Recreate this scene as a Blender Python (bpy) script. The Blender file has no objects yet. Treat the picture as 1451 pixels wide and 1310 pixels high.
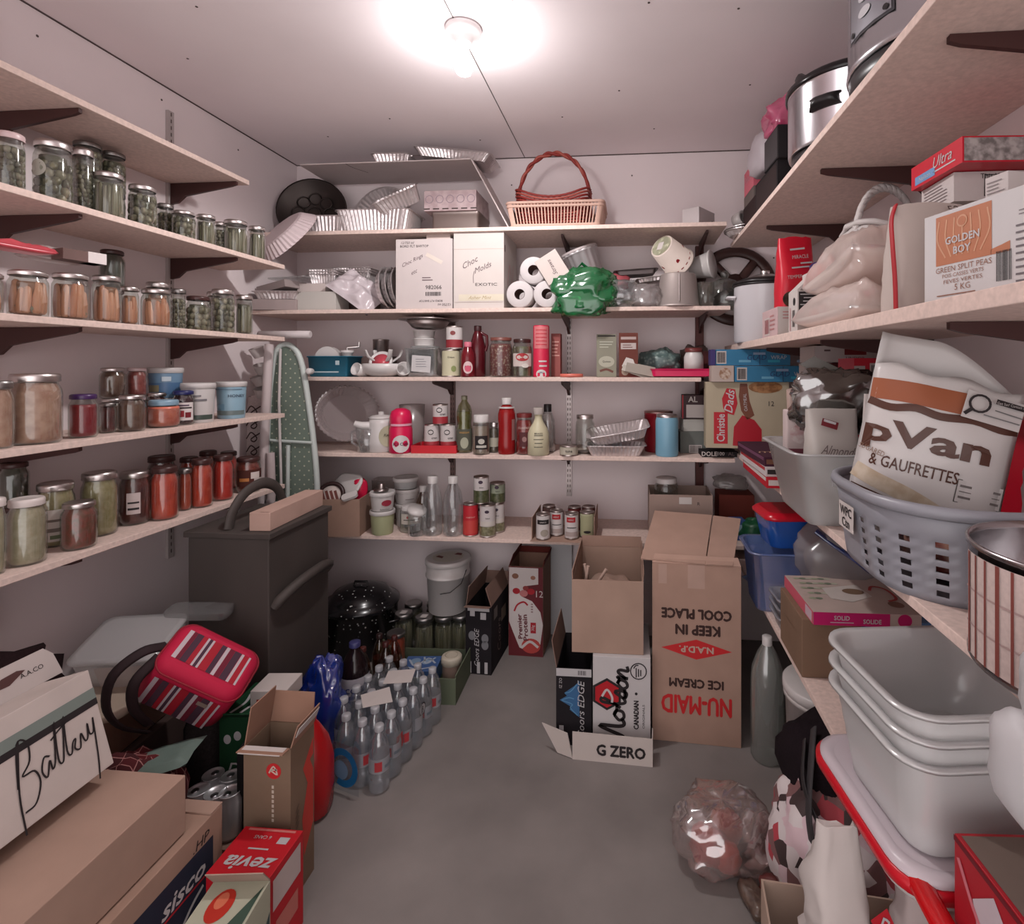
import bpy, math, random
from math import pi, sin, cos, tan, radians, sqrt, atan2
from mathutils import Vector, Matrix, noise

SC = bpy.context.scene
COL = SC.collection
rnd = random.Random(11)

# ---------------------------------------------------------------- room (metres)
XL, XR, YB, ZC = -1.79, 0.83, 2.73, 2.44      # left wall, right wall, back wall, ceiling
EYE = 1.36                                     # camera height
FPX, PU, PV, TH = 760.0, 829.0, 520.0, radians(5)
XFL, XFR, YFB = -1.49, 0.46, 2.37              # front edges of left, right and back shelves
CT, ST = cos(TH), sin(TH)


def sight(u, v=520.0):
    a = (u - PU) / FPX
    return Vector((a * CT - ST, a * ST + CT, (PV - v) / FPX))


def atX(u, v, X):
    r = sight(u, v); t = X / r.x
    return Vector((X, r.y * t, EYE + r.z * t))


def atY(u, v, Y):
    r = sight(u, v); t = Y / r.y
    return Vector((r.x * t, Y, EYE + r.z * t))


def atZ(u, v, z):
    r = sight(u, v); t = (z - EYE) / r.z
    return Vector((r.x * t, r.y * t, z))


def depth(p):
    return -p.x * ST + p.y * CT


def wid(u, w, d):
    """true width (m) of an upright round thing that measures w px around column u at depth d"""
    a = (u - PU) / FPX
    return w * d / FPX / sqrt(1 + a * a)


def hgt(v, d):
    return EYE + (PV - v) / FPX * d


# ---------------------------------------------------------------- materials
def lin(c):
    c = c / 255.0
    return c / 12.92 if c <= 0.04045 else ((c + 0.055) / 1.055) ** 2.4


def rgb(c, k=1.0):
    return (lin(c[0]) * k, lin(c[1]) * k, lin(c[2]) * k, 1.0)


INKED = 0.78      # goods on the shelves are a little duller than fresh paint


_M = {}


def mat(key, build):
    if key in _M:
        return _M[key]
    m = bpy.data.materials.new(key)
    m.use_nodes = True
    nt = m.node_tree
    b = nt.nodes['Principled BSDF']
    build(m, nt, b)
    _M[key] = m
    return m


def _noise_col(nt, b, c, amt, scale, detail=3, kind='NOISE', c2=None, coord='Object', stretch=None, contrast=(0.3, 0.7), k=1.0):
    tc = nt.nodes.new('ShaderNodeTexCoord')
    if kind == 'NOISE':
        n = nt.nodes.new('ShaderNodeTexNoise'); n.inputs['Scale'].default_value = scale; n.inputs['Detail'].default_value = detail
    else:
        n = nt.nodes.new('ShaderNodeTexVoronoi'); n.inputs['Scale'].default_value = scale
    src = tc.outputs[coord]
    if stretch:
        mp = nt.nodes.new('ShaderNodeMapping'); mp.inputs['Scale'].default_value = stretch
        nt.links.new(src, mp.inputs['Vector']); src = mp.outputs['Vector']
    nt.links.new(src, n.inputs['Vector'])
    r = nt.nodes.new('ShaderNodeValToRGB')
    r.color_ramp.elements[0].position, r.color_ramp.elements[1].position = contrast
    a = rgb(c, k)
    r.color_ramp.elements[0].color = tuple(max(0, x * (1 - amt)) for x in a[:3]) + (1,)
    r.color_ramp.elements[1].color = rgb(c2, k) if c2 else tuple(min(1, x * (1 + amt)) for x in a[:3]) + (1,)
    if c2:
        r.color_ramp.elements[0].color = a
    nt.links.new(n.outputs[0], r.inputs[0])
    nt.links.new(r.outputs[0], b.inputs['Base Color'])
    return n, tc


def _bump(nt, b, scale, strength, dist=0.002, kind='NOISE', stretch=None):
    tc = nt.nodes.new('ShaderNodeTexCoord')
    n = nt.nodes.new('ShaderNodeTexNoise' if kind == 'NOISE' else 'ShaderNodeTexVoronoi')
    n.inputs['Scale'].default_value = scale
    src = tc.outputs['Object']
    if stretch:
        mp = nt.nodes.new('ShaderNodeMapping'); mp.inputs['Scale'].default_value = stretch
        nt.links.new(src, mp.inputs['Vector']); src = mp.outputs['Vector']
    nt.links.new(src, n.inputs['Vector'])
    bp = nt.nodes.new('ShaderNodeBump')
    bp.inputs['Strength'].default_value = strength; bp.inputs['Distance'].default_value = dist
    nt.links.new(n.outputs[0], bp.inputs['Height'])
    nt.links.new(bp.outputs[0], b.inputs['Normal'])


def flat(r, g, bl, rough=0.55, metal=0.0, spec=0.4, coat=0.0):
    """plain coloured plastic, paint or ink"""
    def f(m, nt, b):
        b.inputs['Base Color'].default_value = rgb((r, g, bl), INKED)
        b.inputs['Roughness'].default_value = rough
        b.inputs['Metallic'].default_value = metal
        b.inputs['Specular IOR Level'].default_value = spec
        if coat: b.inputs['Coat Weight'].default_value = coat
    return mat(f'colour_{r}_{g}_{bl}_{int(rough*100)}_{int(metal*100)}_{int(coat*10)}', f)


def card(r, g, bl, amt=0.07):
    """paper board: faint fibre mottling"""
    g_ = .3 * r + .59 * g + .11 * bl
    if r > 140 and 25 < r - bl < 110: r, g, bl = [int(x * .72 + g_ * .28) for x in (r, g, bl)]
    def f(m, nt, b):
        _noise_col(nt, b, (r, g, bl), amt, 9.0, 5, k=INKED)
        b.inputs['Roughness'].default_value = 0.85
        b.inputs['Specular IOR Level'].default_value = 0.2
    return mat(f'board_{r}_{g}_{bl}', f)


def plas(r, g, bl, rough=0.35):
    return flat(r, g, bl, rough, 0, 0.5)


def chunky(c, c2, scale=60.0, kind='NOISE', rough=0.3):
    def f(m, nt, b):
        _noise_col(nt, b, c, 0, scale, 3, kind, c2, contrast=(0.38, 0.62) if kind == 'NOISE' else (0.05, 0.5), k=INKED)
        b.inputs['Roughness'].default_value = rough
    return mat('food_%d_%d_%d_%d_%d_%d_%d' % (*c, *c2, int(scale)), f)


def cloth(r, g, bl, amt=0.2):
    def f(m, nt, b):
        _noise_col(nt, b, (r, g, bl), amt, 160, 2, k=INKED)
        b.inputs['Roughness'].default_value = 0.95
        b.inputs['Specular IOR Level'].default_value = 0.1
    return mat(f'cloth_{r}_{g}_{bl}', f)


def metal(r, g, bl, rough=0.3, bump=0.0, bscale=60, key=''):
    def f(m, nt, b):
        b.inputs['Base Color'].default_value = rgb((r, g, bl))
        b.inputs['Metallic'].default_value = 1.0
        b.inputs['Roughness'].default_value = rough
        if bump: _bump(nt, b, bscale, bump, 0.004)
    return mat(f'metal_{r}_{g}_{bl}_{int(rough*100)}_{int(bump*100)}', f)


def thin(tint=(235, 240, 235), gloss=0.08, rough=0.05, body=0.0, bodycol=(220, 225, 225), edge=0.55):
    """clear wall: mostly see-through, mirror-like at grazing angles, with an optional milky body"""
    def f(m, nt, b):
        nt.nodes.remove(b)
        out = nt.nodes['Material Output']
        tr = nt.nodes.new('ShaderNodeBsdfTransparent'); tr.inputs[0].default_value = rgb(tint)
        gl = nt.nodes.new('ShaderNodeBsdfGlossy'); gl.inputs['Roughness'].default_value = rough
        gl.inputs['Color'].default_value = (1, 1, 1, 1)
        lw = nt.nodes.new('ShaderNodeLayerWeight'); lw.inputs['Blend'].default_value = 0.35
        mr = nt.nodes.new('ShaderNodeMapRange')
        mr.inputs['To Min'].default_value = gloss; mr.inputs['To Max'].default_value = edge
        nt.links.new(lw.outputs['Facing'], mr.inputs['Value'])
        mx = nt.nodes.new('ShaderNodeMixShader')
        nt.links.new(mr.outputs[0], mx.inputs[0])
        base = tr.outputs[0]
        if body > 0:
            df = nt.nodes.new('ShaderNodeBsdfDiffuse'); df.inputs[0].default_value = rgb(bodycol)
            tl = nt.nodes.new('ShaderNodeBsdfTranslucent'); tl.inputs[0].default_value = rgb(bodycol)
            m1 = nt.nodes.new('ShaderNodeMixShader'); m1.inputs[0].default_value = 0.4
            nt.links.new(df.outputs[0], m1.inputs[1]); nt.links.new(tl.outputs[0], m1.inputs[2])
            m2 = nt.nodes.new('ShaderNodeMixShader'); m2.inputs[0].default_value = body
            nt.links.new(tr.outputs[0], m2.inputs[1]); nt.links.new(m1.outputs[0], m2.inputs[2])
            base = m2.outputs[0]
        nt.links.new(base, mx.inputs[1]); nt.links.new(gl.outputs[0], mx.inputs[2])
        nt.links.new(mx.outputs[0], out.inputs[0])
    return mat('clear_%s_%d_%d_%d_%s_%d' % ('_'.join(map(str, tint)), int(gloss*100), int(rough*100), int(body*100), '_'.join(map(str, bodycol)), int(edge*100)), f)


def GLASS(): return thin((230, 233, 229), 0.05, 0.05, 0.03, edge=0.42)
def CLEAR(): return thin((238, 240, 240), 0.10, 0.08, 0.10, (225, 228, 232))
def MILK(b=0.55, c=(214, 214, 214)): return thin((235, 235, 235), 0.04, 0.25, b, c, 0.3)
def FOIL():
    def f(m, nt, b):
        b.inputs['Base Color'].default_value = rgb((214, 206, 206)); b.inputs['Metallic'].default_value = .72; b.inputs['Roughness'].default_value = .3
        _bump(nt, b, 70, .55, .004)
    return mat('crinkled_foil', f)
def STEEL(): return metal(200, 198, 200, 0.28)
def SILVER(): return metal(215, 210, 208, 0.3)
def INK(): return flat(38, 30, 32, 0.7)
def KRAFT(): return card(196, 160, 138)
def WHITEC(): return card(208, 198, 194, 0.03)
def WHITEP(): return plas(212, 206, 204)
def BLACKP(): return plas(34, 30, 32, 0.35)


# ---------------------------------------------------------------- mesh collector
def face_frame(side, w, d, h):
    """frame of a box face (box centred in x,y, base at z=0): columns right, up, normal"""
    R, U, N, o = {
        'F': ((1, 0, 0), (0, 0, 1), (0, -1, 0), (0, -d / 2, h / 2)),
        'B': ((-1, 0, 0), (0, 0, 1), (0, 1, 0), (0, d / 2, h / 2)),
        'R': ((0, 1, 0), (0, 0, 1), (1, 0, 0), (w / 2, 0, h / 2)),
        'L': ((0, -1, 0), (0, 0, 1), (-1, 0, 0), (-w / 2, 0, h / 2)),
        'T': ((1, 0, 0), (0, 1, 0), (0, 0, 1), (0, 0, h)),
    }[side]
    return frame(o, R, U, N)


def frame(o, R, U, N=None):
    R, U = Vector(R).normalized(), Vector(U).normalized()
    N = Vector(N).normalized() if N is not None else R.cross(U)
    m = Matrix.Identity(4)
    for i in range(3):
        m[i][0], m[i][1], m[i][2], m[i][3] = R[i], U[i], N[i], o[i]
    return m


def TR(x=0, y=0, z=0, rx=0, ry=0, rz=0, s=1):
    m = Matrix.Translation((x, y, z)) @ Matrix.Rotation(rz, 4, 'Z') @ Matrix.Rotation(ry, 4, 'Y') @ Matrix.Rotation(rx, 4, 'X')
    return m @ Matrix.Scale(s, 4) if s != 1 else m


_TXT = {}


def text_geo(s, shear=0.0, bold=0.0):
    k = (s, shear, bold)
    if k not in _TXT:
        cu = bpy.data.curves.new('lettering', 'FONT')
        cu.body = s; cu.align_x = 'CENTER'; cu.align_y = 'CENTER'; cu.size = 1; cu.shear = shear; cu.offset = bold; cu.resolution_u = 2
        cu.fill_mode = 'FRONT'
        o = bpy.data.objects.new('lettering', cu)
        me = bpy.data.meshes.new_from_object(o)
        vs = [v.co.copy() for v in me.vertices]; fs = [tuple(p.vertices) for p in me.polygons]
        bpy.data.objects.remove(o); bpy.data.curves.remove(cu); bpy.data.meshes.remove(me)
        if vs:
            x0, x1 = min(v.x for v in vs), max(v.x for v in vs); y0, y1 = min(v.y for v in vs), max(v.y for v in vs)
            c = Vector(((x0 + x1) / 2, (y0 + y1) / 2, 0))
            vs = [v - c for v in vs]
        _TXT[k] = (vs, fs, x1 - x0, y1 - y0)
    return _TXT[k]


def smooth_pts(pts, n=5):
    if len(pts) < 3: return [Vector(p) for p in pts]
    P = [Vector(p) for p in pts]; P = [P[0] * 2 - P[1]] + P + [P[-1] * 2 - P[-2]]
    out = []
    for i in range(1, len(P) - 2):
        a, b, c, d = P[i - 1:i + 3]
        for k in range(n):
            t = k / n
            out.append(0.5 * ((2 * b) + (c - a) * t + (2 * a - 5 * b + 4 * c - d) * t * t + (3 * b - a - 3 * c + d) * t ** 3))
    out.append(P[-2])
    return out


def rrect(w, d, r, n=5):
    """rounded rectangle outline, ccw"""
    r = min(r, w / 2 - 1e-4, d / 2 - 1e-4)
    pts = []
    for cx, cy, a0 in ((w / 2 - r, d / 2 - r, 0), (-w / 2 + r, d / 2 - r, pi / 2), (-w / 2 + r, -d / 2 + r, pi), (w / 2 - r, -d / 2 + r, 1.5 * pi)):
        for i in range(n + 1):
            a = a0 + pi / 2 * i / n
            pts.append((cx + r * cos(a), cy + r * sin(a)))
    return pts


class MB:
    def __init__(s, T=None):
        s.v = []; s.f = []; s.fm = []; s.fs = []; s.ms = []; s.T = T or Matrix.Identity(4)

    def mi(s, m):
        if m not in s.ms: s.ms.append(m)
        return s.ms.index(m)

    def add(s, vs, fs, m, smooth=False, T=None):
        T = s.T @ T if T is not None else s.T
        b = len(s.v); k = s.mi(m)
        s.v += [T @ Vector(p) for p in vs]
        for f in fs:
            s.f.append(tuple(b + i for i in f)); s.fm.append(k); s.fs.append(smooth)

    def box(s, x0, x1, y0, y1, z0, z1, m, T=None):
        vs = [(x, y, z) for z in (z0, z1) for y in (y0, y1) for x in (x0, x1)]
        s.add(vs, [(0, 2, 3, 1), (4, 5, 7, 6), (0, 1, 5, 4), (2, 6, 7, 3), (0, 4, 6, 2), (1, 3, 7, 5)], m, False, T)

    def cbox(s, w, d, h, m, T=None):
        s.box(-w / 2, w / 2, -d / 2, d / 2, 0, h, m, T)

    def loops(s, loops, m, cap0=True, cap1=True, smooth=True, T=None, closed=True):
        n = len(loops[0]); vs = [p for L in loops for p in L]; fs = []
        for k in range(len(loops) - 1):
            for i in range(n if closed else n - 1):
                j = (i + 1) % n
                fs.append((k * n + i, k * n + j, (k + 1) * n + j, (k + 1) * n + i))
        s.add(vs, fs, m, smooth, T)
        if cap0: s.add(loops[0], [tuple(reversed(range(n)))], m, False, T)
        if cap1: s.add(loops[-1], [tuple(range(n))], m, False, T)

    def lathe(s, prof, m, n=20, T=None, flute=None, cap0=True, cap1=True, smooth=True):
        L = []
        for r, z in prof:
            row = []
            for i in range(n):
                a = 2 * pi * i / n
                rr = r
                if flute: rr = r * (1 + flute[1] * cos(flute[0] * a))
                row.append((rr * cos(a), rr * sin(a), z))
            L.append(row)
        s.loops(L, m, cap0, cap1, smooth, T)

    def loft(s, secs, m, n=5, T=None, cap0=True, cap1=True, smooth=True):
        """secs: (w, d, corner, z)"""
        s.loops([[(x, y, z) for x, y in rrect(w, d, r, n)] for w, d, r, z in secs], m, cap0, cap1, smooth, T)

    def tube(s, pts, r, m, n=8, closed=False, T=None, flat_=1.0, caps=True):
        P = [Vector(p) for p in pts]; K = len(P); L = []
        up = None
        for i in range(K):
            if closed: t = P[(i + 1) % K] - P[i - 1]
            else: t = P[min(i + 1, K - 1)] - P[max(i - 1, 0)]
            t.normalize()
            if up is None:
                up = Vector((0, 0, 1)) if abs(t.z) < 0.9 else Vector((1, 0, 0))
            sd = t.cross(up)
            if sd.length < 1e-5: sd = t.orthogonal()
            sd.normalize(); up = sd.cross(t)
            rr = r[i] if isinstance(r, (list, tuple)) else r
            L.append([P[i] + sd * (rr * cos(2 * pi * k / n)) + up * (rr * flat_ * sin(2 * pi * k / n)) for k in range(n)])
        if closed:
            L.append(L[0]); caps = False
        s.loops(L, m, caps, caps, True, T)

    def prism(s, poly, z0, z1, m, T=None):
        s.loops([[(x, y, z0) for x, y in poly], [(x, y, z1) for x, y in poly]], m, True, True, False, T)

    # flat print on a face frame T (x right, y up, z out)
    def rect(s, T, cx, cy, w, h, m, off=0.0006, rot=0.0):
        c, n = cos(rot), sin(rot)
        q = [(cx + x * c - y * n, cy + x * n + y * c, off) for x, y in ((-w / 2, -h / 2), (w / 2, -h / 2), (w / 2, h / 2), (-w / 2, h / 2))]
        s.add(q, [(0, 1, 2, 3)], m, False, T)

    def poly(s, T, pts, m, off=0.0006):
        s.add([(x, y, off) for x, y in pts], [tuple(range(len(pts)))], m, False, T)

    def disc(s, T, cx, cy, rx, m, off=0.0006, ry=None, n=20):
        ry = ry or rx
        s.poly(T, [(cx + rx * cos(2 * pi * i / n), cy + ry * sin(2 * pi * i / n)) for i in range(n)], m, off)

    def text(s, T, txt, cx, cy, h, m, off=0.001, rot=0.0, w=None, shear=0.0, bold=0.0, fat=0.0):
        """lettering of cap height h (and total width w, if given) centred at cx, cy"""
        vs, fs, tw, th = text_geo(txt, shear, bold)
        if not vs: return
        sy = h / th; sx = (w / tw) if w else sy
        c, n = cos(rot), sin(rot)
        for k, (ex, ey) in enumerate(((0, 0), (fat, 0), (-fat, 0), (0, fat), (0, -fat)) if fat else ((0, 0),)):
            s.add([(cx + v.x * sx * c - v.y * sy * n + ex, cy + v.x * sx * n + v.y * sy * c + ey, off + .00013 * k) for v in vs], fs, m, False, T)

    def stroke(s, T, pts, w, m, off=0.001, smooth=4):
        P = [p for p in smooth_pts([(x, y, 0) for x, y in pts], smooth)]
        L, Rr = [], []
        for i in range(len(P)):
            t = P[min(i + 1, len(P) - 1)] - P[max(i - 1, 0)]
            if t.length < 1e-9: t = Vector((1, 0, 0))
            t.normalize(); nrm = Vector((-t.y, t.x, 0)) * (w / 2)
            L.append((P[i] + nrm) + Vector((0, 0, off))); Rr.append((P[i] - nrm) + Vector((0, 0, off)))
        n = len(P)
        s.add(L + Rr, [(n + i, n + i + 1, i + 1, i) for i in range(n - 1)], m, False, T)

    def bars(s, T, cx, cy, w, h, m, n=14, bg=None):
        """bar code"""
        r = random.Random(n)
        if bg: s.rect(T, cx, cy, w * 1.15, h * 1.2, bg, 0.0006)
        x = -w / 2
        while x < w / 2 - w / n / 2:
            bw = w / n * r.uniform(0.3, 0.8)
            s.rect(T, cx + x + bw / 2, cy, bw, h, m, 0.0012); x += w / n

    def lines(s, T, cx, cy, w, h, m, n=5, t=0.35, off=0.0012):
        """small print"""
        r = random.Random(int(w * 9999) + n)
        for i in range(n):
            ww = w * r.uniform(0.6, 1.0)
            s.rect(T, cx - (w - ww) / 2, cy + h / 2 - h * (i + 0.5) / n, ww, h / n * t, m, off)

    def build(s, name, parent=None, bevel=0.0, sub=0, solid=0.0, auto=True):
        me = bpy.data.meshes.new(name)
        me.from_pydata([tuple(p) for p in s.v], [], s.f)
        for m in s.ms: me.materials.append(m)
        me.polygons.foreach_set('material_index', s.fm)
        me.polygons.foreach_set('use_smooth', s.fs)
        me.update()
        o = bpy.data.objects.new(name, me); COL.objects.link(o)
        if parent is not None: o.parent = parent
        if solid:
            d = o.modifiers.new('Solidify', 'SOLIDIFY'); d.thickness = solid; d.offset = 0
        if sub:
            d = o.modifiers.new('Subdivision', 'SUBSURF'); d.levels = d.render_levels = sub
        if bevel:
            d = o.modifiers.new('Bevel', 'BEVEL'); d.width = bevel; d.segments = 2; d.limit_method = 'ANGLE'; d.angle_limit = radians(50)
        return o


def tag(o, label, cat, group=None, kind=None):
    o['label'] = label; o['category'] = cat
    if group: o['group'] = group
    if kind: o['kind'] = kind
    return o


def thing(name, label, cat, loc=(0, 0, 0), rz=0.0, group=None, rx=0.0, ry=0.0):
    o = bpy.data.objects.new(name, None); COL.objects.link(o)
    o.empty_display_size = 0.05
    o.location = loc; o.rotation_euler = (rx, ry, rz)
    return tag(o, label, cat, group)


def solo(m, name, label, cat, loc=(0, 0, 0), rz=0.0, group=None, bevel=0.0, sub=0, solid=0.0, rx=0.0, ry=0.0):
    o = m.build(name, None, bevel, sub, solid)
    o.location = loc; o.rotation_euler = (rx, ry, rz)
    return tag(o, label, cat, group)


def dup(root, loc, rz=0.0, label=None, group=None, rx=None, ry=None):
    r = root.copy(); COL.objects.link(r); r.location = loc
    r.rotation_euler = (root.rotation_euler.x if rx is None else rx, root.rotation_euler.y if ry is None else ry, rz)
    if label: r['label'] = label
    if group: r['group'] = group
    for ch in list(root.children):
        c = ch.copy(); COL.objects.link(c); c.parent = r
        for g in list(ch.children):
            d = g.copy(); COL.objects.link(d); d.parent = c
    return r


def aim(o, d, spin=0.0):
    """turn an object so that its local z axis points along d"""
    q = Vector(d).normalized().to_track_quat('Z', 'Y').to_matrix() @ Matrix.Rotation(spin, 3, 'Z')
    o.rotation_euler = q.to_euler()
    return o


def struct(m, name, bevel=0.0):
    o = m.build(name, None, bevel); o['kind'] = 'structure'
    return o
# ================================================================ the room
def m_wall(c):
    def f(m, nt, b):
        _noise_col(nt, b, c, 0.035, 2.2, 4)
        b.inputs['Roughness'].default_value = 0.9; b.inputs['Specular IOR Level'].default_value = 0.15
        _bump(nt, b, 180, 0.08, 0.001)
    return mat('drywall_%d_%d_%d' % c, f)


def m_floor(m, nt, b):
    n, tc = _noise_col(nt, b, (122, 115, 112), 0.28, 2.6, 9, contrast=(0.25, 0.75))
    b.inputs['Roughness'].default_value = 1.25
    _bump(nt, b, 30, 0.12, 0.003)


def m_board(m, nt, b):
    n, tc = _noise_col(nt, b, (206, 184, 175), 0.10, 90, 4, stretch=(1, 1, 1))
    b.inputs['Roughness'].default_value = 1.25; b.inputs['Specular IOR Level'].default_value = 0.2


WALL = m_wall((221, 209, 210))
CEIL = m_wall((238, 228, 230))
BOARD = mat('particle_board', m_board)
FLOOR = mat('concrete', m_floor)
DARKLINE = flat(92, 78, 76, 0.9)
BRK = flat(70, 40, 38, 0.5)
STRIP = metal(170, 160, 158, 0.45)

m = MB(); m.box(XL - .1, XR + .1, -0.9, YB + .1, -0.1, 0, FLOOR); struct(m, 'floor')
m = MB(); m.box(XL - .1, XR + .1, -0.9, YB + .1, ZC, ZC + .1, CEIL)
m.box(-.552, -.549, -.9, YB, ZC - .0015, ZC, DARKLINE)
m.box(XL, XR, YB - .004, YB, ZC - .004, ZC, DARKLINE); m.box(XL, XL + .004, -.9, YB, ZC - .004, ZC, DARKLINE)
for x, y in ((-1.55, 1.75), (-1.42, 2.4), (-1.05, 2.25), (-1.0, 1.1), (-.35, 1.55), (-.30, 2.3), (.05, 1.6), (.10, 2.45), (.32, 1.65), (-.72, 2.5), (-.05, 2.1), (.45, 2.1), (-1.3, 1.5)):
    m.lathe([(.004, ZC - .001), (.004, ZC)], DARKLINE, 8, TR(x, y, 0))
struct(m, 'ceiling')
m = MB(); m.box(XL - .1, XL, -0.9, YB, 0, ZC, WALL)
for y, z in ((1.47, 2.36), (1.9, 2.38), (2.3, 2.35)):
    m.lathe([(.004, 0), (.004, .001)], DARKLINE, 8, TR(XL, y, z, ry=pi / 2))
struct(m, 'wall_left')
m = MB(); m.box(XR, XR + .1, -0.9, YB, 0, ZC, WALL); struct(m, 'wall_right')
m = MB(); m.box(XL - .1, XR + .1, YB, YB + .1, 0, ZC, WALL)
for x, z in ((-.62, 2.3), (.0, 2.33), (.60, 2.1), (.70, 1.9)):
    m.lathe([(.004, 0), (.004, .001)], DARKLINE, 8, TR(x, YB, z, rx=pi / 2))
struct(m, 'wall_back')


def shelf(x0, x1, y0, y1, ztop, label, t=.018):
    m = MB(); m.box(x0, x1, y0, y1, ztop - t, ztop, BOARD)
    return solo(m, 'shelf_board', label, 'shelf', group='particle board wall shelves', bevel=.0015)


ZL = [2.088, 1.798, 1.488, 1.160, 0.855]
ZB = [1.990, 1.625, 1.313, 0.962, 0.585]
ZR = [1.935, 1.462, 0.980, 0.520]
ORD = ['topmost', 'second highest', 'middle', 'second lowest', 'lowest']
LEFTOF = ['topmost and empty of jars', 'holding pint jars of green pickles', 'holding jars of carrots and pickles', 'holding jam jars and honey tubs', 'holding tomato and relish jars']
for z, l, yend in zip(ZL, LEFTOF, (1.975, 2.19, 2.19, 2.19, 2.19)):
    shelf(XL, XFL, .2, yend, z, f'pinkish particle board shelf on left wall, {l}')
BACKOF = ['carrying the wicker basket', 'carrying toilet rolls and white cartons', 'carrying the red canister and bean jar', 'carrying ketchup and foil pans', 'carrying cans and clear bottles']
for z, l, xe in zip(ZB, BACKOF, (.41, .425, .30, .445, .62)):
    shelf(XL, xe, YFB, YB, z, f'pale particle board shelf on back wall, {l}')
RIGHTOF = ['carrying steel slow cookers near the ceiling', 'carrying the white wicker basket and pea carton', 'carrying the grey laundry basket', 'carrying stacked storage tubs near the floor']
for z, l, ye in zip(ZR, RIGHTOF, (2.56, YB, YB, YB)):
    shelf(XFR, XR, .2, ye, z, f'wide particle board shelf on right wall, {l}', .026 if z == ZR[1] else .018)


def standard(x, y, z0, z1, side, label, m_):
    m = MB(); w = .013
    if side == 'B':
        m.box(x - w, x + w, y - .012, y, z0, z1, m_)
        z = z0 + .02
        while z < z1 - .02:
            for sx in (-.006, .006): m.box(x + sx - .0022, x + sx + .0022, y - .0126, y - .0119, z, z + .014, DARKLINE)
            z += .026
    else:
        sg = 1 if side == 'L' else -1
        xa, xb = sorted((x, x + sg * .012)); m.box(xa, xb, y - w, y + w, z0, z1, m_)
        xf = x + sg * .012
        z = z0 + .02
        while z < z1 - .02:
            m.box(min(xf, xf + sg * .0006), max(xf, xf + sg * .0006), y - .0022, y + .0022, z, z + .014, DARKLINE); z += .026
    return solo(m, 'shelf_standard', label, 'shelf standard', group='slotted shelf standards')


LY = (0.76, 1.345, 1.93)
BX = (-.93, -.32, .335)
standard(XL, LY[2], .62, 2.35, 'L', 'slotted white upright on left wall nearest the back corner', flat(190, 178, 176, .5))
standard(XL, LY[1], .62, 2.35, 'L', 'slotted white upright on left wall behind the carrot jars', flat(190, 178, 176, .5))
standard(BX[0], YB, .62, 1.96, 'B', 'slotted upright on back wall behind white plastic tubs', flat(130, 100, 96, .5))
standard(BX[1], YB, .70, 1.96, 'B', 'slotted silver upright on back wall behind toilet rolls', STRIP)
m = MB(); m.box(BX[2] - .02, BX[2] + .02, YB - .03, YB, .3, 1.96, flat(98, 52, 48, .6))
solo(m, 'shelf_standard', 'dark brown upright on back wall behind the light blue canister', 'shelf standard', group='slotted shelf standards')


def bracket(x, y, z, L, ang, label):
    """tapered steel bracket under a shelf: at the wall, reaching out along +x turned by ang"""
    m = MB()
    prof = [(0, 0), (L, 0), (L, -.012), (L - .02, -.018), (.06, -.05), (.03, -.075), (0, -.08)]
    m.prism(prof, -.005, .005, BRK, TR(rx=pi / 2))
    return solo(m, 'shelf_bracket', label, 'bracket', (x, y, z), ang, 'dark shelf brackets', bevel=.001)


for i, z in enumerate(ZL):
    for j, y in ((1, LY[1]), (2, LY[2])):
        bracket(XL + .013, y, z - .019, .27, 0, 'dark bracket, left shelf %s, %s' % (LEFTOF[i].replace('topmost and empty', 'that is empty'), ('nearer the camera', 'nearer the corner')[j - 1]))
for i, z in enumerate(ZB[:5]):
    for j, x in enumerate(BX):
        yy = YB - (.031 if j == 2 else .013)
        bracket(x, yy, z - .019, .27, -pi / 2, 'dark bracket, back shelf %s, %s upright' % (BACKOF[i], ('leftmost', 'silver', 'brown')[j]))
for i, z in enumerate(ZR):
    for j, y in enumerate((.95, 1.56, 2.17)):
        bracket(XR - .001, y, z - (.027 if i == 1 else .019), .30, pi, 'dark bracket, right shelf %s, %s' % (RIGHTOF[i], ('nearest the camera', 'midway along', 'nearest the back wall')[j]))

# ---------------------------------------------------------------- lamp
t = thing('ceiling_light', 'bare white bulb in round porcelain lampholder on the ceiling', 'lamp', (-.535, 1.67, ZC))
m = MB(); m.lathe([(.056, -.001), (.058, -.01), (.052, -.02), (.032, -.03), (.027, -.045), (.024, -.05)], flat(236, 230, 230, .3), 28); m.build('lampholder', t)


def bulbmat(m, nt, b):
    b.inputs['Base Color'].default_value = (1, 1, 1, 1)
    b.inputs['Emission Color'].default_value = (1, .97, .96, 1); b.inputs['Emission Strength'].default_value = 14.0


BULB = mat('lit_bulb', bulbmat)
m = MB(); m.lathe([(.013, -.052), (.016, -.07), (.026, -.092), (.031, -.112), (.030, -.128), (.022, -.144), (.008, -.152), (.001, -.153)], BULB, 20); m.build('bulb', t)
la = bpy.data.lights.new('bulb_glow', 'POINT'); la.energy = 2.6; la.color = (1, .965, .955); la.shadow_soft_size = .034
lo = bpy.data.objects.new('bulb_glow', la); COL.objects.link(lo); lo.location = (-.535, 1.67, ZC - .20)
ls = bpy.data.lights.new('bulb_downlight', 'SPOT'); ls.energy = 19; ls.color = (1, .965, .955); ls.shadow_soft_size = .034; ls.spot_size = radians(178); ls.spot_blend = .35
so = bpy.data.objects.new('bulb_downlight', ls); COL.objects.link(so); so.location = (-.535, 1.67, ZC - .20)

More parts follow.
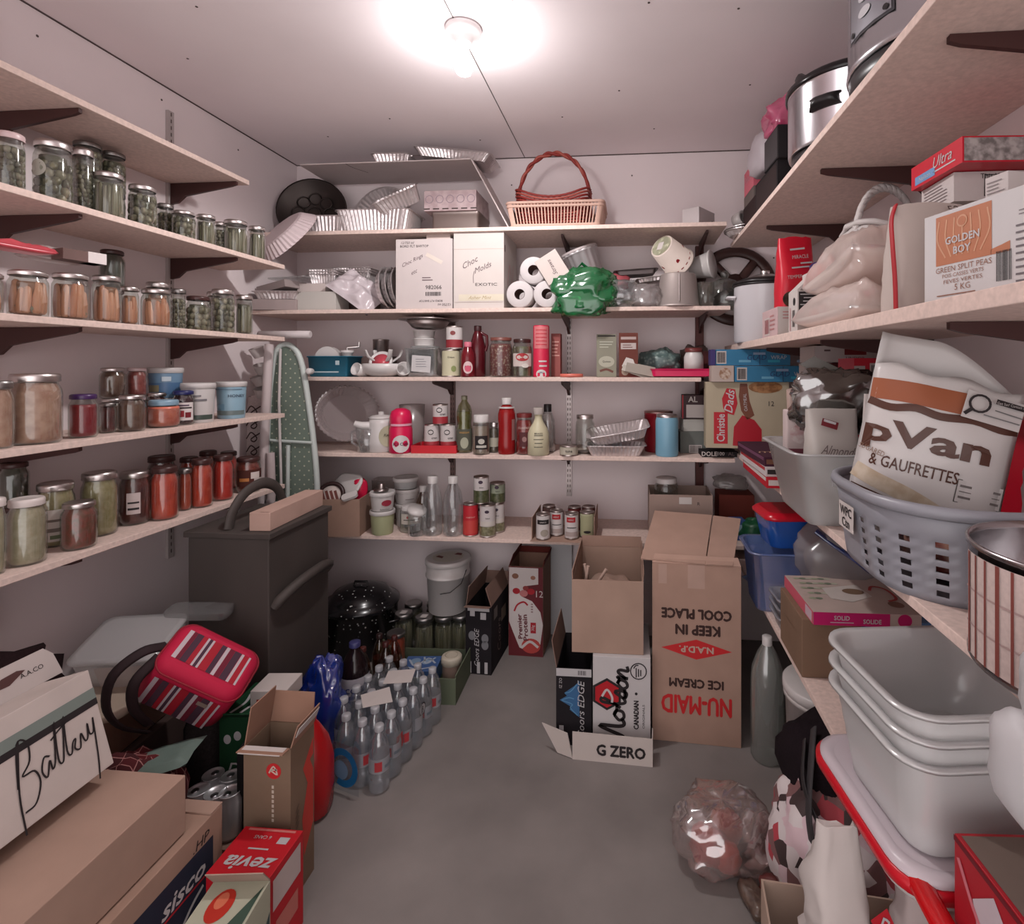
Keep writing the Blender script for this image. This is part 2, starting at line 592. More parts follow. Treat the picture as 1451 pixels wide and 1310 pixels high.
w = bpy.data.worlds.new('ambient_fill'); SC.world = w; w.use_nodes = True  # even ambient fill, added to lift the shadows through the open front side
bg = w.node_tree.nodes['Background']; bg.inputs[0].default_value = (1.0, .94, .938, 1); bg.inputs[1].default_value = 1.25

cam = bpy.data.cameras.new('camera'); co = bpy.data.objects.new('camera', cam); COL.objects.link(co)
co.location = (0, 0, EYE); co.rotation_euler = (pi / 2, 0, TH)
cam.sensor_fit = 'HORIZONTAL'; cam.sensor_width = 36; cam.lens = FPX / 1451 * 36
cam.shift_x = -(PU - 725.5) / 1451; cam.shift_y = -(655 - PV) / 1451; cam.clip_start = .02
SC.camera = co
vs = SC.view_settings
vs.view_transform = 'Standard'; vs.look = 'None'; vs.gamma = 1; vs.exposure = 0.95; vs.use_curve_mapping = False
# ================================================================ preserving jars on the left wall
def sticks(m, r, h, c1, c2, n, thick, seed, lean=.25):
    """upright vegetable sticks packed round the inside of a jar"""
    q = random.Random(seed)
    mats = [c1, c2]
    for k in range(n):
        a = 2 * pi * (k + q.uniform(-.25, .25)) / n
        rr = r - thick - .003
        L = h * q.uniform(.72, .98); a2 = a + q.uniform(-lean, lean)
        p0 = Vector((rr * cos(a), rr * sin(a), .008)); p1 = Vector((rr * .97 * cos(a2), rr * .97 * sin(a2), .008 + L))
        pts = [p0.lerp(p1, t) for t in (0, .06, .5, .93, 1)]
        m.tube(pts, [thick * .55, thick * .9, thick, thick * .75, thick * .35], mats[q.random() < .3], 7)


def blobs(m, r, h, mats, size, seed):
    """round slices and gherkins packed against the glass"""
    q = random.Random(seed)
    z = size * .8
    while z < h - size * .6:
        n = max(5, int(2 * pi * r / (size * 2.3)))
        for k in range(n):
            a = 2 * pi * (k + q.uniform(-.2, .2)) / n + z * 40
            rr = r - size * .75 - .002
            T = TR(rr * cos(a), rr * sin(a), z + q.uniform(-.2, .2) * size, q.uniform(-.5, .5), q.uniform(-.6, .6), a)
            m.lathe([(size * .35, -size * 1.15), (size * .8, -size * .7), (size, 0), (size * .8, size * .7), (size * .35, size * 1.15)], mats[q.randrange(len(mats))], 7, T)
        z += size * 1.9


SILV = lambda: metal(205, 198, 196, .32)
CAR = lambda: flat(228, 164, 132, .4); CAR2 = lambda: flat(210, 140, 106, .4)
PIC = lambda: flat(116, 110, 86, .4); PIC2 = lambda: flat(144, 136, 114, .4)
BRINE = lambda: flat(98, 94, 76, .35)


def preserve(kind, r, h, lid, e, seed):
    """glass_body, lid and contents of one preserving jar, under the Empty e"""
    wide = kind in ('pickle', 'carrot', 'bean') or r > .04
    nk = .86 if wide else .80
    if kind == 'low':
        prof = [(r * .8, 0), (r * .96, .006), (r, .018), (r, h * .55), (r * .93, h * .68), (r * .80, h * .78), (r * .80, h * .86)]
    else:
        prof = [(r * .86, 0), (r * .97, .004), (r, .014), (r, h * .70), (r * .97, h * .77), (r * nk, h * .845), (r * nk, h * .955)]
    m = MB(); m.lathe(prof, GLASS(), 22, cap1=False); m.build('glass_body', e)
    f = h * (.76 if kind in ('carrot', 'pickle', 'bean', 'low', 'crimson') else .87); ri = r - .0035
    m = MB()
    def body(mt, k=1.0, fz=f):
        m.lathe([(ri * .84 * k, .004), (ri * .97 * k, .009), (ri * k, .018), (ri * k, min(fz, h * .69)), (ri * .95 * k, min(fz, h * .765)), (ri * nk * k * .95, fz)], mt, 20)
    if kind == 'carrot':
        body(flat(150, 104, 78, .4), .80); sticks(m, r, f, CAR(), CAR2(), max(9, int(2 * pi * r / .019)), .0105, seed)
        if seed % 2 == 0:
            for k in range(5):
                a = k * 1.3 + seed; m.lathe([(.006, -.012), (.012, 0), (.005, .012)], PIC2(), 7, TR((r - .017) * cos(a), (r - .017) * sin(a), .02 + .006 * (k % 3)))
    elif kind == 'pickle':
        body(BRINE(), .80); blobs(m, r, f, [PIC(), PIC2(), BRINE()], r * .30, seed)
    elif kind == 'bean':
        body(BRINE(), .82); sticks(m, r, f, PIC2(), PIC(), max(12, int(2 * pi * r / .012)), .007, seed, .12)
    else:
        body(KINDMAT[kind]())
    m.build('contents', e)
    m = MB()
    lm = LIDM[lid]()
    rl = r * (.80 if kind == 'low' else nk) + .003
    z0 = h * (.80 if kind == 'low' else .885); zt = h
    m.lathe([(rl, z0), (rl + .0012, z0 + .002), (rl + .0004, z0 + (zt - z0) * .4), (rl + .0012, z0 + (zt - z0) * .55), (rl, zt - .002), (rl - .003, zt)], lm, 22, cap0=False, cap1=False)
    lo_ = m.build('lid', e)
    m = MB(); m.lathe([(rl - .003, zt), (rl - .006, zt - .0015), (.001, zt - .001)], LIDM.get(lid + '_disc', LIDM[lid])(), 22, cap0=False); m.build('sealing_disc', lo_)


KINDMAT = {
    'sauce': lambda: chunky((214, 172, 152), (190, 142, 124), 40), 'crimson': lambda: flat(150, 16, 34, .3), 'brown': lambda: chunky((120, 84, 66), (98, 64, 50), 60),
    'darkred': lambda: chunky((104, 34, 30), (78, 24, 22), 45), 'rose': lambda: chunky((176, 84, 78), (150, 60, 56), 50), 'low': lambda: chunky((222, 122, 98), (206, 100, 80), 40),
    'jam': lambda: flat(64, 26, 40, .3), 'cream': lambda: chunky((202, 188, 164), (182, 170, 142), 55), 'relish': lambda: chunky((120, 74, 52), (150, 66, 52), 90),
    'mustard': lambda: chunky((170, 156, 110), (190, 176, 138), 70), 'tomato': lambda: chunky((226, 78, 46), (206, 62, 38), 40), 'red': lambda: flat(220, 52, 36, .35),
    'salsa': lambda: chunky((156, 60, 40), (122, 44, 32), 70), 'murk': lambda: flat(80, 82, 72, .3), 'green': lambda: chunky((104, 108, 70), (84, 88, 56), 50),
    'tomato2': lambda: chunky((214, 92, 62), (194, 74, 50), 40),
}
LIDM = {'silver': SILV, 'white': lambda: plas(226, 214, 210), 'dark': lambda: flat(70, 42, 40, .35), 'purple': lambda: plas(70, 38, 92), 'blue': lambda: plas(38, 42, 96),
        'sky': lambda: plas(140, 170, 190), 'grey': lambda: metal(150, 146, 144, .4), 'rose': lambda: plas(214, 186, 186), 'white_disc': lambda: plas(234, 226, 222)}


def ljar(u, w, vtop, X, z, kind, lid, label, name='preserving_jar', seed=1, over=None, group=None):
    p = atX(u, PV, X); d = depth(p)
    r = wid(u, w, d) / 2
    h = (over if over else hgt(vtop, d) - z)
    e = thing(name, label, 'jar', (X, p.y, z + .0005), seed * .7, group)
    preserve(kind, r, h, lid, e, seed)
    return e, r, h


z = ZL[1]; G = 'pint and quart jars of green pickles'
ljar(14, 46, 190, -1.555, z, 'pickle', 'rose', 'pickle jar cut off by the left picture edge, upper jar shelf', seed=1, group=G)
j, r, h = ljar(75, 58, 203, -1.555, z, 'pickle', 'silver', 'large pickle jar with pale oval label on upper jar shelf', seed=2, group=G)
m = MB(); rr = r + .0008
L = []
for k in range(17):
    a = -.55 - 1.05 + .95 * (k - 8) / 8 * .62; L.append((k, a))
ov = []
for i in range(24):
    q = 2 * pi * i / 24; a = -1.10 - 1.4 + .52 * cos(q); ov.append((rr * cos(a), rr * sin(a), h * .52 + .022 * sin(q)))
m.add([Vector((rr * cos(-2.5), rr * sin(-2.5), h * .52))] + ov, [(0, 1 + i, 1 + (i + 1) % 24) for i in range(24)], card(206, 202, 190), True)
m.build('paper_label', j)
j.rotation_euler.z = 0.95
ljar(118, 30, 212, -1.585, z, 'pickle', 'silver', 'slim pickle jar tucked behind the big jar with oval label', seed=3, group=G)
b1, r1, h1 = ljar(124, 44, 0, -1.69, z, 'pickle', 'grey', 'lower pickle jar of the rear pair, mostly hidden by the front row', over=.128, seed=4, group=G)
b2, r2, h2 = ljar(160, 38, 0, -1.685, z, 'pickle', 'grey', 'hidden lower pickle jar under the narrow stacked jar', over=.128, seed=5, group=G)
t1 = dup(b1, (b1.location.x, b1.location.y, z + .1295), 1.0, 'pickle jar stacked on top at the back, left of the pair')
t2 = dup(b2, (b2.location.x, b2.location.y, z + .1295), 2.0, 'narrow pickle jar stacked on top at the back, right of the pair')
ljar(154, 47, 247, -1.55, z, 'bean', 'silver', 'pint jar of dill pickles standing in front of the stacked pair', seed=6, group=G)
ljar(202, 42, 265, -1.55, z, 'pickle', 'silver', 'pint pickle jar right of the stacked pair, upper jar shelf', seed=7, group=G)
ljar(234, 24, 290, -1.61, z, 'pickle', 'grey', 'small dim pickle jar set back behind its neighbours, upper shelf', seed=8, group=G)
ljar(260, 35, 301, -1.55, z, 'pickle', 'silver', 'squat pickle jar just below the right bracket of the top shelf', seed=9, group=G)
ljar(292, 29, 306, -1.553, z, 'bean', 'silver', 'pickle jar fourth from the right end of the upper jar shelf', seed=10, group=G)
ljar(313, 20, 316, -1.60, z, 'pickle', 'silver', 'half hidden pickle jar third from the right end, upper shelf', seed=11, group=G)
ljar(334, 36, 314, -1.553, z, 'bean', 'silver', 'pickle jar second from the right end of upper jar shelf', seed=12, group=G)
ljar(364, 25, 322, -1.545, z, 'bean', 'silver', 'last pickle jar at the right end, beside the white fluted cover', seed=13, group=G)

z = ZL[2]; G = 'jars of carrots'; G2 = 'jars of green pickles on the middle shelf'
ljar(-16, 44, 388, -1.55, z, 'carrot', 'silver', 'carrot jar cut off by the left picture edge', seed=20, group=G)
ljar(40, 62, 385, -1.55, z, 'carrot', 'silver', 'leftmost full quart jar of carrots on the middle shelf', seed=22, group=G)
ljar(100, 56, 389, -1.55, z, 'carrot', 'silver', 'second quart jar of carrots, under the small white box', seed=24, group=G)
ljar(151, 44, 392, -1.55, z, 'carrot', 'silver', 'third jar of carrots, in front of the tall dark jar', seed=25, group=G)
ljar(184, 27, 407, -1.56, z, 'carrot', 'silver', 'narrow jar of carrots beside the third quart jar', seed=26, group=G)
ljar(221, 44, 411, -1.55, z, 'carrot', 'silver', 'jar of stubby peeled baby carrots, rightmost of the carrot jars', seed=28, group=G)
ljar(224, 36, 401, -1.66, z, 'carrot', 'silver', 'jar peeping out behind the baby carrots', seed=29, group=G)
bb, r, h = ljar(159, 38, 0, -1.69, z, 'murk', 'dark', 'hidden dark jar supporting the tall dark jar', over=.125, seed=30)
dup(bb, (-1.69, bb.location.y, z + .1265), 0, 'tall dark jar with dark lid rising behind the carrot jars')
ljar(253, 21, 410, -1.57, z, 'pickle', 'grey', 'thin jar of gherkins right of the baby carrots', seed=31, group=G2)
ljar(281, 36, 421, -1.55, z, 'pickle', 'dark', 'squat gherkin jar with dark lid on the middle shelf', seed=32, group=G2)
ljar(304, 22, 414, -1.60, z, 'pickle', 'silver', 'gherkin jar half hidden behind the squat dark lidded jar', seed=35, group=G2)
ljar(316, 34, 411, -1.55, z, 'pickle', 'silver', 'tall pickle jar with silver lid, second from right, middle shelf', seed=33, group=G2)
ljar(346, 25, 419, -1.545, z, 'bean', 'silver', 'rightmost slim pickle jar on the middle left shelf', seed=34, group=G2)


def pillow(m, w, d, h, mt, T=None, seed=0, crumple=.25, nx=14, ny=10, pinch=True):
    """soft filled pouch, base at z=0"""
    top, bot = [], []
    for iy in range(ny + 1):
        for ix in range(nx + 1):
            a, b = ix / nx * 2 - 1, iy / ny * 2 - 1
            k = max(0.0, (1 - abs(a) ** 3.2)) ** .5 * max(0.0, (1 - abs(b) ** 3.2)) ** .5
            nz = noise.noise(Vector((a * 2.1 + seed, b * 2.1, seed * 1.7))) * crumple + noise.noise(Vector((a * 5 + seed, b * 5, seed))) * crumple * .5
            wx = 1 - (.06 * (1 - abs(b)) if pinch else 0)
            x, y = a * w / 2 * wx, b * d / 2 * (1 - .05 * (1 - abs(a)))
            hh = h * k * (1 + nz)
            top.append((x, y, h * .32 + hh * .68)); bot.append((x, y, max(0, h * .32 - h * .34 * k)))
    n = nx + 1; o = len(top); fs = []
    for iy in range(ny):
        for ix in range(nx):
            q = iy * n + ix
            fs.append((q, q + 1, q + n + 1, q + n)); fs.append((o + q, o + q + n, o + q + n + 1, o + q + 1))
    ed = [i for i in range(n)] + [n * k + n - 1 for k in range(1, ny + 1)] + [n * ny + i for i in range(n - 2, -1, -1)] + [n * k for k in range(ny - 1, 0, -1)]
    for i in range(len(ed)):
        a, b = ed[i], ed[(i + 1) % len(ed)]; fs.append((b, a, o + a, o + b))
    m.add(top + bot, fs, mt, True, T)


def lump(m, w, d, h, mt, T=None, seed=0, amp=.22, freq=1.6, nu=28, nv=16, square=.75):
    """crumpled rounded heap resting on z=0"""
    L = []
    for j in range(nv + 1):
        ph = -pi / 2 + pi * j / nv; row = []
        for i in range(nu):
            th = 2 * pi * i / nu
            sg = lambda x: (abs(x) ** square) * (1 if x >= 0 else -1)
            v = Vector((sg(cos(ph)) * sg(cos(th)), sg(cos(ph)) * sg(sin(th)), sg(sin(ph))))
            n1 = noise.noise(v * freq + Vector((seed * 3.1, seed, 0))); n2 = 1 - abs(noise.noise(v * freq * 2.3 + Vector((seed, 5, 1)))) * 2
            k = 1 + amp * n1 + amp * .5 * n2
            row.append((v.x * k * w / 2, v.y * k * d / 2, max(0.0, (v.z * k + 1) * h / 2)))
        L.append(row)
    m.loops(L, mt, True, True, True, T)


# packets lying on the carrot lids
y0 = atX(20, PV, -1.60).y
m = MB(); pillow(m, .15, .08, .024, flat(220, 92, 102, .3), seed=3, crumple=.6)
solo(m, 'plastic_packet', 'pink plastic packet lying on the carrot jar lids', 'packet', (-1.56, atX(22, PV, -1.56).y, z + .165), 1.45)
m = MB(); pillow(m, .15, .07, .04, flat(196, 178, 176, .3), seed=5)
solo(m, 'plastic_packet', 'greyish packet behind the pink packet on the jar lids', 'packet', (-1.62, atX(78, PV, -1.62).y, z + .165), 1.3)
t = thing('small_carton', 'small dark and white box lying on the carrot jar lids', 'box', (-1.55, atX(112, PV, -1.55).y, z + .166), 1.35)
m = MB(); m.cbox(.10, .05, .03, card(120, 96, 92)); m.cbox(.045, .052, .031, card(232, 222, 220), TR(.03)); m.build('body', t, .001)

z = ZL[3]
ljar(50, 82, 530, -1.555, z, 'sauce', 'silver', 'big jar of tan chunky sauce with banded silver lid', seed=1)
ljar(-2, 46, 540, -1.545, z, 'sauce', 'grey', 'tan sauce jar cut off at the left picture edge', seed=2)

ljar(118, 44, 559, -1.55, z, 'crimson', 'purple', 'bright crimson jelly jar with purple lid', seed=4)
ljar(153, 25, 571, -1.58, z, 'darkred', 'grey', 'small dark red jelly jar beside the crimson jelly', seed=5)
qb, rq, hq = ljar(160, 40, 0, -1.68, z, 'brown', 'silver', 'hidden brown preserve jar supporting another', over=.098, seed=6)
dup(qb, (-1.68, qb.location.y, z + .099), 0, 'brown preserve jar stacked on another, left of the red one')
rb, rq, hq = ljar(194, 31, 0, -1.67, z, 'rose', 'rose', 'hidden rose preserve jar under its twin', over=.098, seed=7)
dup(rb, (-1.67, rb.location.y, z + .099), 0, 'reddish preserve jar with pale lid, stacked above the brown jar')
ljar(187, 42, 560, -1.55, z, 'brown', 'silver', 'brown apple butter jar in front with silver lid', seed=8)
ljar(222, 30, 557, -1.63, z, 'darkred', 'silver', 'dark jar whose silver lid shows behind the blue lidded jar', seed=9)
ljar(232, 50, 567, -1.55, z, 'low', 'sky', 'low round jar of orange spread with pale blue lid', seed=10)
t, r, h = ljar(260, 33, 554, -1.545, z, 'jam', 'blue', 'dark berry jam jar with navy lid and white label', seed=11)


def wrap(e, r, z0, z1, mt, a0, a1, name='paper_label', prints=(), n=16):
    """paper wrapped part of the way round a jar, angles in world degrees (-90 faces the camera side)"""
    m = MB(); rz = e.rotation_euler.z
    A = [radians(a0 + (a1 - a0) * i / n) - rz for i in range(n + 1)]
    rr = r + .0009
    m.add([(rr * cos(a), rr * sin(a), z_) for z_ in (z0, z1) for a in A], [(i, i + 1, n + 2 + i, n + 1 + i) for i in range(n)], mt, True)
    for (f0, f1, g0, g1, pm) in prints:      # fractions along the label and up it
        k = max(2, int(n * (f1 - f0)))
        B = [radians(a0 + (a1 - a0) * (f0 + (f1 - f0) * i / k)) - rz for i in range(k + 1)]
        rp = rr + .0007
        m.add([(rp * cos(a), rp * sin(a), z0 + (z1 - z0) * g) for g in (g0, g1) for a in B], [(i, i + 1, k + 2 + i, k + 1 + i) for i in range(k)], pm, True)
    m.build(name, e)


wrap(t, r, h * .14, h * .66, card(224, 214, 212), -95, 5, prints=((.2, .5, .2, .55, flat(150, 30, 40)), (.55, .85, .15, .45, flat(120, 28, 38)), (.1, .9, .66, .74, INK()), (.2, .75, .8, .88, flat(90, 70, 90))))


def pail(u, w, vtop, X, z, label, colour, lidc, over=None, pats=(), txt=None):
    p = atX(u, PV, X); d = depth(p); r = wid(u, w, d) / 2; h = over or (hgt(vtop, d) - z)
    e = thing('plastic_pail', label, 'tub', (X, p.y, z + .0005), 0)
    m = MB(); m.lathe([(r * .84, 0), (r * .86, .003), (r * .95, h - .012), (r * .95, h - .010)], colour, 26)
    m.build('body', e)
    m = MB(); m.lathe([(r * .97, h - .020), (r, h - .019), (r, h - .004), (r * .96, h), (r * .92, h - .003), (.001, h - .003)], lidc, 26, cap0=False); m.build('lid', e)
    for i, (a0, a1, g0, g1, mt) in enumerate(pats):
        mm = MB(); n = 10
        A = [radians(a0 + (a1 - a0) * k / n) for k in range(n + 1)]
        rr = lambda zz: r * (.86 + .09 * (zz / (h - .012))) + .0012 + .0004 * i
        mm.add([(rr(g * h) * cos(a), rr(g * h) * sin(a), g * h) for g in (g0, g1) for a in A], [(k, k + 1, n + 2 + k, n + 1 + k) for k in range(n)], mt, True)
        mm.build('printed_band', e)
    if txt:
        s_, fz, hh, mt = txt
        mm = MB(); vs_, fs_, tw, th = text_geo(s_, 0, .01)
        ac = atan2(-p.y, -X) + .35
        rr = r * .925 + .0035; k = hh / th
        mm.add([(rr * cos(ac + v.x * k * 1.15 / rr), rr * sin(ac + v.x * k * 1.15 / rr), fz * h + v.y * k) for v in vs_], fs_, mt)
        mm.build('lettering', e)
    return e, r, h


BL1 = plas(118, 150, 178); BL2 = plas(84, 118, 156)
p1, r, h = pail(231, 50, 0, -1.68, z, 'white tub supporting the blue patterned pail', WHITEP(), WHITEP(), over=.088)
pail(235, 53, 0, -1.675, z + .089, 'blue patterned pail with white lid stacked on a white tub', BL1, WHITEP(), over=.108, pats=((-180, 10, .12, .5, BL2), (-120, -70, .2, .42, plas(150, 140, 110)), (-60, -30, .55, .7, plas(200, 214, 224)), (-150, -125, .6, .72, plas(190, 206, 220))))
pail(281, 52, 543, -1.56, z, 'white honey pail with dark green landscape print', WHITEP(), WHITEP(), pats=((-190, 10, .08, .2, plas(70, 84, 76)), (-150, -100, .2, .30, plas(84, 96, 84)), (-130, -20, .55, .6, plas(120, 116, 120)), (-120, -40, .66, .7, plas(120, 116, 120))))
pail(328, 46, 541, -1.555, z, 'pale blue honey pail at the right end of the shelf', plas(150, 184, 202), WHITEP(), pats=((-190, 10, .10, .22, plas(110, 124, 124)), (-120, -80, .24, .40, plas(120, 160, 182)), (-130, -10, .78, .81, plas(110, 136, 154))), txt=('HONEY', .62, .011, flat(60, 74, 92)))

z = ZL[4]
ljar(-6, 30, 706, -1.545, z, 'cream', 'white', 'pale green relish jar cut off by the left picture edge', seed=1)
ljar(38, 61, 706, -1.55, z, 'cream', 'white', 'pale creamy jar with white lid, front of the lowest jar shelf', seed=2)
bq, r, h = ljar(20, 46, 0, -1.70, z, 'murk', 'dark', 'murky grey jar under its twin at far left', over=.12, seed=3)
dup(bq, (-1.70, bq.location.y, z + .121), 0, 'murky grey jar stacked at the back, far left, lowest jar shelf')
t, r, h = ljar(79, 58, 684, -1.63, z, 'mustard', 'silver', 'greenish jar with striped white label behind the creamy jar', seed=4)
wrap(t, r, h * .1, h * .6, card(214, 206, 198), -80, 40, prints=((0, 1, .3, .42, flat(120, 108, 100)), (0, 1, .62, .7, flat(120, 108, 100)), (.2, .8, .08, .2, flat(104, 116, 84))))
ljar(112, 55, 711, -1.54, z, 'relish', 'silver', 'squat jar of chunky reddish relish with banded silver lid', seed=5)
ljar(141, 55, 669, -1.60, z, 'mustard', 'silver', 'tall jar of yellow green mustard pickle', seed=6)
t, r, h = ljar(191, 46, 668, -1.60, z, 'darkred', 'silver', 'dark red jar with small white label and silver lid', seed=7)
wrap(t, r, h * .22, h * .62, card(206, 190, 188), -75, -25, prints=((.1, .9, .2, .3, INK()), (.1, .9, .5, .58, INK())))
ljar(233, 42, 661, -1.55, z, 'tomato', 'dark', 'orange tomato sauce jar with dark lid, front row', seed=8)
ljar(229, 42, 646, -1.68, z, 'darkred', 'dark', 'dark lidded jar standing behind the orange tomato sauce', seed=9)
ljar(262, 20, 664, -1.57, z, 'tomato2', 'grey', 'narrow orange jar between two tomato sauce jars', seed=10)
ljar(286, 33, 650, -1.55, z, 'tomato', 'dark', 'red orange tomato jar, second large one in front', seed=11)
ljar(268, 30, 648, -1.68, z, 'tomato', 'dark', 'tomato jar with dark lid half hidden in second row', seed=14)
ljar(316, 31, 645, -1.55, z, 'red', 'dark', 'brightest red tomato jar, beside the labelled salsa', seed=12)
ljar(295, 28, 639, -1.68, z, 'tomato2', 'dark', 'rear tomato jar third from the corner', seed=15)
ljar(324, 26, 640, -1.66, z, 'red', 'dark', 'rear tomato jar nearest the corner', seed=16)
t, r, h = ljar(352, 36, 648, -1.55, z, 'salsa', 'dark', 'salsa jar with dark printed label at the shelf end', seed=13)
wrap(t, r, h * .2, h * .66, card(84, 46, 40), -110, 40, prints=((.45, .75, .45, .85, card(224, 212, 206)), (.55, .98, .1, .45, card(206, 196, 190)), (.1, .4, .3, .5, flat(190, 120, 60))))
# ================================================================ kit of grocery shapes
def facing(p, extra=0.0):
    """angle (radians) on an upright round thing that faces the room's doorway"""
    return atan2(-p.y, -p.x) + extra


def cband(m, r, z0, z1, ac, ha, mt, n=None, off=.0008, r1=None):
    n = n or max(3, int(ha * 8)); r1 = r if r1 is None else r1
    A = [ac - ha + 2 * ha * i / n for i in range(n + 1)]
    m.add([((q + off) * cos(a), (q + off) * sin(a), z) for z, q in ((z0, r), (z1, r1)) for a in A], [(i, i + 1, n + 2 + i, n + 1 + i) for i in range(n)], mt, True)


def cdisc(m, r, ac, zc, rx, rz, mt, off=.0012, n=18):
    P = [(ac, zc)] + [(ac + rx / r * cos(2 * pi * i / n), zc + rz * sin(2 * pi * i / n)) for i in range(n)]
    m.add([((r + off) * cos(a), (r + off) * sin(a), z) for a, z in P], [(0, 1 + i, 1 + (i + 1) % n) for i in range(n)], mt, True)


def ctext(m, r, txt, ac, zc, h, mt, off=.0016, w=None, bold=.01, up=False, shear=0):
    vs_, fs_, tw, th = text_geo(txt, shear, bold)
    k = h / th; kx = (w / tw) if w else k
    if up:
        P = [(ac - v.y * k / r, zc + v.x * kx) for v in vs_]
    else:
        P = [(ac + v.x * kx / r, zc + v.y * k) for v in vs_]
    m.add([((r + off) * cos(a), (r + off) * sin(a), z) for a, z in P], fs_, mt)


def can(u, w, vt, Y, z, label, paper, prints=None, name='food_can', cat='can', group=None, h=None, lidmat=None, base=None):
    p = base or atY(u, PV, Y); d = depth(p); r = (wid(u, w, d) / 2) if u is not None else w
    h = h or (hgt(vt, d) - z)
    e = thing(name, label, cat, (p.x, p.y, z + .0005), 0, group)
    m = MB(); lm = lidmat or metal(176, 164, 160, .35)
    m.lathe([(r * .93, .001), (r, 0), (r * 1.01, .002), (r * .985, .005), (r * .985, h - .005), (r * 1.01, h - .002), (r, h), (r * .95, h), (r * .93, h - .004), (.001, h - .004)], lm, 22)
    m.build('can_body', e)
    m = MB(); m.lathe([(r * .99, .006), (r * .99, h - .006)], paper, 22, cap0=False, cap1=False)
    if prints: prints(m, r * .99, h, facing(p))
    m.build('paper_label', e)
    return e, r, h


def bottle(u, w, vt, Y, z, label, prof, glassm, capm, capz, name='bottle', contents=None, fill=.8, prints=None, labelband=None, h=None, n=20, square=False, cat='bottle', group=None, p=None, r=None):
    p = p or atY(u, PV, Y); d = depth(p); r = r or wid(u, w, d) / 2; h = h or (hgt(vt, d) - z)
    e = thing(name, label, cat, (p.x, p.y, z + .0005), 0, group)
    m = MB()
    pr = [(a * r, b * h) for a, b in prof]
    m.lathe(pr, glassm, n, cap1=False); m.build('bottle_body', e)
    m = MB(); rc = pr[-1][0] + .0025; z0 = capz * h
    m.lathe([(rc, z0), (rc, h - .002), (rc - .002, h), (.001, h)], capm, 18); m.build('cap', e)
    if contents:
        m = MB(); q = [(max(.001, a - .002), b) for a, b in pr if b <= fill * h]; q[0] = (q[0][0], .003); m.lathe(q, contents, n); m.build('contents', e)
    if labelband:
        f0, f1, lm = labelband
        m = MB(); m.lathe([(r + .0006, f0 * h), (r + .0006, f1 * h)], lm, n, cap0=False, cap1=False)
        if prints: prints(m, r + .0006, h, facing(p))
        m.build('paper_label', e)
    elif prints:
        m = MB(); prints(m, r, h, facing(p)); m.build('paper_label', e)
    return e, r, h


P_JAR = [(.88, 0), (.98, .012), (1, .04), (1, .72), (.95, .80), (.84, .86), (.84, .92)]
P_SODA = [(.8, 0), (.95, .02), (1, .06), (1, .62), (.86, .74), (.56, .85), (.34, .91), (.34, .95)]
P_SAUCE = [(.86, 0), (.97, .012), (1, .04), (1, .55), (.9, .66), (.62, .80), (.46, .86), (.44, .92)]
P_KETCH = [(.9, 0), (1, .03), (1, .18), (.93, .36), (.92, .46), (1, .62), (.98, .72), (.80, .82), (.5, .87)]
P_STRAIGHT = [(.92, 0), (.99, .012), (1, .03), (1, .93), (.98, .95)]


def dense(w, d, r, step, n=6):
    P = rrect(w, d, r, n); out = []
    for i in range(len(P)):
        a, b = Vector(P[i]), Vector(P[(i + 1) % len(P)])
        k = max(1, int(round((b - a).length / step)))
        for j in range(k): out.append(a.lerp(b, j / k))
    return out


def pan(m, w, d, h, mt, r=.02, taper=.85, lip=.012, step=.008, flute=.0022, T=None, floor_=None):
    """thin pressed tray with crimped sides and a rolled lip, open on top"""
    base = dense(w * taper, d * taper, r * taper, step)
    def loop(k, z, ext=0.0, fl=flute):
        L = []
        for i, p in enumerate(base):
            s = (1 + (1 / taper - 1) * k)
            q = Vector((p.x * s, p.y * s)); nn = q.normalized()
            q = q + nn * (ext + (fl if i % 2 else -fl))
            L.append((q.x, q.y, z))
        return L
    m.loops([loop(0, 0), loop(.5, h * .5), loop(1, h), loop(1, h + .001, lip, 0), loop(1, h - .001, lip + .001, 0), loop(1, h - .0015, .0012), loop(.5, h * .5, -.0012), loop(0, .0015, -.0012)], mt, True, True, False, T)


def roundpan(m, r, h, mt, n=72, fl=36, taper=.82, lip=.008, T=None, amp=.012):
    prof = [(.001, 0), (r * taper * .97, 0), (r * taper, .003), (r, h), (r + lip, h + .001), (r + lip, h - .001), (r - .002, h - .002), (r * taper - .002, .004), (.001, .003)]
    L = []
    for rr, z in prof:
        row = []
        for i in range(n):
            a = 2 * pi * i / n
            k = 1 + (amp * (1 if i % 2 else -1) if r * taper * .98 < rr <= r else 0)
            row.append((rr * k * cos(a), rr * k * sin(a), z))
        L.append(row)
    m.loops(L, mt, True, True, False, T)


def bbox(u0, u1, vt, Yf, dep, z, mt, h=None, flip=False):
    """closed carton whose front face spans columns u0..u1 at depth Yf; returns collector, place, size and front frame"""
    a, b = atY(u0, PV, Yf), atY(u1, PV, Yf); w = b.x - a.x
    d = depth((a + b) / 2); h = h or (hgt(vt, d) - z)
    m = MB(); m.cbox(w, dep, h, mt)
    return m, ((a.x + b.x) / 2, Yf + dep / 2, z + .0005), w, dep, h, face_frame('F', w, dep, h)


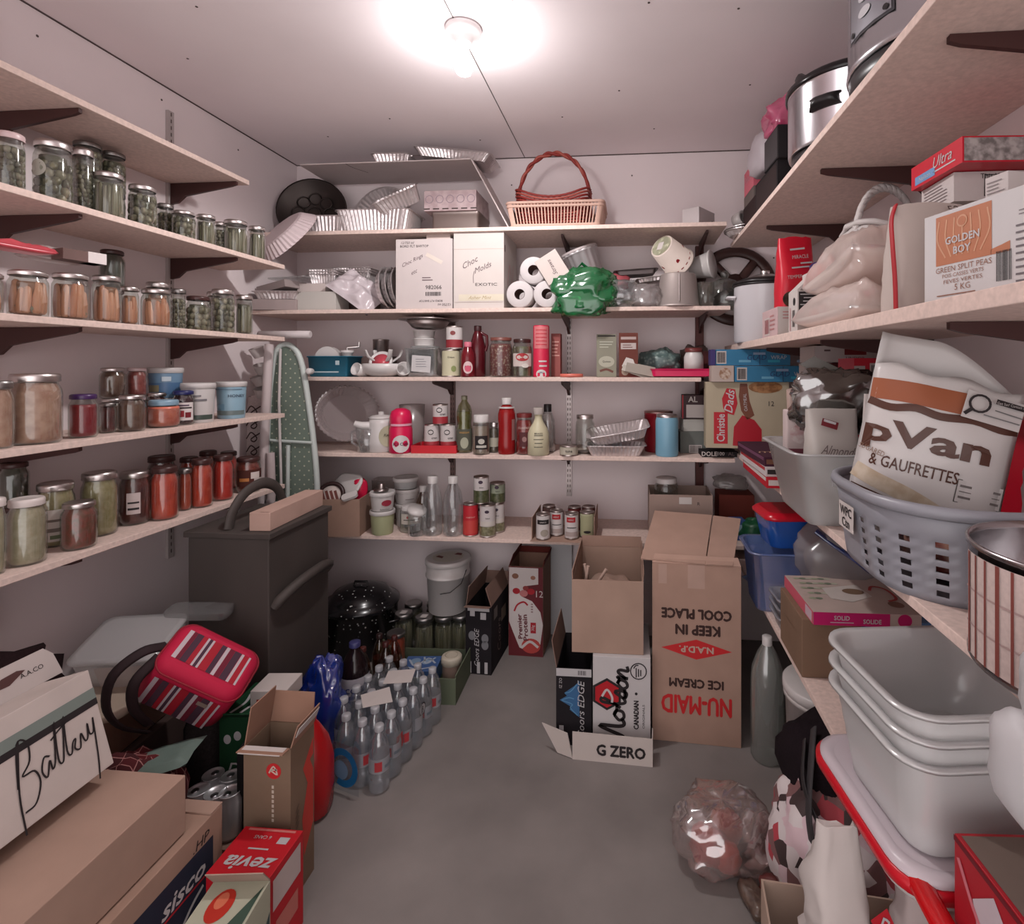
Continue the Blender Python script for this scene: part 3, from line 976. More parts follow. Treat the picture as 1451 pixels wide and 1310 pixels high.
def openbox(e, w, d, h, mt, inner=None, t=.004, flaps=(), flaplen=None, prints=None):
    """cardboard box with its flaps standing open. flaps: (side, lean in degrees from upright, outward positive)"""
    inner = inner or mt
    m = MB()
    m.box(-w / 2, w / 2, -d / 2, d / 2, 0, t, mt)
    m.box(-w / 2, w / 2, -d / 2, -d / 2 + t, t, h, mt); m.box(-w / 2, w / 2, d / 2 - t, d / 2, t, h, mt)
    m.box(-w / 2, -w / 2 + t, -d / 2 + t, d / 2 - t, t, h, mt); m.box(w / 2 - t, w / 2, -d / 2 + t, d / 2 - t, t, h, mt)
    if prints: prints(m)
    m.build('body', e)
    for side, lean, L in flaps:
        T = {'F': TR(0, -d / 2, h, 0, 0, 0), 'B': TR(0, d / 2, h, 0, 0, pi), 'L': TR(-w / 2, 0, h, 0, 0, -pi / 2), 'R': TR(w / 2, 0, h, 0, 0, pi / 2)}[side]
        ww = w if side in 'FB' else d
        T = T @ Matrix.Rotation(radians(lean), 4, 'X')
        m = MB(); m.box(-ww / 2 + .002, ww / 2 - .002, 0, t * .7, .001, L, inner, T); m.build('flap', e)


def tub(m, w, d, h, mt, r=.03, taper=.86, lip=.012, t=.002, T=None, n=6, ribs=0):
    secs = [(w * taper - .01, d * taper - .01, r * .8, 0), (w * taper, d * taper, r, .005)]
    K = max(1, ribs * 2)
    for i in range(1, K + 1):
        k = i / K; q = taper + (1 - taper) * k
        e = -.002 if (ribs and i % 2) else 0
        secs.append((w * q + e, d * q + e, r, .005 + (h - .005) * k))
    secs += [(w + 2 * lip, d + 2 * lip, r + lip, h), (w + 2 * lip + .002, d + 2 * lip + .002, r + lip, h - .004), (w + 2 * lip, d + 2 * lip, r + lip, h + .002), (w - 2 * t, d - 2 * t, r, h), (w * taper - 2 * t, d * taper - 2 * t, r, .008)]
    m.loft(secs, mt, n, T)


def sack(m, w, d, h, mt, seed=0, top=.25, amp=.12, T=None, n=32, rings=14, neck=.9):
    """upright soft bag: full at the bottom, flattening toward a creased top edge"""
    L = []
    for j in range(rings + 1):
        f = j / rings
        dd = d * (1 - (1 - top) * max(0, (f - .35) / .65) ** 1.3); ww = w * (1 - (1 - neck) * f)
        row = []
        for i in range(n):
            a = 2 * pi * i / n
            sg = lambda x, q: (abs(x) ** q) * (1 if x >= 0 else -1)
            x, y = sg(cos(a), .55) * ww / 2, sg(sin(a), .55) * dd / 2
            nz = noise.noise(Vector((x * 14 + seed, y * 14, f * 4.5 + seed))) + .6 * (1 - 2 * abs(noise.noise(Vector((x * 34 + seed, y * 34, f * 10 + seed)))))
            k = 1 + amp * nz
            row.append((x * (1 + amp * .4 * nz), y * k + amp * .25 * d * nz, h * f * (1 + (.03 * nz if j == rings else 0))))
        L.append(row)
    m.loops(L, mt, True, True, True, T)
# ================================================================ back wall, top shelf
z = ZB[0]
PX = .0033
def BP(u, Y, z_): q = atY(u, PV, Y); return (q.x, q.y, z_ + .0005)
def zat(v, u, Y): return hgt(v, depth(atY(u, PV, Y)))

# dark fluted cake pan leaning in the corner
m = MB(); DK = metal(66, 60, 58, .45)
m.lathe([(.001, 0), (.13, 0), (.138, .004), (.157, .045), (.167, .047), (.167, .043), (.154, .040), (.134, -.004 + .01), (.001, .006)], DK, 40)
for k in range(8):
    a = 2 * pi * k / 8; m.tube([(.075 * cos(a) + .03 * cos(b), .075 * sin(a) + .03 * sin(b), .009) for b in [2 * pi * i / 12 for i in range(12)]], .004, DK, 6, True)
m.tube([(.03 * cos(b), .03 * sin(b), .009) for b in [2 * pi * i / 16 for i in range(16)]], .004, DK, 6, True)
solo(m, 'cake_pan', 'round dark metal pan with embossed flower leaning in the back corner', 'pan', BP(446, 2.60, z + .150), .25, rx=radians(80))
m = MB(); roundpan(m, .14, .045, FOIL(), amp=.02)
solo(m, 'foil_pie_pan', 'round foil pan standing on edge behind the loaf trays, open side forward', 'foil pan', BP(546, 2.655, z + .142), -.1, group='foil pans on the top back shelf', rx=radians(72))
m = MB(); pan(m, .21, .15, .07, FOIL(), .03)
solo(m, 'foil_roasting_pan', 'foil pan tipped diagonally against the round foil pan', 'foil pan', BP(570, 2.46, z + .125), .15, group='foil pans on the top back shelf', rx=radians(25), ry=radians(-25))
m = MB(); pan(m, .35, .20, .10, FOIL(), .03, .86)
solo(m, 'foil_roasting_pan', 'large rectangular foil roasting pan at the front of the top back shelf', 'foil pan', BP(540, 2.49, z), .0, group='foil pans on the top back shelf')
m = MB(); pan(m, .20, .20, .075, FOIL(), .03, .86)
solo(m, 'foil_roasting_pan', 'foil pan stacked left of the large roasting pan, below the dark cake pan', 'foil pan', BP(472, 2.49, z), .05, group='foil pans on the top back shelf')
mt = chunky((206, 184, 186), (186, 162, 164), 30, rough=.6)
t = thing('cookie_tin', 'grey rectangular tin supporting a pale patterned box', 'tin', BP(654, 2.56, z), 0)
m = MB(); m.loft([(.222, .19, .012, 0), (.226, .194, .014, .004), (.226, .194, .014, .085), (.232, .20, .014, .087), (.232, .20, .014, .10)], metal(150, 138, 134, .5), 4); m.build('body', t)
m = MB(); m.cbox(.25, .21, .095, mt); F = face_frame('F', .25, .21, .095)
for k in range(5): m.tube([(-.10 + k * .05 + .018 * cos(2 * pi * i / 12), -.1055, .055 + .018 * sin(2 * pi * i / 12)) for i in range(12)], .002, flat(176, 158, 168), 5, True)
for k in range(6): m.rect(F, -.112 + k * .045, -.038, .03, .006, flat(70, 56, 54))
solo(m, 'patterned_box', 'pale pink patterned flat box stacked on the grey tin', 'box', BP(648, 2.55, z + .101), 0, bevel=.002)
# folded white card sheet over the pans
L_, R_ = BP(424, 2.42, 0)[0], BP(668, 2.42, 0)[0]
m = MB(); WB = card(214, 200, 198, .03)
m.box(L_, R_, 2.42, 2.70, 2.318, 2.323, WB)
Rb = BP(722, 2.42, 0)[0]
a = atan2(2.318 - (z + .002), Rb - R_); Ls = sqrt((2.318 - z - .002) ** 2 + (Rb - R_) ** 2)
m.box(0, Ls, 2.42, 2.70, -.005, 0, WB, TR(R_, 0, 2.322, ry=a))
m.stroke(frame((L_ + .26, 2.42, 2.3175), (1, 0, 0), (0, -1, 0), (0, 0, -1)), [(-.03, .0), (-.02, -.05), (.02, -.12)], .004, INK(), .0005)
solo(m, 'folded_card_sheet', 'big white card sheet folded over the foil pans near the ceiling', 'card sheet')
m = MB(); pan(m, .17, .17, .04, FOIL(), .02)
solo(m, 'foil_roasting_pan', 'shallow foil tray on the left of the white card sheet', 'foil pan', BP(562, 2.52, 2.324), .05, group='foil pans on the top back shelf')
m = MB(); pan(m, .36, .19, .036, FOIL(), .02)
solo(m, 'foil_roasting_pan', 'foil tray sloping down off the right end of the white card sheet', 'foil pan', BP(648, 2.55, 2.345), .0, group='foil pans on the top back shelf', ry=radians(7))
m = MB(); m.loft([(.15, .10, .004, 0), (.15, .10, .004, .004)], metal(235, 225, 225, .4), 3)
m.loft([(.125, .075, .002, .0042), (.125, .075, .002, .005)], flat(150, 138, 138, .4), 3)
solo(m, 'foil_cover', 'small rectangular foil lid tilted on top of the foil tray', 'lid', BP(572, 2.52, 2.378), -.15, rx=radians(22))

# baskets
def slat_basket(name, label, cat, loc, w, d, h, mt, rim, slat, step, taper=.9, rz=0.0, handle=None, group=None):
    t = thing(name, label, cat, loc, rz)
    m = MB(); P0 = dense(w * taper, d * taper, .02, step); P1 = [p / taper for p in P0]
    m.loops([[(p.x, p.y, .002) for p in P0], [(p.x, p.y, .006) for p in P0]], mt); m.build('base', t)
    m = MB()
    for p, q in zip(P0, P1): m.tube([(p.x, p.y, .004), (q.x, q.y, h)], slat, mt, 6)
    m.build('slats', t)
    m = MB()
    for zz, k in ((.006, 0), (h * .12, .12), (h * .86, .86), (h, 1)):
        m.tube([(p.x + (q.x - p.x) * k, p.y + (q.y - p.y) * k, zz) for p, q in zip(P0, P1)], rim, mt, 6, True)
    m.build('rim', t)
    return t


BEIGE = flat(214, 176, 160, .6); RW = flat(150, 50, 44, .55); RW2 = flat(176, 84, 72, .5)
bc = BP(791, 2.52, z)
slat_basket('slatted_basket', 'beige slatted tray basket with the red handled basket inside', 'basket', bc, .445, .24, .115, BEIGE, .007, .0032, .014)
t = thing('wicker_basket', 'red brown wicker basket with tall hoop handle, nested in beige basket', 'basket', (bc[0] - .02, bc[1], z + .017), 0)
P0 = dense(.32, .165, .05, .012); m = MB()
rows = 12
for k in range(rows):
    f = k / (rows - 1)
    pts = []
    for i, p in enumerate(P0):
        s = 1 + .08 * f; rise = .052 * f * (abs(p.x) / .17) ** 2
        o = .0022 * (1 if (i // 1 + k) % 2 else -1); nn = p.normalized()
        pts.append((p.x * s + nn.x * o, p.y * s + nn.y * o,   .006 + f * .128 + rise))
    m.tube(pts, .0055, RW2 if k % 3 == 1 else RW, 5, True)
for i, p in enumerate(P0):
    if i % 4 == 0: m.tube([(p.x, p.y, .0), (p.x * 1.07, p.y * 1.07, .125)], .004, RW, 5)
m.loops([[(p.x, p.y, 0) for p in P0], [(p.x, p.y, .004) for p in P0]], RW)
m.build('woven_body', t)
m = MB(); H = .365
for ph in (0, pi):
    pts = []
    for i in range(61):
        a = pi * i / 60
        x, zz = -.175 * cos(a) * (1 - .04 * sin(a)), .09 + (H - .09) * sin(a) ** .8 if 0 < i < 60 else .06
        ox = .006 * cos(i * .55 + ph); pts.append((x + ox * sin(a) * 0.4, ox, zz + .006 * sin(i * .55 + ph)))
    m.tube(pts, .0075, RW2 if ph else RW, 7)
m.build('handle', t)
w_, dp, h_ = .085, .15, .088; m = MB(); m.cbox(w_, dp, h_, card(206, 196, 196, .02)); loc = BP(990, 2.52, z)
m.rect(face_frame('R', w_, dp, h_), .05, -.01, .012, .025, INK())
solo(m, 'white_carton', 'small plain white carton at the right end of the top back shelf', 'box', loc, -.62, bevel=.001)

# ================================================================ second shelf
z = ZB[1]
# clutter at the left end
t = thing('small_carton', 'grey white flat carton under the fluted white cover', 'box', BP(398, 2.43, z + .0), .15)
m = MB(); m.cbox(.20, .13, .05, card(176, 160, 158)); m.build('body', t, .002)
m = MB(); pan(m, .20, .14, .035, FOIL(), .02)
solo(m, 'foil_roasting_pan', 'foil tray on the grey carton at the left end of second shelf', 'foil pan', BP(400, 2.43, z + .052), .1, group='foil pans on the second back shelf')
m = MB(); m.cbox(.19, .12, .035, card(160, 146, 144))
solo(m, 'small_carton', 'grey slanted carton lying on the foil tray, left end', 'box', BP(400, 2.43, z + .093), -.3, bevel=.002, ry=radians(-8))
m = MB(); m.loft([(.22, .15, .02, 0), (.225, .155, .02, .002), (.225, .155, .02, .006)], CLEAR(), 4)
solo(m, 'clear_cover', 'clear plastic lid lying below the fluted white cover', 'lid', BP(422, 2.45, z + .15), -.2)
t = thing('small_carton', 'plain white carton at the left end of the second back shelf', 'box', BP(455, 2.46, z), 0)
m = MB(); m.cbox(.215, .12, .088, card(200, 194, 188, .03)); m.build('body', t, .0015)
m = MB(); lump(m, .13, .10, .06, flat(214, 30, 60, .3), seed=4)
solo(m, 'plastic_bag', 'crumpled red plastic bag behind the plain white carton', 'bag', BP(468, 2.62, z + .09), 0)
m = MB(); m.cbox(.14, .08, .04, card(206, 192, 188)); solo(m, 'small_carton', 'low pale carton wedged on the white carton under the muffin pans', 'box', BP(448, 2.46, z + .089), 0, bevel=.001)
for k, (u, ww, l) in enumerate(((464, .13, 'small fluted foil pan stack on the pale carton'), (505, .19, 'longer foil pan beside the fluted one, second shelf'))):
    m = MB()
    for q in range(3): pan(m, ww, .13, .045, FOIL(), .02, T=TR(0, 0, .012 * q), step=.006)
    solo(m, 'foil_pan', l, 'foil pan', BP(u, 2.60 if k else 2.50, z + (.155 if k else .13)), 0, group='foil pans on the second back shelf')
m = MB(); m.cbox(.20, .12, .15, card(150, 120, 112)); solo(m, 'small_carton', 'brown carton mostly hidden behind the white plastic bag', 'box', BP(505, 2.64, z), 0, bevel=.001)
m = MB(); pillow(m, .24, .17, .06, flat(204, 192, 196, .25), seed=9, crumple=.8, nx=22, ny=18)
solo(m, 'plastic_bag', 'white plastic bag slumped over in front of the brown carton', 'bag', BP(508, 2.47, z + .085), .1, ry=radians(36), rx=radians(48))
for k in range(3):
    m = MB(); roundpan(m, .095, .03, FOIL(), amp=.02, n=48)
    solo(m, 'foil_pie_pan', ('foil pie pan standing on edge, nearest the white bag', 'foil pie pan standing on edge, middle of three', 'foil pie pan standing on edge against the stamped carton')[k], 'foil pan', (BP(549, 2.46, 0)[0] - .028 + .028 * k, 2.47 + .004 * k, z + .105), 0, group='foil pie pans standing on edge', ry=radians(82))
# two white cartons
m, loc, w_, dp, h_, F = bbox(561, 641, 339, 2.39, .24, z, card(206, 194, 192, .02))
GR = flat(110, 92, 96, .8)
m.text(F, '12/750 ml', -w_ * .29, h_ * .45, .011, INK(), shear=.2); m.text(F, 'BORD FLT BARTOP', -w_ * .17, h_ * .40, .011, INK())
m.text(F, 'Choc Rings', -w_ * .20, h_ * .19, .022, GR, rot=.45, shear=.5); m.text(F, 'etc', -w_ * .17, h_ * .03, .014, GR, rot=.45, shear=.5)
m.rect(F, w_ * .18, h_ * .22, .085, .018, card(222, 204, 190), .0007, -.5)
m.lines(F, w_ * .08, -h_ * .07, .06, .022, GR, 2); m.text(F, '982066', w_ * .17, -h_ * .19, .018, INK()); m.bars(F, w_ * .17, -h_ * .285, .075, .018, INK(), 22)
m.text(F, 'BORD FLT BARTOP', w_ * .12, -h_ * .385, .009, INK(), rot=pi); m.text(F, '12/750 ml', w_ * .36, -h_ * .44, .011, INK(), rot=pi)
solo(m, 'white_carton', 'white carton stamped with bartop wording and a bar code', 'box', loc, 0, bevel=.002)
m = MB(); m.cbox(.115, .12, .034, card(214, 188, 178)); solo(m, 'small_carton', 'small beige block lying on the stamped white carton', 'box', (loc[0] + .06, 2.47, z + h_ + .001), 0, bevel=.003)
m, loc, w_, dp, h_, F = bbox(643, 714, 328, 2.385, .26, z, card(210, 199, 194, .02))
m.rect(F, 0, h_ * .27, w_, .0015, flat(190, 170, 160)); m.rect(F, w_ * .05, -h_ * .36, w_ * .9, .03, card(220, 206, 180)); m.rect(F, 0, -h_ * .42, w_ * .96, .0015, flat(150, 130, 120))
m.text(F, 'Choc', -w_ * .17, h_ * .10, .026, GR, rot=.5, shear=.5); m.text(F, 'Molds', w_ * .08, h_ * .03, .024, GR, rot=.4, shear=.5); m.stroke(F, [(-.02, -.005), (-.025, -.03), (-.024, -.06)], .0025, GR)
m.text(F, 'EXOTIC', w_ * .15, -h_ * .19, .013, INK(), w=.10); m.text(F, 'Asher Mint', w_ * .02, -h_ * .36, .016, flat(176, 156, 120), shear=.4)
Rf = face_frame('R', w_, dp, h_); m.stroke(Rf, [(-.06, -.06), (-.02, .04), (.03, -.05), (.06, .05)], .006, flat(216, 150, 150)); m.rect(Rf, -.11, .10, .014, .03, GR)
solo(m, 'white_carton', 'taller white carton with handwriting, beside the toilet rolls', 'box', loc, 0, bevel=.002)


# toilet rolls, ends facing forward
RP = flat(208, 200, 200, .95); CORE = card(120, 92, 84)
t0 = None
for u, v, lab in ((736.3, 421.7, 'left toilet roll of the two on the shelf'), (772.0, 422.3, 'right toilet roll of the two on the shelf, by green bag'), (751.6, 394.8, 'toilet roll resting on top of two others')):
    p = atY(u, v, 2.385)
    if t0 is None:
        r = .0615; z0 = z + r
        t0 = thing('toilet_roll', lab, 'toilet roll', (p.x, 2.385, z + r + .001), 0, 'toilet rolls in a pyramid')
        m = MB(); m.lathe([(.024, 0), (r * .93, 0), (r, .004), (r, .098), (r * .93, .102), (.024, .102)], RP, 28, TR(rx=-pi / 2), cap0=False, cap1=False); m.build('paper', t0)
        m = MB(); m.lathe([(.0242, .0005), (.0242, .1015)], CORE, 20, TR(rx=-pi / 2), cap0=False, cap1=False); m.lathe([(.0225, .0005), (.0225, .1015)], CORE, 20, TR(rx=-pi / 2), cap0=False, cap1=False); m.build('cardboard_core', t0)
        x0 = p.x
    else:
        if v > 400: dup(t0, (x0 + .124, 2.385, z + r + .001), .4 * 0, lab)
        else: dup(t0, (x0 + .062, 2.385, z + r + .001 + .1075), 0, lab)

t = thing('card_box', 'white hand-lettered straws box tipped against the toilet rolls', 'box', (x0 + .185, 2.40, z + .124), 0, ry=radians(-32))
m = MB(); m.cbox(.11, .09, .125, card(208, 194, 188, .02)); F = face_frame('F', .11, .09, .125)
m.text(F, 'Straws', .0, .0, .019, GR, rot=pi / 2 - .05, shear=.3); m.build('body', t, .0015)
t = thing('fluted_pail', 'silver white fluted pail lying tipped behind the straws box', 'pail', BP(838, 2.60, z + .141), .3); aim(t, (-.35, -.12, .93))
m = MB(); m.lathe([(.065, 0), (.068, .004), (.082, .15), (.088, .152), (.088, .160), (.084, .162), (.08, .155), (.064, .006)], flat(226, 218, 220, .35, .3), 64, flute=(16, .03)); m.build('body', t)
m = MB(); m.lathe([(.09, .16), (.092, .164), (.088, .172), (.001, .174)], flat(196, 184, 184, .35), 36); m.build('lid', t)
m = MB(); m.cbox(.16, .14, .14, card(150, 128, 122)); solo(m, 'small_carton', 'dull carton behind the green bag holding up the fluted pail', 'box', BP(836, 2.65, z), 0, bevel=.001)
# green bag slumped over the edge
GREEN = thin((90, 190, 130), .08, .15, .6, (10, 128, 72), .4)
t = thing('plastic_bag', 'translucent green plastic bag slumping over the shelf edge', 'bag', BP(828, 2.40, z - .028), 0)
m = MB(); lump(m, .255, .17, .185, GREEN, seed=7, amp=.34, freq=2.0, nu=56, nv=32)
lump(m, .19, .05, .11, GREEN, TR(-.012, -.064, -.016), seed=3, amp=.25)
m.tube([(-.02, 0, .16), (-.035, -.01, .20), (-.01, -.01, .225), (.02, 0, .20), (.035, 0, .16)], .008, GREEN, 6, flat_=.35); m.tube([(.05, .02, .15), (.075, .02, .19), (.10, .02, .16)], .008, GREEN, 6, flat_=.35)
m.build('bag', t)
m = MB(); m.cbox(.065, .04, .05, card(214, 220, 200)); solo(m, 'small_carton', 'small pale box inside the green plastic bag', 'box', BP(838, 2.40, z + .012), .2)

# bags and dishes to its right
m = MB(); lump(m, .17, .14, .12, CLEAR(), seed=12, amp=.3, freq=2.2, nu=36, nv=20)
solo(m, 'plastic_bag', 'clear crinkled plastic bag right of the green bag', 'bag', BP(879, 2.44, z), 0)
m = MB(); lump(m, .12, .09, .07, flat(178, 84, 92, .35), seed=5, amp=.3, freq=2)
solo(m, 'plastic_bag', 'dusty red bag behind the clear crinkled bag', 'bag', BP(872, 2.56, z + .10), 0)
m = MB(); m.cbox(.20, .15, .10, card(140, 118, 114)); solo(m, 'small_carton', 'brown grey carton behind the clear crinkled bags', 'box', BP(893, 2.65, z), 0, bevel=.001)
m = MB(); lump(m, .13, .12, .10, MILK(.3, (206, 196, 196)), seed=15, amp=.28, freq=2.2)
solo(m, 'plastic_bag', 'small cloudy plastic bag beside the metal pail', 'bag', BP(916, 2.43, z), 0)
m = MB(); pan(m, .19, .12, .022, metal(96, 88, 88, .4), .015, .94, step=.02, flute=0)
solo(m, 'baking_tray', 'dark baking tray lying across the crinkled bags', 'tray', BP(900, 2.60, z + .172), .1, ry=radians(-4))
m = MB(); pan(m, .12, .10, .018, FOIL(), .015, .9); solo(m, 'foil_cover', 'pale foil lid under the dark baking tray', 'lid', BP(922, 2.56, z + .135), .1, ry=radians(-8))
m = MB(); lump(m, .09, .08, .05, flat(70, 78, 78, .4), seed=2); solo(m, 'plastic_bag', 'dark green grey bag lump on the carton behind the tray', 'bag', BP(868, 2.66, z + .101), 0)
# inverted metal pail, tipped tubs
t = thing('metal_pail', 'dull metal pail standing upside down on the second back shelf', 'pail', BP(961, 2.45, z), 0)
m = MB(); m.lathe([(.098, 0), (.101, .002), (.101, .008), (.096, .010), (.080, .145), (.076, .150), (.001, .151)], flat(190, 178, 174, .45, .6), 32); m.build('body', t)
for a in (-1.6, .2):
    m = MB(); m.tube([(.097 * cos(a), .097 * sin(a), .02), (.0815 * cos(a), .0815 * sin(a), .14)], .0022, metal(160, 150, 148, .4), 6); m.build('seam', t)
t = thing('printed_tub', 'tipped white paper tub with red print and white sticker', 'tub', BP(950, 2.47, z + .245), 0, rx=0, ry=radians(68))
aim(t, (.58, .62, -.42))
m = MB(); m.lathe([(.055, -.07), (.058, -.068), (.075, .062), (.080, .064), (.080, .070), (.074, .070), (.070, .062), (.054, -.064)], flat(222, 206, 196, .5), 32)
RD = flat(176, 44, 56, .6)
for k in range(10): cdisc(m, .067, k * .63, .005 + .02 * (k % 2), .008, .012, RD)
for k in range(16): cband(m, .073, .045, .05, k * .39, .1, RD)
m.build('body', t)
m = MB(); m.lathe([(.001, -.0715), (.05, -.0715)], flat(206, 204, 176, .5), 24); m.rect(frame((0, 0, -.072), (1, 0, 0), (0, -1, 0), (0, 0, -1)), .005, 0, .03, .04, WHITEC(), .0006); m.build('base_label', t)
t = thing('plastic_pot', 'white plastic pot lying behind the tipped printed tub', 'tub', BP(994, 2.56, z + .205), 0); aim(t, (.75, -.35, .1))
m = MB(); m.lathe([(.045, -.05), (.062, .045), (.068, .047), (.068, .054), (.001, .055)], WHITEP(), 28); m.build('body', t)
m = MB(); m.cbox(.15, .12, .135, card(150, 130, 126)); solo(m, 'small_carton', 'grey carton hidden behind the inverted metal pail', 'box', BP(986, 2.66, z), 0, bevel=.001)
t = thing('drinking_glass', 'clear glass tumbler right of the inverted metal pail', 'glass', BP(1000, 2.43, z), 0)
m = MB(); m.lathe([(.030, 0), (.034, .004), (.038, .11), (.036, .11), (.031, .008), (.001, .008)], GLASS(), 20); m.build('bowl', t)
# dark ring lid and glass cake dome
t = thing('ring_rack', 'large dark brown ring with cut-outs leaning on the back wall', 'rack', BP(1042, 2.68, z + .13), 0, rx=radians(84))
m = MB(); DB = flat(70, 44, 40, .4)
m.tube([(.172 * cos(a), .172 * sin(a), 0) for a in [2 * pi * i / 40 for i in range(40)]], .026, DB, 8, True, flat_=.4)
for a in (.9, 2.3, 3.8, 5.4): m.tube([(.05 * cos(a), .05 * sin(a), 0), (.172 * cos(a), .172 * sin(a), 0)], .022, DB, 6, flat_=.4)
m.lathe([(.001, -.006), (.06, -.006), (.06, .006), (.001, .006)], DB, 20); m.build('ring', t)
t = thing('cake_dome', 'glass cake dome with knob at the right end of second shelf', 'cake dome', BP(1027, 2.55, z), 0)
m = MB(); m.lathe([(.085, .012), (.088, .02), (.088, .09), (.07, .125), (.03, .142), (.001, .144)], GLASS(), 32, cap0=False); m.build('dome', t)
m = MB(); m.lathe([(.012, .144), (.018, .155), (.022, .168), (.012, .182), (.001, .184)], GLASS(), 16); m.build('knob', t)
m = MB(); m.lathe([(.05, 0), (.055, .004), (.10, .008), (.105, .012), (.001, .012)], GLASS(), 32); m.build('plate', t)
# fluted white cover leaning where the shelves meet
m = MB(); WF = flat(224, 206, 208, .45)
L = []
for r_, zz in ((.001, .055), (.118, .055), (.128, .05), (.165, .004), (.168, 0), (.164, .001), (.125, .044), (.001, .048)):
    L.append([(r_ * (1 + (.035 if (i % 2 and .12 < r_ < .167) else 0)) * cos(2 * pi * i / 96), r_ * (1 + (.035 if (i % 2 and .12 < r_ < .167) else 0)) * sin(2 * pi * i / 96), zz) for i in range(96)])
m.loops(L, WF, smooth=False)
o = solo(m, 'fluted_cover', 'round white fluted plastic cover leaning at the shelf corner', 'cover', BP(408, 2.36, zat(340, 408, 2.36)), 0)
aim(o, (-.42, -.66, .62))
# ================================================================ back wall, third shelf
z = ZB[2]
t = thing('bin', 'open blue plastic bin holding white kitchen gadgets', 'bin', BP(475, 2.46, z), -.05)
w_, d_, h_ = .205, .13, .095
m = MB(); TEAL = plas(34, 112, 140, .4); tub(m, w_, d_, h_, TEAL, .01, .93, .004); F = frame((0, -d_ / 2 * .97 - .0005, h_ / 2), (1, 0, 0), (0, -.07, 1))
m.rect(F, -.01, -.025, .14, .006, plas(190, 210, 216), .004); m.rect(F, .055, .018, .02, .02, plas(190, 210, 216), .004); m.build('body', t)
t = thing('bread_roll_mould', 'round white gadget cover standing in the blue bin', 'gadget', BP(466, 2.455, z + .010), .1)
m = MB(); m.prism([(-.058, 0), (.058, 0)] + [(.058 * cos(pi * i / 14), .075 + .058 * sin(pi * i / 14)) for i in range(15)], -.02, .02, WHITEP(), TR(rx=pi / 2)); m.build('cover', t, .004)
t = thing('hand_grinder', 'white hand grinder standing at the right of the blue bin', 'grinder', BP(492, 2.46, z + .010), .2)
m = MB(); m.lathe([(.026, 0), (.028, .05), (.022, .075), (.024, .08), (.024, .10), (.030, .103), (.03, .115), (.001, .116)], WHITEP(), 20); m.build('body', t)
m = MB(); m.tube([(0, 0, .116), (0, 0, .13), (.05, 0, .132), (.055, 0, .132), (.055, 0, .155)], .005, SILVER(), 8); m.build('crank_handle', t)
t = thing('flour_sifter', 'silver flour sifter raised behind the white juicer', 'sifter', BP(540, 2.58, z + .10), 0)
m = MB(); m.lathe([(.036, 0), (.038, .002), (.038, .075), (.0395, .077), (.0395, .083), (.036, .083), (.035, .004), (.001, .004)], metal(160, 148, 146, .35), 28); m.build('body', t)
m = MB(); m.cbox(.16, .12, .099, card(120, 100, 96)); solo(m, 'small_carton', 'dim carton under the silver flour sifter', 'box', BP(534, 2.62, z), 0, bevel=.001)
t = thing('salad_spinner', 'white plastic spinner with winged arms and pink bowl', 'gadget', BP(545, 2.45, z), .1)
m = MB(); m.lathe([(.05, 0), (.085, .012), (.098, .035), (.10, .06), (.094, .062), (.09, .04), (.07, .02), (.001, .014)], WHITEP(), 32); m.build('bowl', t)
for a, n in ((.7, 'arm'), (2.4, 'arm'), (3.9, 'arm'), (5.4, 'arm')):
    m = MB(); m.tube([(.04 * cos(a), .04 * sin(a) - .01, .07), (.075 * cos(a), .075 * sin(a) - .01, .095), (.088 * cos(a), .088 * sin(a) - .01, .125)], .011, WHITEP(), 8, flat_=.5); m.build(n, t)
m = MB(); T = TR(0, -.035, .062, radians(62)); m.lathe([(.030, 0), (.052, .002), (.055, .02), (.046, .026), (.04, .016), (.001, .014)], WHITEP(), 28, T); m.build('hopper', t)
m = MB(); m.lathe([(.001, .0145), (.038, .0165), (.040, .019), (.001, .020)], plas(196, 70, 84), 24, T); m.build('pink_bowl', t)
for k, (u, s, l) in enumerate(((510, .03, 'small white scoop beside the blue bin'), (571, .032, 'white plastic cup lying right of the spinner'))):
    m = MB(); m.lathe([(s * .8, -s), (s, s * .9), (s * .92, s * .9), (s * .7, -s * .9), (.001, -s * .9)], WHITEP(), 20)
    o = solo(m, 'plastic_cup', l, 'cup', BP(u, 2.41, z + s), 0); aim(o, (.5 if k else -.3, -.8, .25))
# stacked clear container and cups
t = thing('square_container', 'clear square container with a paper label holding white cups', 'container', BP(603, 2.45, z), 0)
m = MB(); m.loft([(.135, .11, .02, 0), (.14, .115, .02, .004), (.158, .125, .022, .125), (.168, .135, .025, .127), (.168, .135, .025, .133), (.155, .122, .022, .133), (.137, .112, .02, .006)], CLEAR(), 5); m.build('body', t)
F = frame((0, -.0645, .065), (1, 0, 0), (0, -.05, 1))
m = MB(); m.rect(F, .005, -.005, .09, .075, card(204, 200, 200, .02), .002, -.08); m.lines(F, .01, .0, .06, .045, flat(140, 140, 146), 4, .2, .003); m.build('paper_label', t)
t = thing('nested_tubs', 'white nested plastic tubs inside the clear container', 'tub', BP(603, 2.46, z + .012), 0)
m = MB(); m.loft([(.105, .085, .03, 0), (.115, .09, .03, .125), (.122, .096, .03, .126), (.122, .096, .03, .130)], MILK(.75), 5); m.build('body', t)
r0 = zat(485, 603, 2.46) - .004
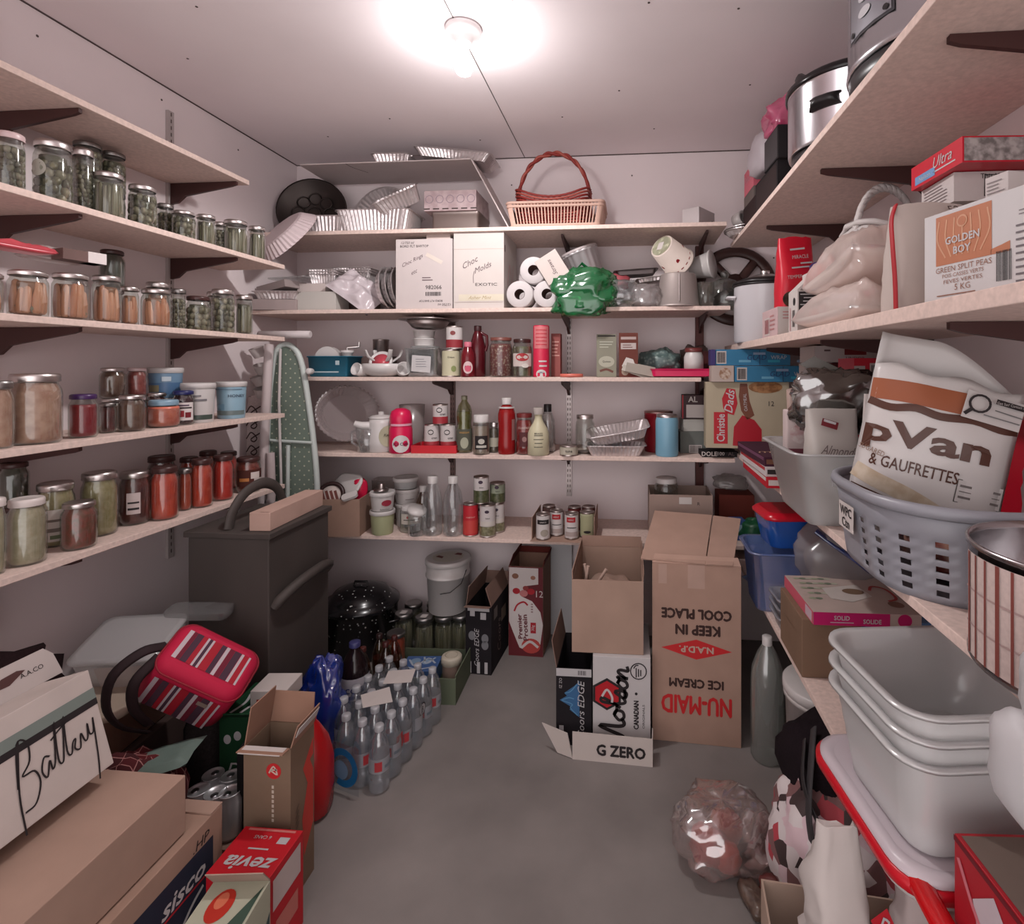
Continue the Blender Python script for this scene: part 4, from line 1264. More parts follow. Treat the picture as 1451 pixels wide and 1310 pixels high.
for k in range(2):
    m = MB(); m.lathe([(.044, 0), (.05, .03), (.052, .032), (.052, .036), (.048, .036), (.042, .004), (.001, .004)], WHITEP(), 28)
    o = solo(m, 'plastic_cup', ('lower white cup on the clear square container', 'upper white cup on the clear square container')[k], 'cup', (BP(601, 2.46, 0)[0], 2.46, z + .145 + .038 * k), 0, 'white cups on the clear container')
m = MB(); m.lathe([(.09, .04), (.10, .036), (.075, .006), (.06, 0), (.001, 0)], metal(170, 160, 158, .4), 40)
m.lathe([(.09, .04), (.138, .041), (.14, .044), (.09, .043)], metal(180, 170, 168, .35), 40)
solo(m, 'serving_platter', 'grey platter balanced on the white cups under the shelf', 'platter', (BP(606, 2.46, 0)[0], 2.47, z + .226), 0)
CRM = card(206, 198, 158); RED = flat(176, 40, 48, .5); WHT = card(210, 202, 200, .02); PNK = flat(214, 62, 104, .45)
def pr_cream(m, r, h, a): cdisc(m, r, a + .3, h * .3, .012, .014, flat(140, 150, 96)); ctext(m, r, 'Cream', a, h * .72, .008, INK())
def pr_redw(m, r, h, a): cband(m, r, h * .08, h * .42, a, 3.1, flat(150, 46, 54, .6)); cdisc(m, r, a - .2, h * .7, .012, .010, flat(130, 60, 60))
c1 = can(639, 26, 496, 2.42, z, 'cream labelled can under the red and white one', CRM, pr_cream)
can(644, 24, 463, 2.43, z + c1[2] + .001, 'red and white can stacked on the cream labelled can', WHT, pr_redw)
def pr_pinklab(m, r, h, a): cdisc(m, r, a, h * .27, .022, .028, flat(222, 190, 190, .5)); cdisc(m, r, a, h * .24, .014, .014, flat(206, 84, 110, .5), .002)
bottle(663, 21, 485, 2.40, z, 'small red syrup bottle with pink oval label', P_SAUCE, flat(112, 24, 34, .2), flat(206, 110, 128), .86, prints=pr_pinklab)
t, r, h = bottle(677, 23, 462, 2.45, z, 'tall dark red juice jug with loop handle', [(.9, 0), (1, .02), (1, .5), (.95, .62), (.6, .82), (.4, .90), (.4, .95)], flat(84, 20, 28, .2), flat(58, 20, 24), .9, name='juice_jug')
m = MB(); m.tube([(r * .4, 0, h * .86), (r * 1.15, 0, h * .80), (r * 1.2, 0, h * .62), (r * .98, 0, h * .5)], .007, flat(84, 20, 28, .2), 8); m.build('handle', t)
t = thing('bean_jar', 'glass jar packed with mixed red and white beans', 'jar', BP(710, 2.42, z), 0)
p_ = atY(710, PV, 2.42); d_ = depth(p_); r = wid(710, 33, d_) / 2; h = hgt(479, d_) - z
m = MB(); m.lathe([(a * r, b * h) for a, b in P_JAR], GLASS(), 24, cap1=False); m.build('glass_body', t)
m = MB(); m.lathe([(r * .86, .004), (r * .95, .012), (r * .955, h * .72), (r * .84, h * .84), (.001, h * .85)], chunky((196, 176, 156), (120, 46, 44), 85, 'VORONOI'), 22); m.build('contents', t)
m = MB(); m.lathe([(r * .9, h * .92), (r * .92, h), (.001, h)], flat(120, 70, 62, .4), 22); m.build('lid', t)
def pr_olive(m, r, h, a):
    cband(m, r, h * .28, h * .62, a, 1.1, card(204, 190, 184)); cdisc(m, r, a, h * .52, .030, .018, flat(166, 30, 40, .5), .0018); ctext(m, r, 'Gardo', a, h * .52, .009, flat(220, 200, 190), .0026); cdisc(m, r, a + .3, h * .30, .016, .010, card(220, 214, 206), .0022)
bottle(740, 28, 481, 2.42, z, 'dark lidded jar of pickled vegetables with red oval label', P_JAR, GLASS(), flat(58, 32, 30, .3), .9, contents=chunky((66, 40, 34), (120, 120, 90), 24), fill=.84, prints=pr_olive, name='pickle_jar', cat='jar')
p = atY(767, PV, 2.42); d = depth(p); r = wid(767, 23, d) / 2; h = hgt(462, d) - z
t = thing('salt_canister', 'tall hot pink canister with white base', 'canister', (p.x, 2.42, z + .0005), 0)
m = MB(); m.lathe([(r, 0), (r * 1.02, .002), (r * 1.02, .008), (r, .01), (r, h - .004), (r * .94, h)], flat(206, 36, 72, .5), 24)
a = facing(p); cband(m, r, h * .55, h * .98, a, 1.0, flat(214, 120, 124, .5)); m_ = flat(200, 56, 70)
for k in range(5): cband(m, r, h * (.62 + .07 * k), h * (.635 + .07 * k), a, .7, m_, off=.0016)
cdisc(m, r, a, h * .06, .024, .020, WHITEP()); ctext(m, r, 'sifto', a, h * .09, .008, flat(60, 50, 90), .002); cband(m, r, h * .2, h * .23, a + .25, .5, WHITEP()); cband(m, r, h * .29, h * .32, a + .2, .5, WHITEP()); m.build('body', t)
m = MB(); m.lathe([(r * .94, h), (r * .9, h + .002), (.001, h + .002)], metal(200, 180, 180, .35), 24); m.build('lid', t)
m, loc, w_, dp, h_, F = bbox(781, 794, 473, 2.49, .06, z, card(176, 84, 78)); m.lines(F, 0, .03, w_ * .8, .08, flat(206, 150, 140), 5); solo(m, 'small_carton', 'narrow red carton beside the pink canister', 'box', loc, 0, bevel=.001)
m = MB(); m.lathe([(.05, 0), (.053, .001), (.053, .013), (.050, .015), (.001, .015)], plas(226, 120, 104), 32)
solo(m, 'plastic_cover', 'coral plastic jar cover lying alone on the third back shelf', 'cover', BP(810, 2.42, z), 0)
m, loc, w_, dp, h_, F = bbox(845, 873, 474, 2.42, .055, z, card(150, 146, 124))
m.rect(F, 0, h_ * .46, w_ * .9, .006, INK()); m.lines(F, 0, h_ * .26, w_ * .7, .035, flat(196, 196, 180), 3, .3); m.disc(F, .0, -h_ * .14, w_ * .40, card(188, 184, 160), .0008, h_ * .13); m.text(F, 'Quinoa', 0, -h_ * .14, .010, INK(), .0016); m.stroke(F, [(-.03, -h_ * .36), (0, -h_ * .32), (.03, -h_ * .38)], .01, flat(110, 64, 52))
solo(m, 'tall_carton', 'tall grey green carton with oval motif', 'box', loc, .05, bevel=.001)
m, loc, w_, dp, h_, F = bbox(877, 904, 472, 2.42, .055, z, card(112, 64, 56))
m.rect(F, 0, h_ * .2, w_ * .8, .028, card(204, 184, 178)); m.lines(F, 0, h_ * .2, w_ * .6, .02, flat(120, 80, 76), 2); m.rect(F, 0, h_ * .38, w_ * .8, .012, card(190, 170, 166)); m.poly(F, [(-w_ * .35, -h_ * .25), (-.01, -h_ * .05), (w_ * .25, -h_ * .10), (w_ * .4, -h_ * .28), (0, -h_ * .34)], card(214, 206, 200), .0008); m.disc(F, -.015, -h_ * .38, .016, card(176, 150, 130), .0012)
solo(m, 'tall_carton', 'tall dark brown carton with pale photo, right of the grey green one', 'box', loc, .0, bevel=.001)
for k, (a_, l) in enumerate(((-20, 'cream leaflet leaning against the dark brown carton'), (-12, 'grey leaflet fanned beside the cream leaflet'))):
    m = MB(); m.cbox(.13, .002, .05, card(196 - 30 * k, 186 - 30 * k, 176 - 30 * k)); solo(m, 'leaflet', l, 'leaflet', BP(900 + 6 * k, 2.405 - .008 * k, z + .010 + .004 * k), .0, ry=radians(-a_), rx=radians(-30))
m = MB(); m.prism([(-.17, -.05), (.17, -.06), (.19, .07), (-.12, .09)], 0, .004, flat(150, 40, 44, .6)); solo(m, 'placemat', 'dark red placemat lying under the hot pink tray', 'placemat', BP(945, 2.47, z), .0)
m = MB(); pan(m, .28, .16, .032, flat(214, 20, 88, .35), .02, .95, .004, .02, 0.0); solo(m, 'serving_tray', 'hot pink shallow tray at the right of the third back shelf', 'tray', BP(966, 2.46, z + .005), 0)
m = MB(); lump(m, .19, .12, .12, chunky((150, 168, 162), (92, 112, 110), 60, 'VORONOI', .4), seed=8, amp=.25, freq=2.2, nu=36, nv=20); solo(m, 'crystal_bag', 'bag of grey green crystals behind the hot pink tray', 'bag', BP(936, 2.60, z + .005), -.2, ry=radians(-10))
t = thing('plastic_jar', 'white plastic jar with brown screw lid in the pink tray', 'jar', BP(983, 2.47, z + .035), 0)
m = MB(); m.lathe([(.04, 0), (.044, .004), (.044, .055), (.036, .075), (.034, .08)], WHITEP(), 24); m.build('body', t)
m = MB(); m.lathe([(.039, .078), (.040, .080), (.040, .096), (.001, .097)], flat(112, 50, 48, .4), 24); m.build('lid', t)
m = MB(); m.cbox(.09, .08, .12, flat(96, 44, 44, .5)); solo(m, 'small_carton', 'dark red brown carton beside the white enamel pot corner', 'box', BP(994, 2.62, z), .1, bevel=.002)
m = MB(); lump(m, .13, .10, .14, flat(100, 84, 80, .4), seed=21, amp=.35, freq=2.2); solo(m, 'plastic_bag', 'dark crinkled bag behind the brown lidded jar', 'bag', BP(985, 2.67, z), 0)

# ================================================================ fourth shelf
z = ZB[3]
m = MB(); L = []
for r_, zz in ((.001, 0), (.11, 0), (.12, .004), (.15, .03), (.172, .034), (.172, .031), (.15, .026), (.12, .001), (.11, -.003), (.001, -.003)):
    L.append([(r_ * (1 + (.02 * cos(40 * 2 * pi * i / 160) if r_ > .14 else 0)) * cos(2 * pi * i / 160) * .8, r_ * (1 + (.02 * cos(40 * 2 * pi * i / 160) if r_ > .14 else 0)) * sin(2 * pi * i / 160), zz) for i in range(160)])
m.loops(L, MILK(.35, (214, 200, 200)))
o = solo(m, 'fluted_platter', 'large clear platter with fluted rim standing on edge', 'platter', BP(489, 2.50, z + .165), 0); aim(o, (.80, -.42, .22), pi / 2)
t = thing('measuring_cup', 'clear plastic jug next to the standing platter', 'jug', BP(521, 2.42, z), 0)
m = MB(); m.lathe([(.042, 0), (.045, .004), (.052, .11), (.050, .11), (.043, .008), (.001, .008)], CLEAR(), 24); m.build('body', t)
m = MB(); m.tube([(-.05, 0, .10), (-.078, 0, .09), (-.078, 0, .04), (-.047, 0, .025)], .006, CLEAR(), 8); m.build('handle', t)
t = thing('pitcher', 'white pitcher with round yellow printed label and spout', 'pitcher', BP(540, 2.44, z), 0)
m = MB(); m.lathe([(.058, 0), (.062, .005), (.064, .05), (.058, .13), (.052, .155), (.048, .155), (.054, .125), (.001, .02)], WHITEP(), 28)
p = atY(540, PV, 2.44); a = facing(p) + .5; cdisc(m, .063, a, .075, .042, .05, card(190, 184, 150), .003); ctext(m, .063, 'Kasey', a, .08, .016, flat(80, 74, 60), .005, shear=.3); m.build('body', t)
m = MB(); m.tube([(-.045, -.03, .12), (-.075, -.05, .125), (-.10, -.06, .135)], [.022, .018, .014], WHITEP(), 10); m.build('spout', t)
m = MB(); m.lathe([(.054, .155), (.056, .16), (.04, .168), (.012, .172), (.012, .185), (.001, .186)], WHITEP(), 24); m.build('lid', t)
p = atY(568, PV, 2.41); d = depth(p)
t = thing('pink_bottle', 'hot pink bottle with round white label and domed cap', 'bottle', (p.x, 2.41, z + .0005), 0)
m = MB(); r = .052; HP = flat(222, 30, 84, .3); m.lathe([(r * .9, 0), (r, .006), (r * 1.02, .05), (r, .11), (r * .9, .125), (r * .88, .13)], HP, 28); a = facing(p); cdisc(m, r * 1.02, a, .045, .040, .040, WHITEP(), .002); ctext(m, r, 'ICI Café', a, .045, .014, flat(60, 40, 60), .004); m.build('body', t)
m = MB(); m.lathe([(r * .9, .128), (r * .96, .14), (r * .96, .165), (r * .8, .192), (r * .4, .204), (.001, .206)], HP, 28); m.build('cap', t)
m = MB(); cband(m, r * .97, .126, .136, a + .2, 1.2, flat(236, 170, 190)); m.build('ribbon', t)
t = thing('plastic_beaker', 'tall cloudy plastic beaker behind the pink bottle', 'beaker', BP(584, 2.52, z), 0)
m = MB(); m.lathe([(.048, 0), (.05, .004), (.06, .215), (.056, .215), (.047, .008), (.001, .008)], MILK(.5, (206, 196, 194)), 28); m.build('body', t)
m, loc, w_, dp, h_, F = bbox(582, 645, 625, 2.39, .13, z, flat(214, 26, 40, .45), h=.006)
t = thing('cardboard_tray', 'bright red tray holding cranberry cans', 'tray', loc, .05)
RT = flat(204, 24, 40, .5); openbox(t, w_, dp, .036, RT, t=.003)
def pr_cran(m, r, h, a): cband(m, r, h * .03, h * .38, a, 1.3, flat(170, 50, 60, .5)); cdisc(m, r, a - .15, h * .72, .013, .012, INK()); cdisc(m, r, a - .15, h * .72, .010, .008, WHT, .002); ctext(m, r, 'cran', a + .3, h * .50, .007, INK())
G = 'cranberry cans on the red tray'
c1 = can(612, 22, 601, 2.435, z + .004, 'left cranberry can standing in the red tray', WHT, pr_cran, group=G)
can(635, 22, 601, 2.435, z + .004, 'right cranberry can standing in the red tray', WHT, pr_cran, group=G)
can(624, 22, 573, 2.437, z + c1[2] + .0052, 'cranberry can stacked on top of two others', WHT, pr_cran, group=G)
def pr_oil(m, r, h, a): cband(m, r, h * .05, h * .42, a, 1.4, card(96, 96, 84)); cdisc(m, r, a, h * .18, .018, .026, card(176, 176, 156), .002); ctext(m, r, 'VINEGAR', a, h * .36, .008, flat(200, 150, 80), .002)
bottle(658, 22, 561, 2.44, z, 'tall greenish vinegar bottle with narrow neck', [(.9, 0), (1, .02), (1, .42), (.9, .5), (1, .6), (1, .72), (.8, .82), (.4, .9), (.34, .95)], thin((200, 204, 170), .08, .06), flat(120, 116, 96, .4), .93, contents=flat(150, 146, 108, .2), fill=.8, prints=pr_oil)
def pr_mason(m, r, h, a): cband(m, r, h * .14, h * .48, a, .8, INK()); cdisc(m, r, a, h * .34, .014, .012, card(200, 196, 186), .002); cband(m, r, h * .18, h * .24, a, .6, card(200, 196, 186), off=.002)
bottle(682, 24, 588, 2.40, z, 'spice jar with black label and white lid', P_JAR, GLASS(), WHITEP(), .80, contents=flat(170, 150, 136, .4), fill=.75, prints=pr_mason, name='spice_jar', cat='jar')
bottle(700, 14, 599, 2.45, z, 'small glass jar half hidden behind the ketchup', P_JAR, GLASS(), SILV(), .88, contents=flat(110, 96, 84), prints=lambda m, r, h, a: cband(m, r, h * .2, h * .5, a, 1, card(180, 176, 160)), name='spice_jar', cat='jar')
bottle(718, 25, 564, 2.42, z, 'tall red ketchup bottle with white cap', P_KETCH, flat(150, 26, 28, .22), WHITEP(), .89, prints=lambda m, r, h, a: (cband(m, r, h * .25, h * .62, a + 1.1, .5, card(176, 110, 106)), cband(m, r * .8, h * .815, h * .845, a, 3.1, WHITEP(), off=.006)), name='ketchup_bottle')
def pr_sauce(m, r, h, a): ctext(m, r, 'CLASSICO', a, h * .66, .009, flat(214, 190, 180)); cband(m, r, h * .2, h * .55, a, .6, flat(84, 30, 32)); cdisc(m, r, a, h * .38, .010, .012, card(170, 120, 116), .002)
bottle(743, 24, 586, 2.42, z, 'square shouldered jar of red pasta sauce', [(.9, 0), (1, .02), (1, .28), (.9, .33), (1, .38), (1, .74), (.86, .84), (.86, .93)], GLASS(), flat(110, 36, 36, .4), .9, contents=flat(150, 28, 28, .3), fill=.84, prints=pr_sauce, name='sauce_jar', cat='jar')
def pr_bragg(m, r, h, a):
    for k, ww in enumerate((.8, .9, .7, .8)): cband(m, r, h * (.42 - .08 * k), h * (.435 - .08 * k), a, ww * .5, flat(80, 76, 66))
    ctext(m, r, 'BRAGG', a, h * .47, .008, INK())
bottle(763, 31, 578, 2.405, z, 'round shouldered bottle of cream dressing with pale cap', [(.92, 0), (1, .02), (1, .44), (.82, .56), (.5, .68), (.36, .76), (.36, .84), (.42, .86)], flat(206, 198, 168, .3), card(176, 166, 160), .86, prints=pr_bragg, name='dressing_bottle')
bottle(776, 22, 573, 2.50, z, 'clear bottle with black cap behind the cream dressing', P_SAUCE, CLEAR(), BLACKP(), .84, contents=flat(150, 134, 128, .3), name='dressing_bottle')
can(806, 26, 631, 2.40, z, 'small flat tin alone on the fourth back shelf', card(190, 178, 156), lambda m, r, h, a: ctext(m, r, 'tuna', a, h * .5, .01, INK()), name='flat_tin', cat='tin')
t, r, h = bottle(829, 27, 588, 2.47, z, 'glass jar holding dark dried pieces with silver lid', P_JAR, GLASS(), SILV(), .90, contents=chunky((60, 40, 36), (96, 70, 62), 40), fill=.55, name='dry_goods_jar', cat='jar')
for k, (v, w_, l, ry) in enumerate(((0, .255, 'lower foil pan of two nested, beside the dark jar', 0), (1, .265, 'upper foil pan tipped up on the lower one', -10))):
    m = MB(); pan(m, w_, .15, .046, FOIL(), .03); solo(m, 'foil_loaf_pan', l, 'foil pan', BP(872 + 5 * k, 2.45, z + (0 if k == 0 else .074)), .06, 'foil loaf pans on the fourth shelf', ry=radians(ry), rx=radians(10 * k))
t = thing('coffee_tin', 'dark red cylinder tin behind the light blue canister', 'tin', BP(933, 2.56, z), 0)
m = MB(); r = .066; m.lathe([(r, 0), (r, .175), (r * 1.02, .176), (r * 1.02, .182), (r * .95, .182), (.001, .179)], flat(140, 20, 34, .4), 28); m.build('body', t)
m = MB(); m.lathe([(r * 1.03, .182), (r * 1.03, .189), (.001, .190)], metal(180, 150, 146, .4), 28); m.build('lid', t)
t = thing('canister', 'light blue canister with silver lid on the fourth back shelf', 'canister', BP(945, 2.43, z), 0)
m = MB(); r = .051; m.lathe([(r * .95, 0), (r, .006), (r, .155), (r * .93, .168), (r * .9, .172)], plas(124, 172, 196, .4), 30); m.build('body', t)
m = MB(); m.lathe([(r * .92, .172), (r * .92, .182), (r * .8, .186), (.001, .184)], metal(190, 180, 180, .35), 28); m.build('lid', t)
m, loc, w_, dp, h_, F = bbox(963, 1000, 612, 2.50, .10, z, card(110, 112, 108)); m.bars(F, .01, -.03, .05, .03, INK(), 16, WHITEC()); solo(m, 'small_carton', 'grey green carton with bar code, right of the blue canister', 'box', loc, .05, bevel=.001); gh = h_
m = MB(); m.cbox(.095, .09, .055, card(180, 176, 170)); solo(m, 'small_carton', 'pale carton stacked upon the grey green bar code carton', 'box', (loc[0] + .0, loc[1], z + gh + .001), .12, bevel=.001)
m, loc2, w_, dp, h_, F = bbox(967, 998, 562, 2.52, .09, z + gh + .057, flat(60, 30, 34, .6), h=.11); m.rect(F, .01, -.02, w_ * .8, .06, WHITEC()); m.text(F, 'AL', 0, .035, .026, WHITEC(), .0012, bold=.02); m.rect(F, -w_ * .46, 0, .005, h_, flat(180, 30, 44))
solo(m, 'small_carton', 'black and white carton topmost of the stack near the cookie carton', 'box', loc2, -.05, bevel=.001)
m, loc, w_, dp, h_, F = bbox(994, 1046, 641, 2.40, .12, z, card(42, 36, 38)); m.text(F, 'DOLE', -w_ * .3, .003, .02, WHITEC(), .0012, bold=.02); m.text(F, '100', w_ * .02, .004, .016, WHITEC(), .0012); m.text(F, 'AL', w_ * .3, .004, .016, flat(120, 100, 100), .0012)
solo(m, 'small_carton', 'flat black carton with white capitals at the right end of fourth back shelf', 'box', loc, .04, bevel=.001)
m = MB(); lump(m, .09, .08, .10, flat(120, 108, 104, .3, .6), seed=31, amp=.35, freq=2.4); solo(m, 'foil_packet', 'crumpled grey foil packet behind the flat black carton', 'packet', BP(985, 2.66, z + .0), 0)

# ================================================================ fifth shelf
z = ZB[4]
t = thing('cardboard_box', 'open cardboard box of plastic lids at the left of the lowest back shelf', 'box', BP(489, 2.42, z), .12)
BW, BD, BH = .20, .17, .17; openbox(t, BW, BD, BH, card(178, 134, 112), t=.004)
bx, by, _ = BP(489, 2.42, z)
t = thing('oval_cover', 'large white oval lid sticking up from the cardboard box', 'tub lid', (bx + .005, by + .02, z + .215), 0)
m = MB(); m.loft([(.16, .10, .04, 0), (.166, .106, .045, .003), (.166, .106, .045, .010), (.15, .09, .04, .012)], WHITEP(), 6); m.build('body', t); aim(t, (-.25, -.75, .55))
t = thing('round_tin', 'round white tin with thick dark brown rim in the cardboard box', 'tin', (bx - .045, by - .04, z + .175), 0)
m = MB(); m.tube([(.056 * cos(2 * pi * i / 32), .056 * sin(2 * pi * i / 32), .008) for i in range(32)], .010, flat(52, 28, 28, .4), 8, True); m.build('rim', t)
m = MB(); m.lathe([(.001, .004), (.052, .004), (.052, .008), (.001, .008)], card(206, 190, 184), 28); m.build('disc', t)
m = MB(); F = frame((0, 0, .0085), (1, 0, 0), (0, 1, 0))
for k in range(4): m.rect(F, -.03 + .02 * k, -.01, .012, .07, flat(112, 56, 48), .0006, .4)
m.build('printed_stripes', t); aim(t, (.15, -.9, .4))
m = MB(); lump(m, .06, .05, .10, flat(206, 24, 66, .4), seed=6); solo(m, 'plastic_bag', 'bright red bag poking out of the cardboard box', 'bag', (bx + .065, by + .02, z + .14), .3)
m = MB(); m.loft([(.07, .04, .015, 0), (.07, .04, .015, .012)], WHITEP(), 5); o = solo(m, 'plastic_scoop', 'small white scoop lying across the box edge', 'scoop', (bx + .06, by - .065, z + .178), .4); o.rotation_euler = (.5, -.3, .4)
def wtub(u, w, vt, Y, z_, label, body, h=None, prints=None):
    p = atY(u, PV, Y); d = depth(p); r = wid(u, w, d) / 2; h = h or hgt(vt, d) - z_
    t = thing('plastic_tub', label, 'tub', (p.x, Y, z_ + .0005), 0)
    m = MB(); m.lathe([(r * .80, 0), (r * .83, .004), (r * .93, h - .016)], body, 26, cap1=False)
    if prints: prints(m, r * .89, h, facing(p))
    m.build('body', t)
    m = MB(); m.lathe([(r * .96, h - .02), (r, h - .018), (r, h - .004), (r * .96, h), (r * .9, h - .004), (.001, h - .004)], WHITEP(), 26, cap0=False); m.build('lid', t)
    return t, r, h
t1, r, h1 = wtub(542, 37, 722, 2.41, z, 'yellow green tinted tub under the one with red oval print', flat(176, 178, 140, .4))
wtub(542, 37, 0, 2.41, z + h1, 'white tub with red oval print stacked on the greenish tub', WHITEP(), h=.085, prints=lambda m, r, h, a: (cdisc(m, r, a + .35, h * .45, .022, .014, flat(150, 40, 60, .5), .004), ctext(m, r, 'Selection', a + .2, h * .12, .008, INK(), .004)))
m = MB(); m.lathe([(.032, 0), (.034, .004), (.03, .012), (.018, .014), (.018, .035), (.012, .036), (.001, .036)], metal(150, 140, 138, .3), 20); o = solo(m, 'foil_cup', 'shiny foil cup on top of the red oval tub', 'cup', BP(540, 2.41, z + h1 + .0855), 0)
t2, r, h2 = wtub(577, 36, 703, 2.55, z, 'white tub behind the clear peanut jar', WHITEP(), h=.11)
t3, r, h3 = wtub(576, 36, 690, 2.55, z + h2, 'second white tub of the rear stack, with grey print', WHITEP(), h=.07, prints=lambda m, r, h, a: cband(m, r, h * .3, h * .36, a + .3, .4, flat(150, 140, 140), off=.003))
wtub(575, 37, 670, 2.55, z + h2 + h3, 'topmost white tub of the rear stack', MILK(.8), h=.055)
bottle(583, 33, 716, 2.46, z, 'clear jar with white lid and pale contents beside tubs', P_JAR, CLEAR(), WHITEP(), .84, contents=flat(186, 180, 150, .4), fill=.68, prints=lambda m, r, h, a: (cband(m, r, h * .35, h * .75, a, 1, card(206, 194, 180)), cdisc(m, r, a - .3, h * .62, .006, .006, RED, .002), cband(m, r, h * .5, h * .53, a, .7, INK(), off=.002)), name='plastic_jar', cat='jar')
t = thing('clear_jar', 'low clear plastic jar with a tilted white lid', 'jar', BP(591, 2.40, z), 0)
m = MB(); m.lathe([(.036, 0), (.04, .004), (.042, .085), (.038, .10), (.036, .10)], CLEAR(), 22, cap1=False); m.build('body', t)
m = MB(); T = TR(0, 0, .112, .2, .3); m.lathe([(.042, -.008), (.044, -.006), (.044, .006), (.001, .008)], WHITEP(), 22, T); m.build('lid', t)
m = MB(); m.loft([(.18, .09, .02, 0), (.185, .095, .02, .05)], MILK(.5, (190, 176, 172)), 5); solo(m, 'storage_box', 'cloudy container at the back behind the stacked tubs', 'container', BP(555, 2.66, z + .15), 0)
m = MB(); m.cbox(.16, .08, .149, card(140, 120, 114)); solo(m, 'small_carton', 'dim carton under the cloudy container', 'box', BP(553, 2.67, z), 0, bevel=.001)
for k, (u, l) in enumerate(((613, 'left empty clear bottle with white cap'), (642, 'right empty clear bottle with white cap'))):
    t, r, h = bottle(u, 28, 675, 2.415, z, l, [(.84, 0), (1, .03), (1, .12), (.93, .16), (1, .2), (1, .55), (.95, .62), (.8, .74), (.52, .84), (.46, .88)], CLEAR(), WHITEP(), .88, name='clear_bottle', group='empty clear bottles')
bottle(600, 22, 688, 2.50, z, 'brownish bottle seen behind the empty clear bottles', P_SAUCE, thin((200, 180, 160), .1), WHITEP(), .86, contents=flat(150, 130, 110, .3), fill=.5)
def pr_redcan(m, r, h, a): cband(m, r, h * .08, h * .5, a, 2, flat(206, 70, 64, .5)); ctext(m, r, 'HABITANT', a, h * .6, .006, flat(230, 180, 170))
c = can(667, 22, 713, 2.42, z, 'bright red labelled can left of the vegetable cans', flat(196, 40, 52, .5), pr_redcan)
def pr_veg(m, r, h, a): cdisc(m, r, a - .1, h * .8, .010, .007, flat(60, 40, 60), .0012); ctext(m, r, 'Select', a, h * .6, .006, INK()); cband(m, r, h * .06, h * .34, a, 2.4, chunky((150, 146, 116), (110, 104, 76), 70)); cband(m, r, h * .36, h * .50, a, 1, card(216, 208, 200), off=.0014)
def pr_bean(m, r, h, a): cdisc(m, r, a - .1, h * .82, .010, .008, flat(60, 40, 60), .0012); ctext(m, r, 'Select', a, h * .62, .006, INK()); cband(m, r, h * .04, h * .5, a, 2.4, chunky((64, 72, 44), (96, 96, 70), 60))
c2 = can(691, 23, 714, 2.41, z, 'mixed vegetable can in front, under the green bean can', WHT, pr_veg)
can(682, 22, 675, 2.425, z + c2[2] + .001, 'green bean can stacked on top of the vegetable can', WHT, pr_bean)
c3 = can(704, 22, 712, 2.48, z, 'can tucked behind and right of the vegetable can', WHT, pr_veg)
can(705, 22, 684, 2.485, z + c3[2] + .001, 'green labelled can stacked on the rear can', card(150, 156, 136), pr_bean)
can(679, 22, 712, 2.485, z, 'can half hidden behind the red labelled can', WHT, pr_veg)
# tray of cans
m, loc, w_, dp, h_, F = bbox(752, 842, 775, 2.345, .25, z, KRAFT(), h=.006)
t = thing('cardboard_tray', 'shallow cardboard tray holding a cluster of cans', 'tray', loc, 0)
KR = card(184, 140, 120); m = MB(); m.cbox(w_, dp, .004, KR); m.box(-w_ / 2, -w_ / 2 + .003, -dp / 2 + .02, dp / 2, .004, .10, KR); m.box(w_ / 2 - .003, w_ / 2, -dp / 2 + .02, dp / 2, .004, .11, KR); m.build('body', t)
m = MB(); m.box(-w_ / 2, w_ / 2, 0, .003, 0, .018, KR, TR(0, -dp / 2 - .001, .003, radians(80))); m.build('flap', t)
def pr_soup(m, r, h, a): cband(m, r, h * .68, h * .88, a - .1, .65, flat(176, 36, 44, .5)); ctext(m, r, 'HEINZ', a - .1, h * .78, .006, WHT, .003); cband(m, r, h * .45, h * .48, a, .7, INK()); cband(m, r, h * .12, h * .3, a, 1.0, card(176, 160, 156))
def pr_black(m, r, h, a): cband(m, r, h * .62, h * .80, a, .9, INK()); ctext(m, r, 'UNICO', a, h * .71, .006, WHT, .003); cdisc(m, r, a + .2, h * .28, .018, .016, card(170, 156, 140))
def pr_greenc(m, r, h, a): cband(m, r, h * .12, h * .88, a - .2, .8, card(170, 168, 120)); cdisc(m, r, a, h * .24, .016, .006, INK(), .002)
G = 'cans in the shallow cardboard tray'; zz = z + .0055
for u, w, vt, Y, l, pp, pr in ((769.5, 20, 719, 2.38, 'front left can of the tray, with black label band', WHT, pr_black), (789, 19, 719, 2.44, 'second can in the tray, with red name panel', WHT, pr_soup), (810, 20, 722, 2.40, 'third can in the tray, front, with red name panel', WHT, pr_soup), (832, 21, 717, 2.43, 'green labelled can at the right of the tray', card(186, 184, 140), pr_greenc), (778, 19, 707, 2.52, 'rear left can in the tray', flat(96, 70, 66, .5), None), (814, 19, 707, 2.51, 'rear middle can in the tray, dark red label', flat(110, 44, 44, .5), None), (834, 19, 706, 2.52, 'rear right can in the tray, dark label', flat(104, 56, 52, .5), None)):
    can(u, w, vt, Y, zz, l, pp, pr, group=G, h=.112)
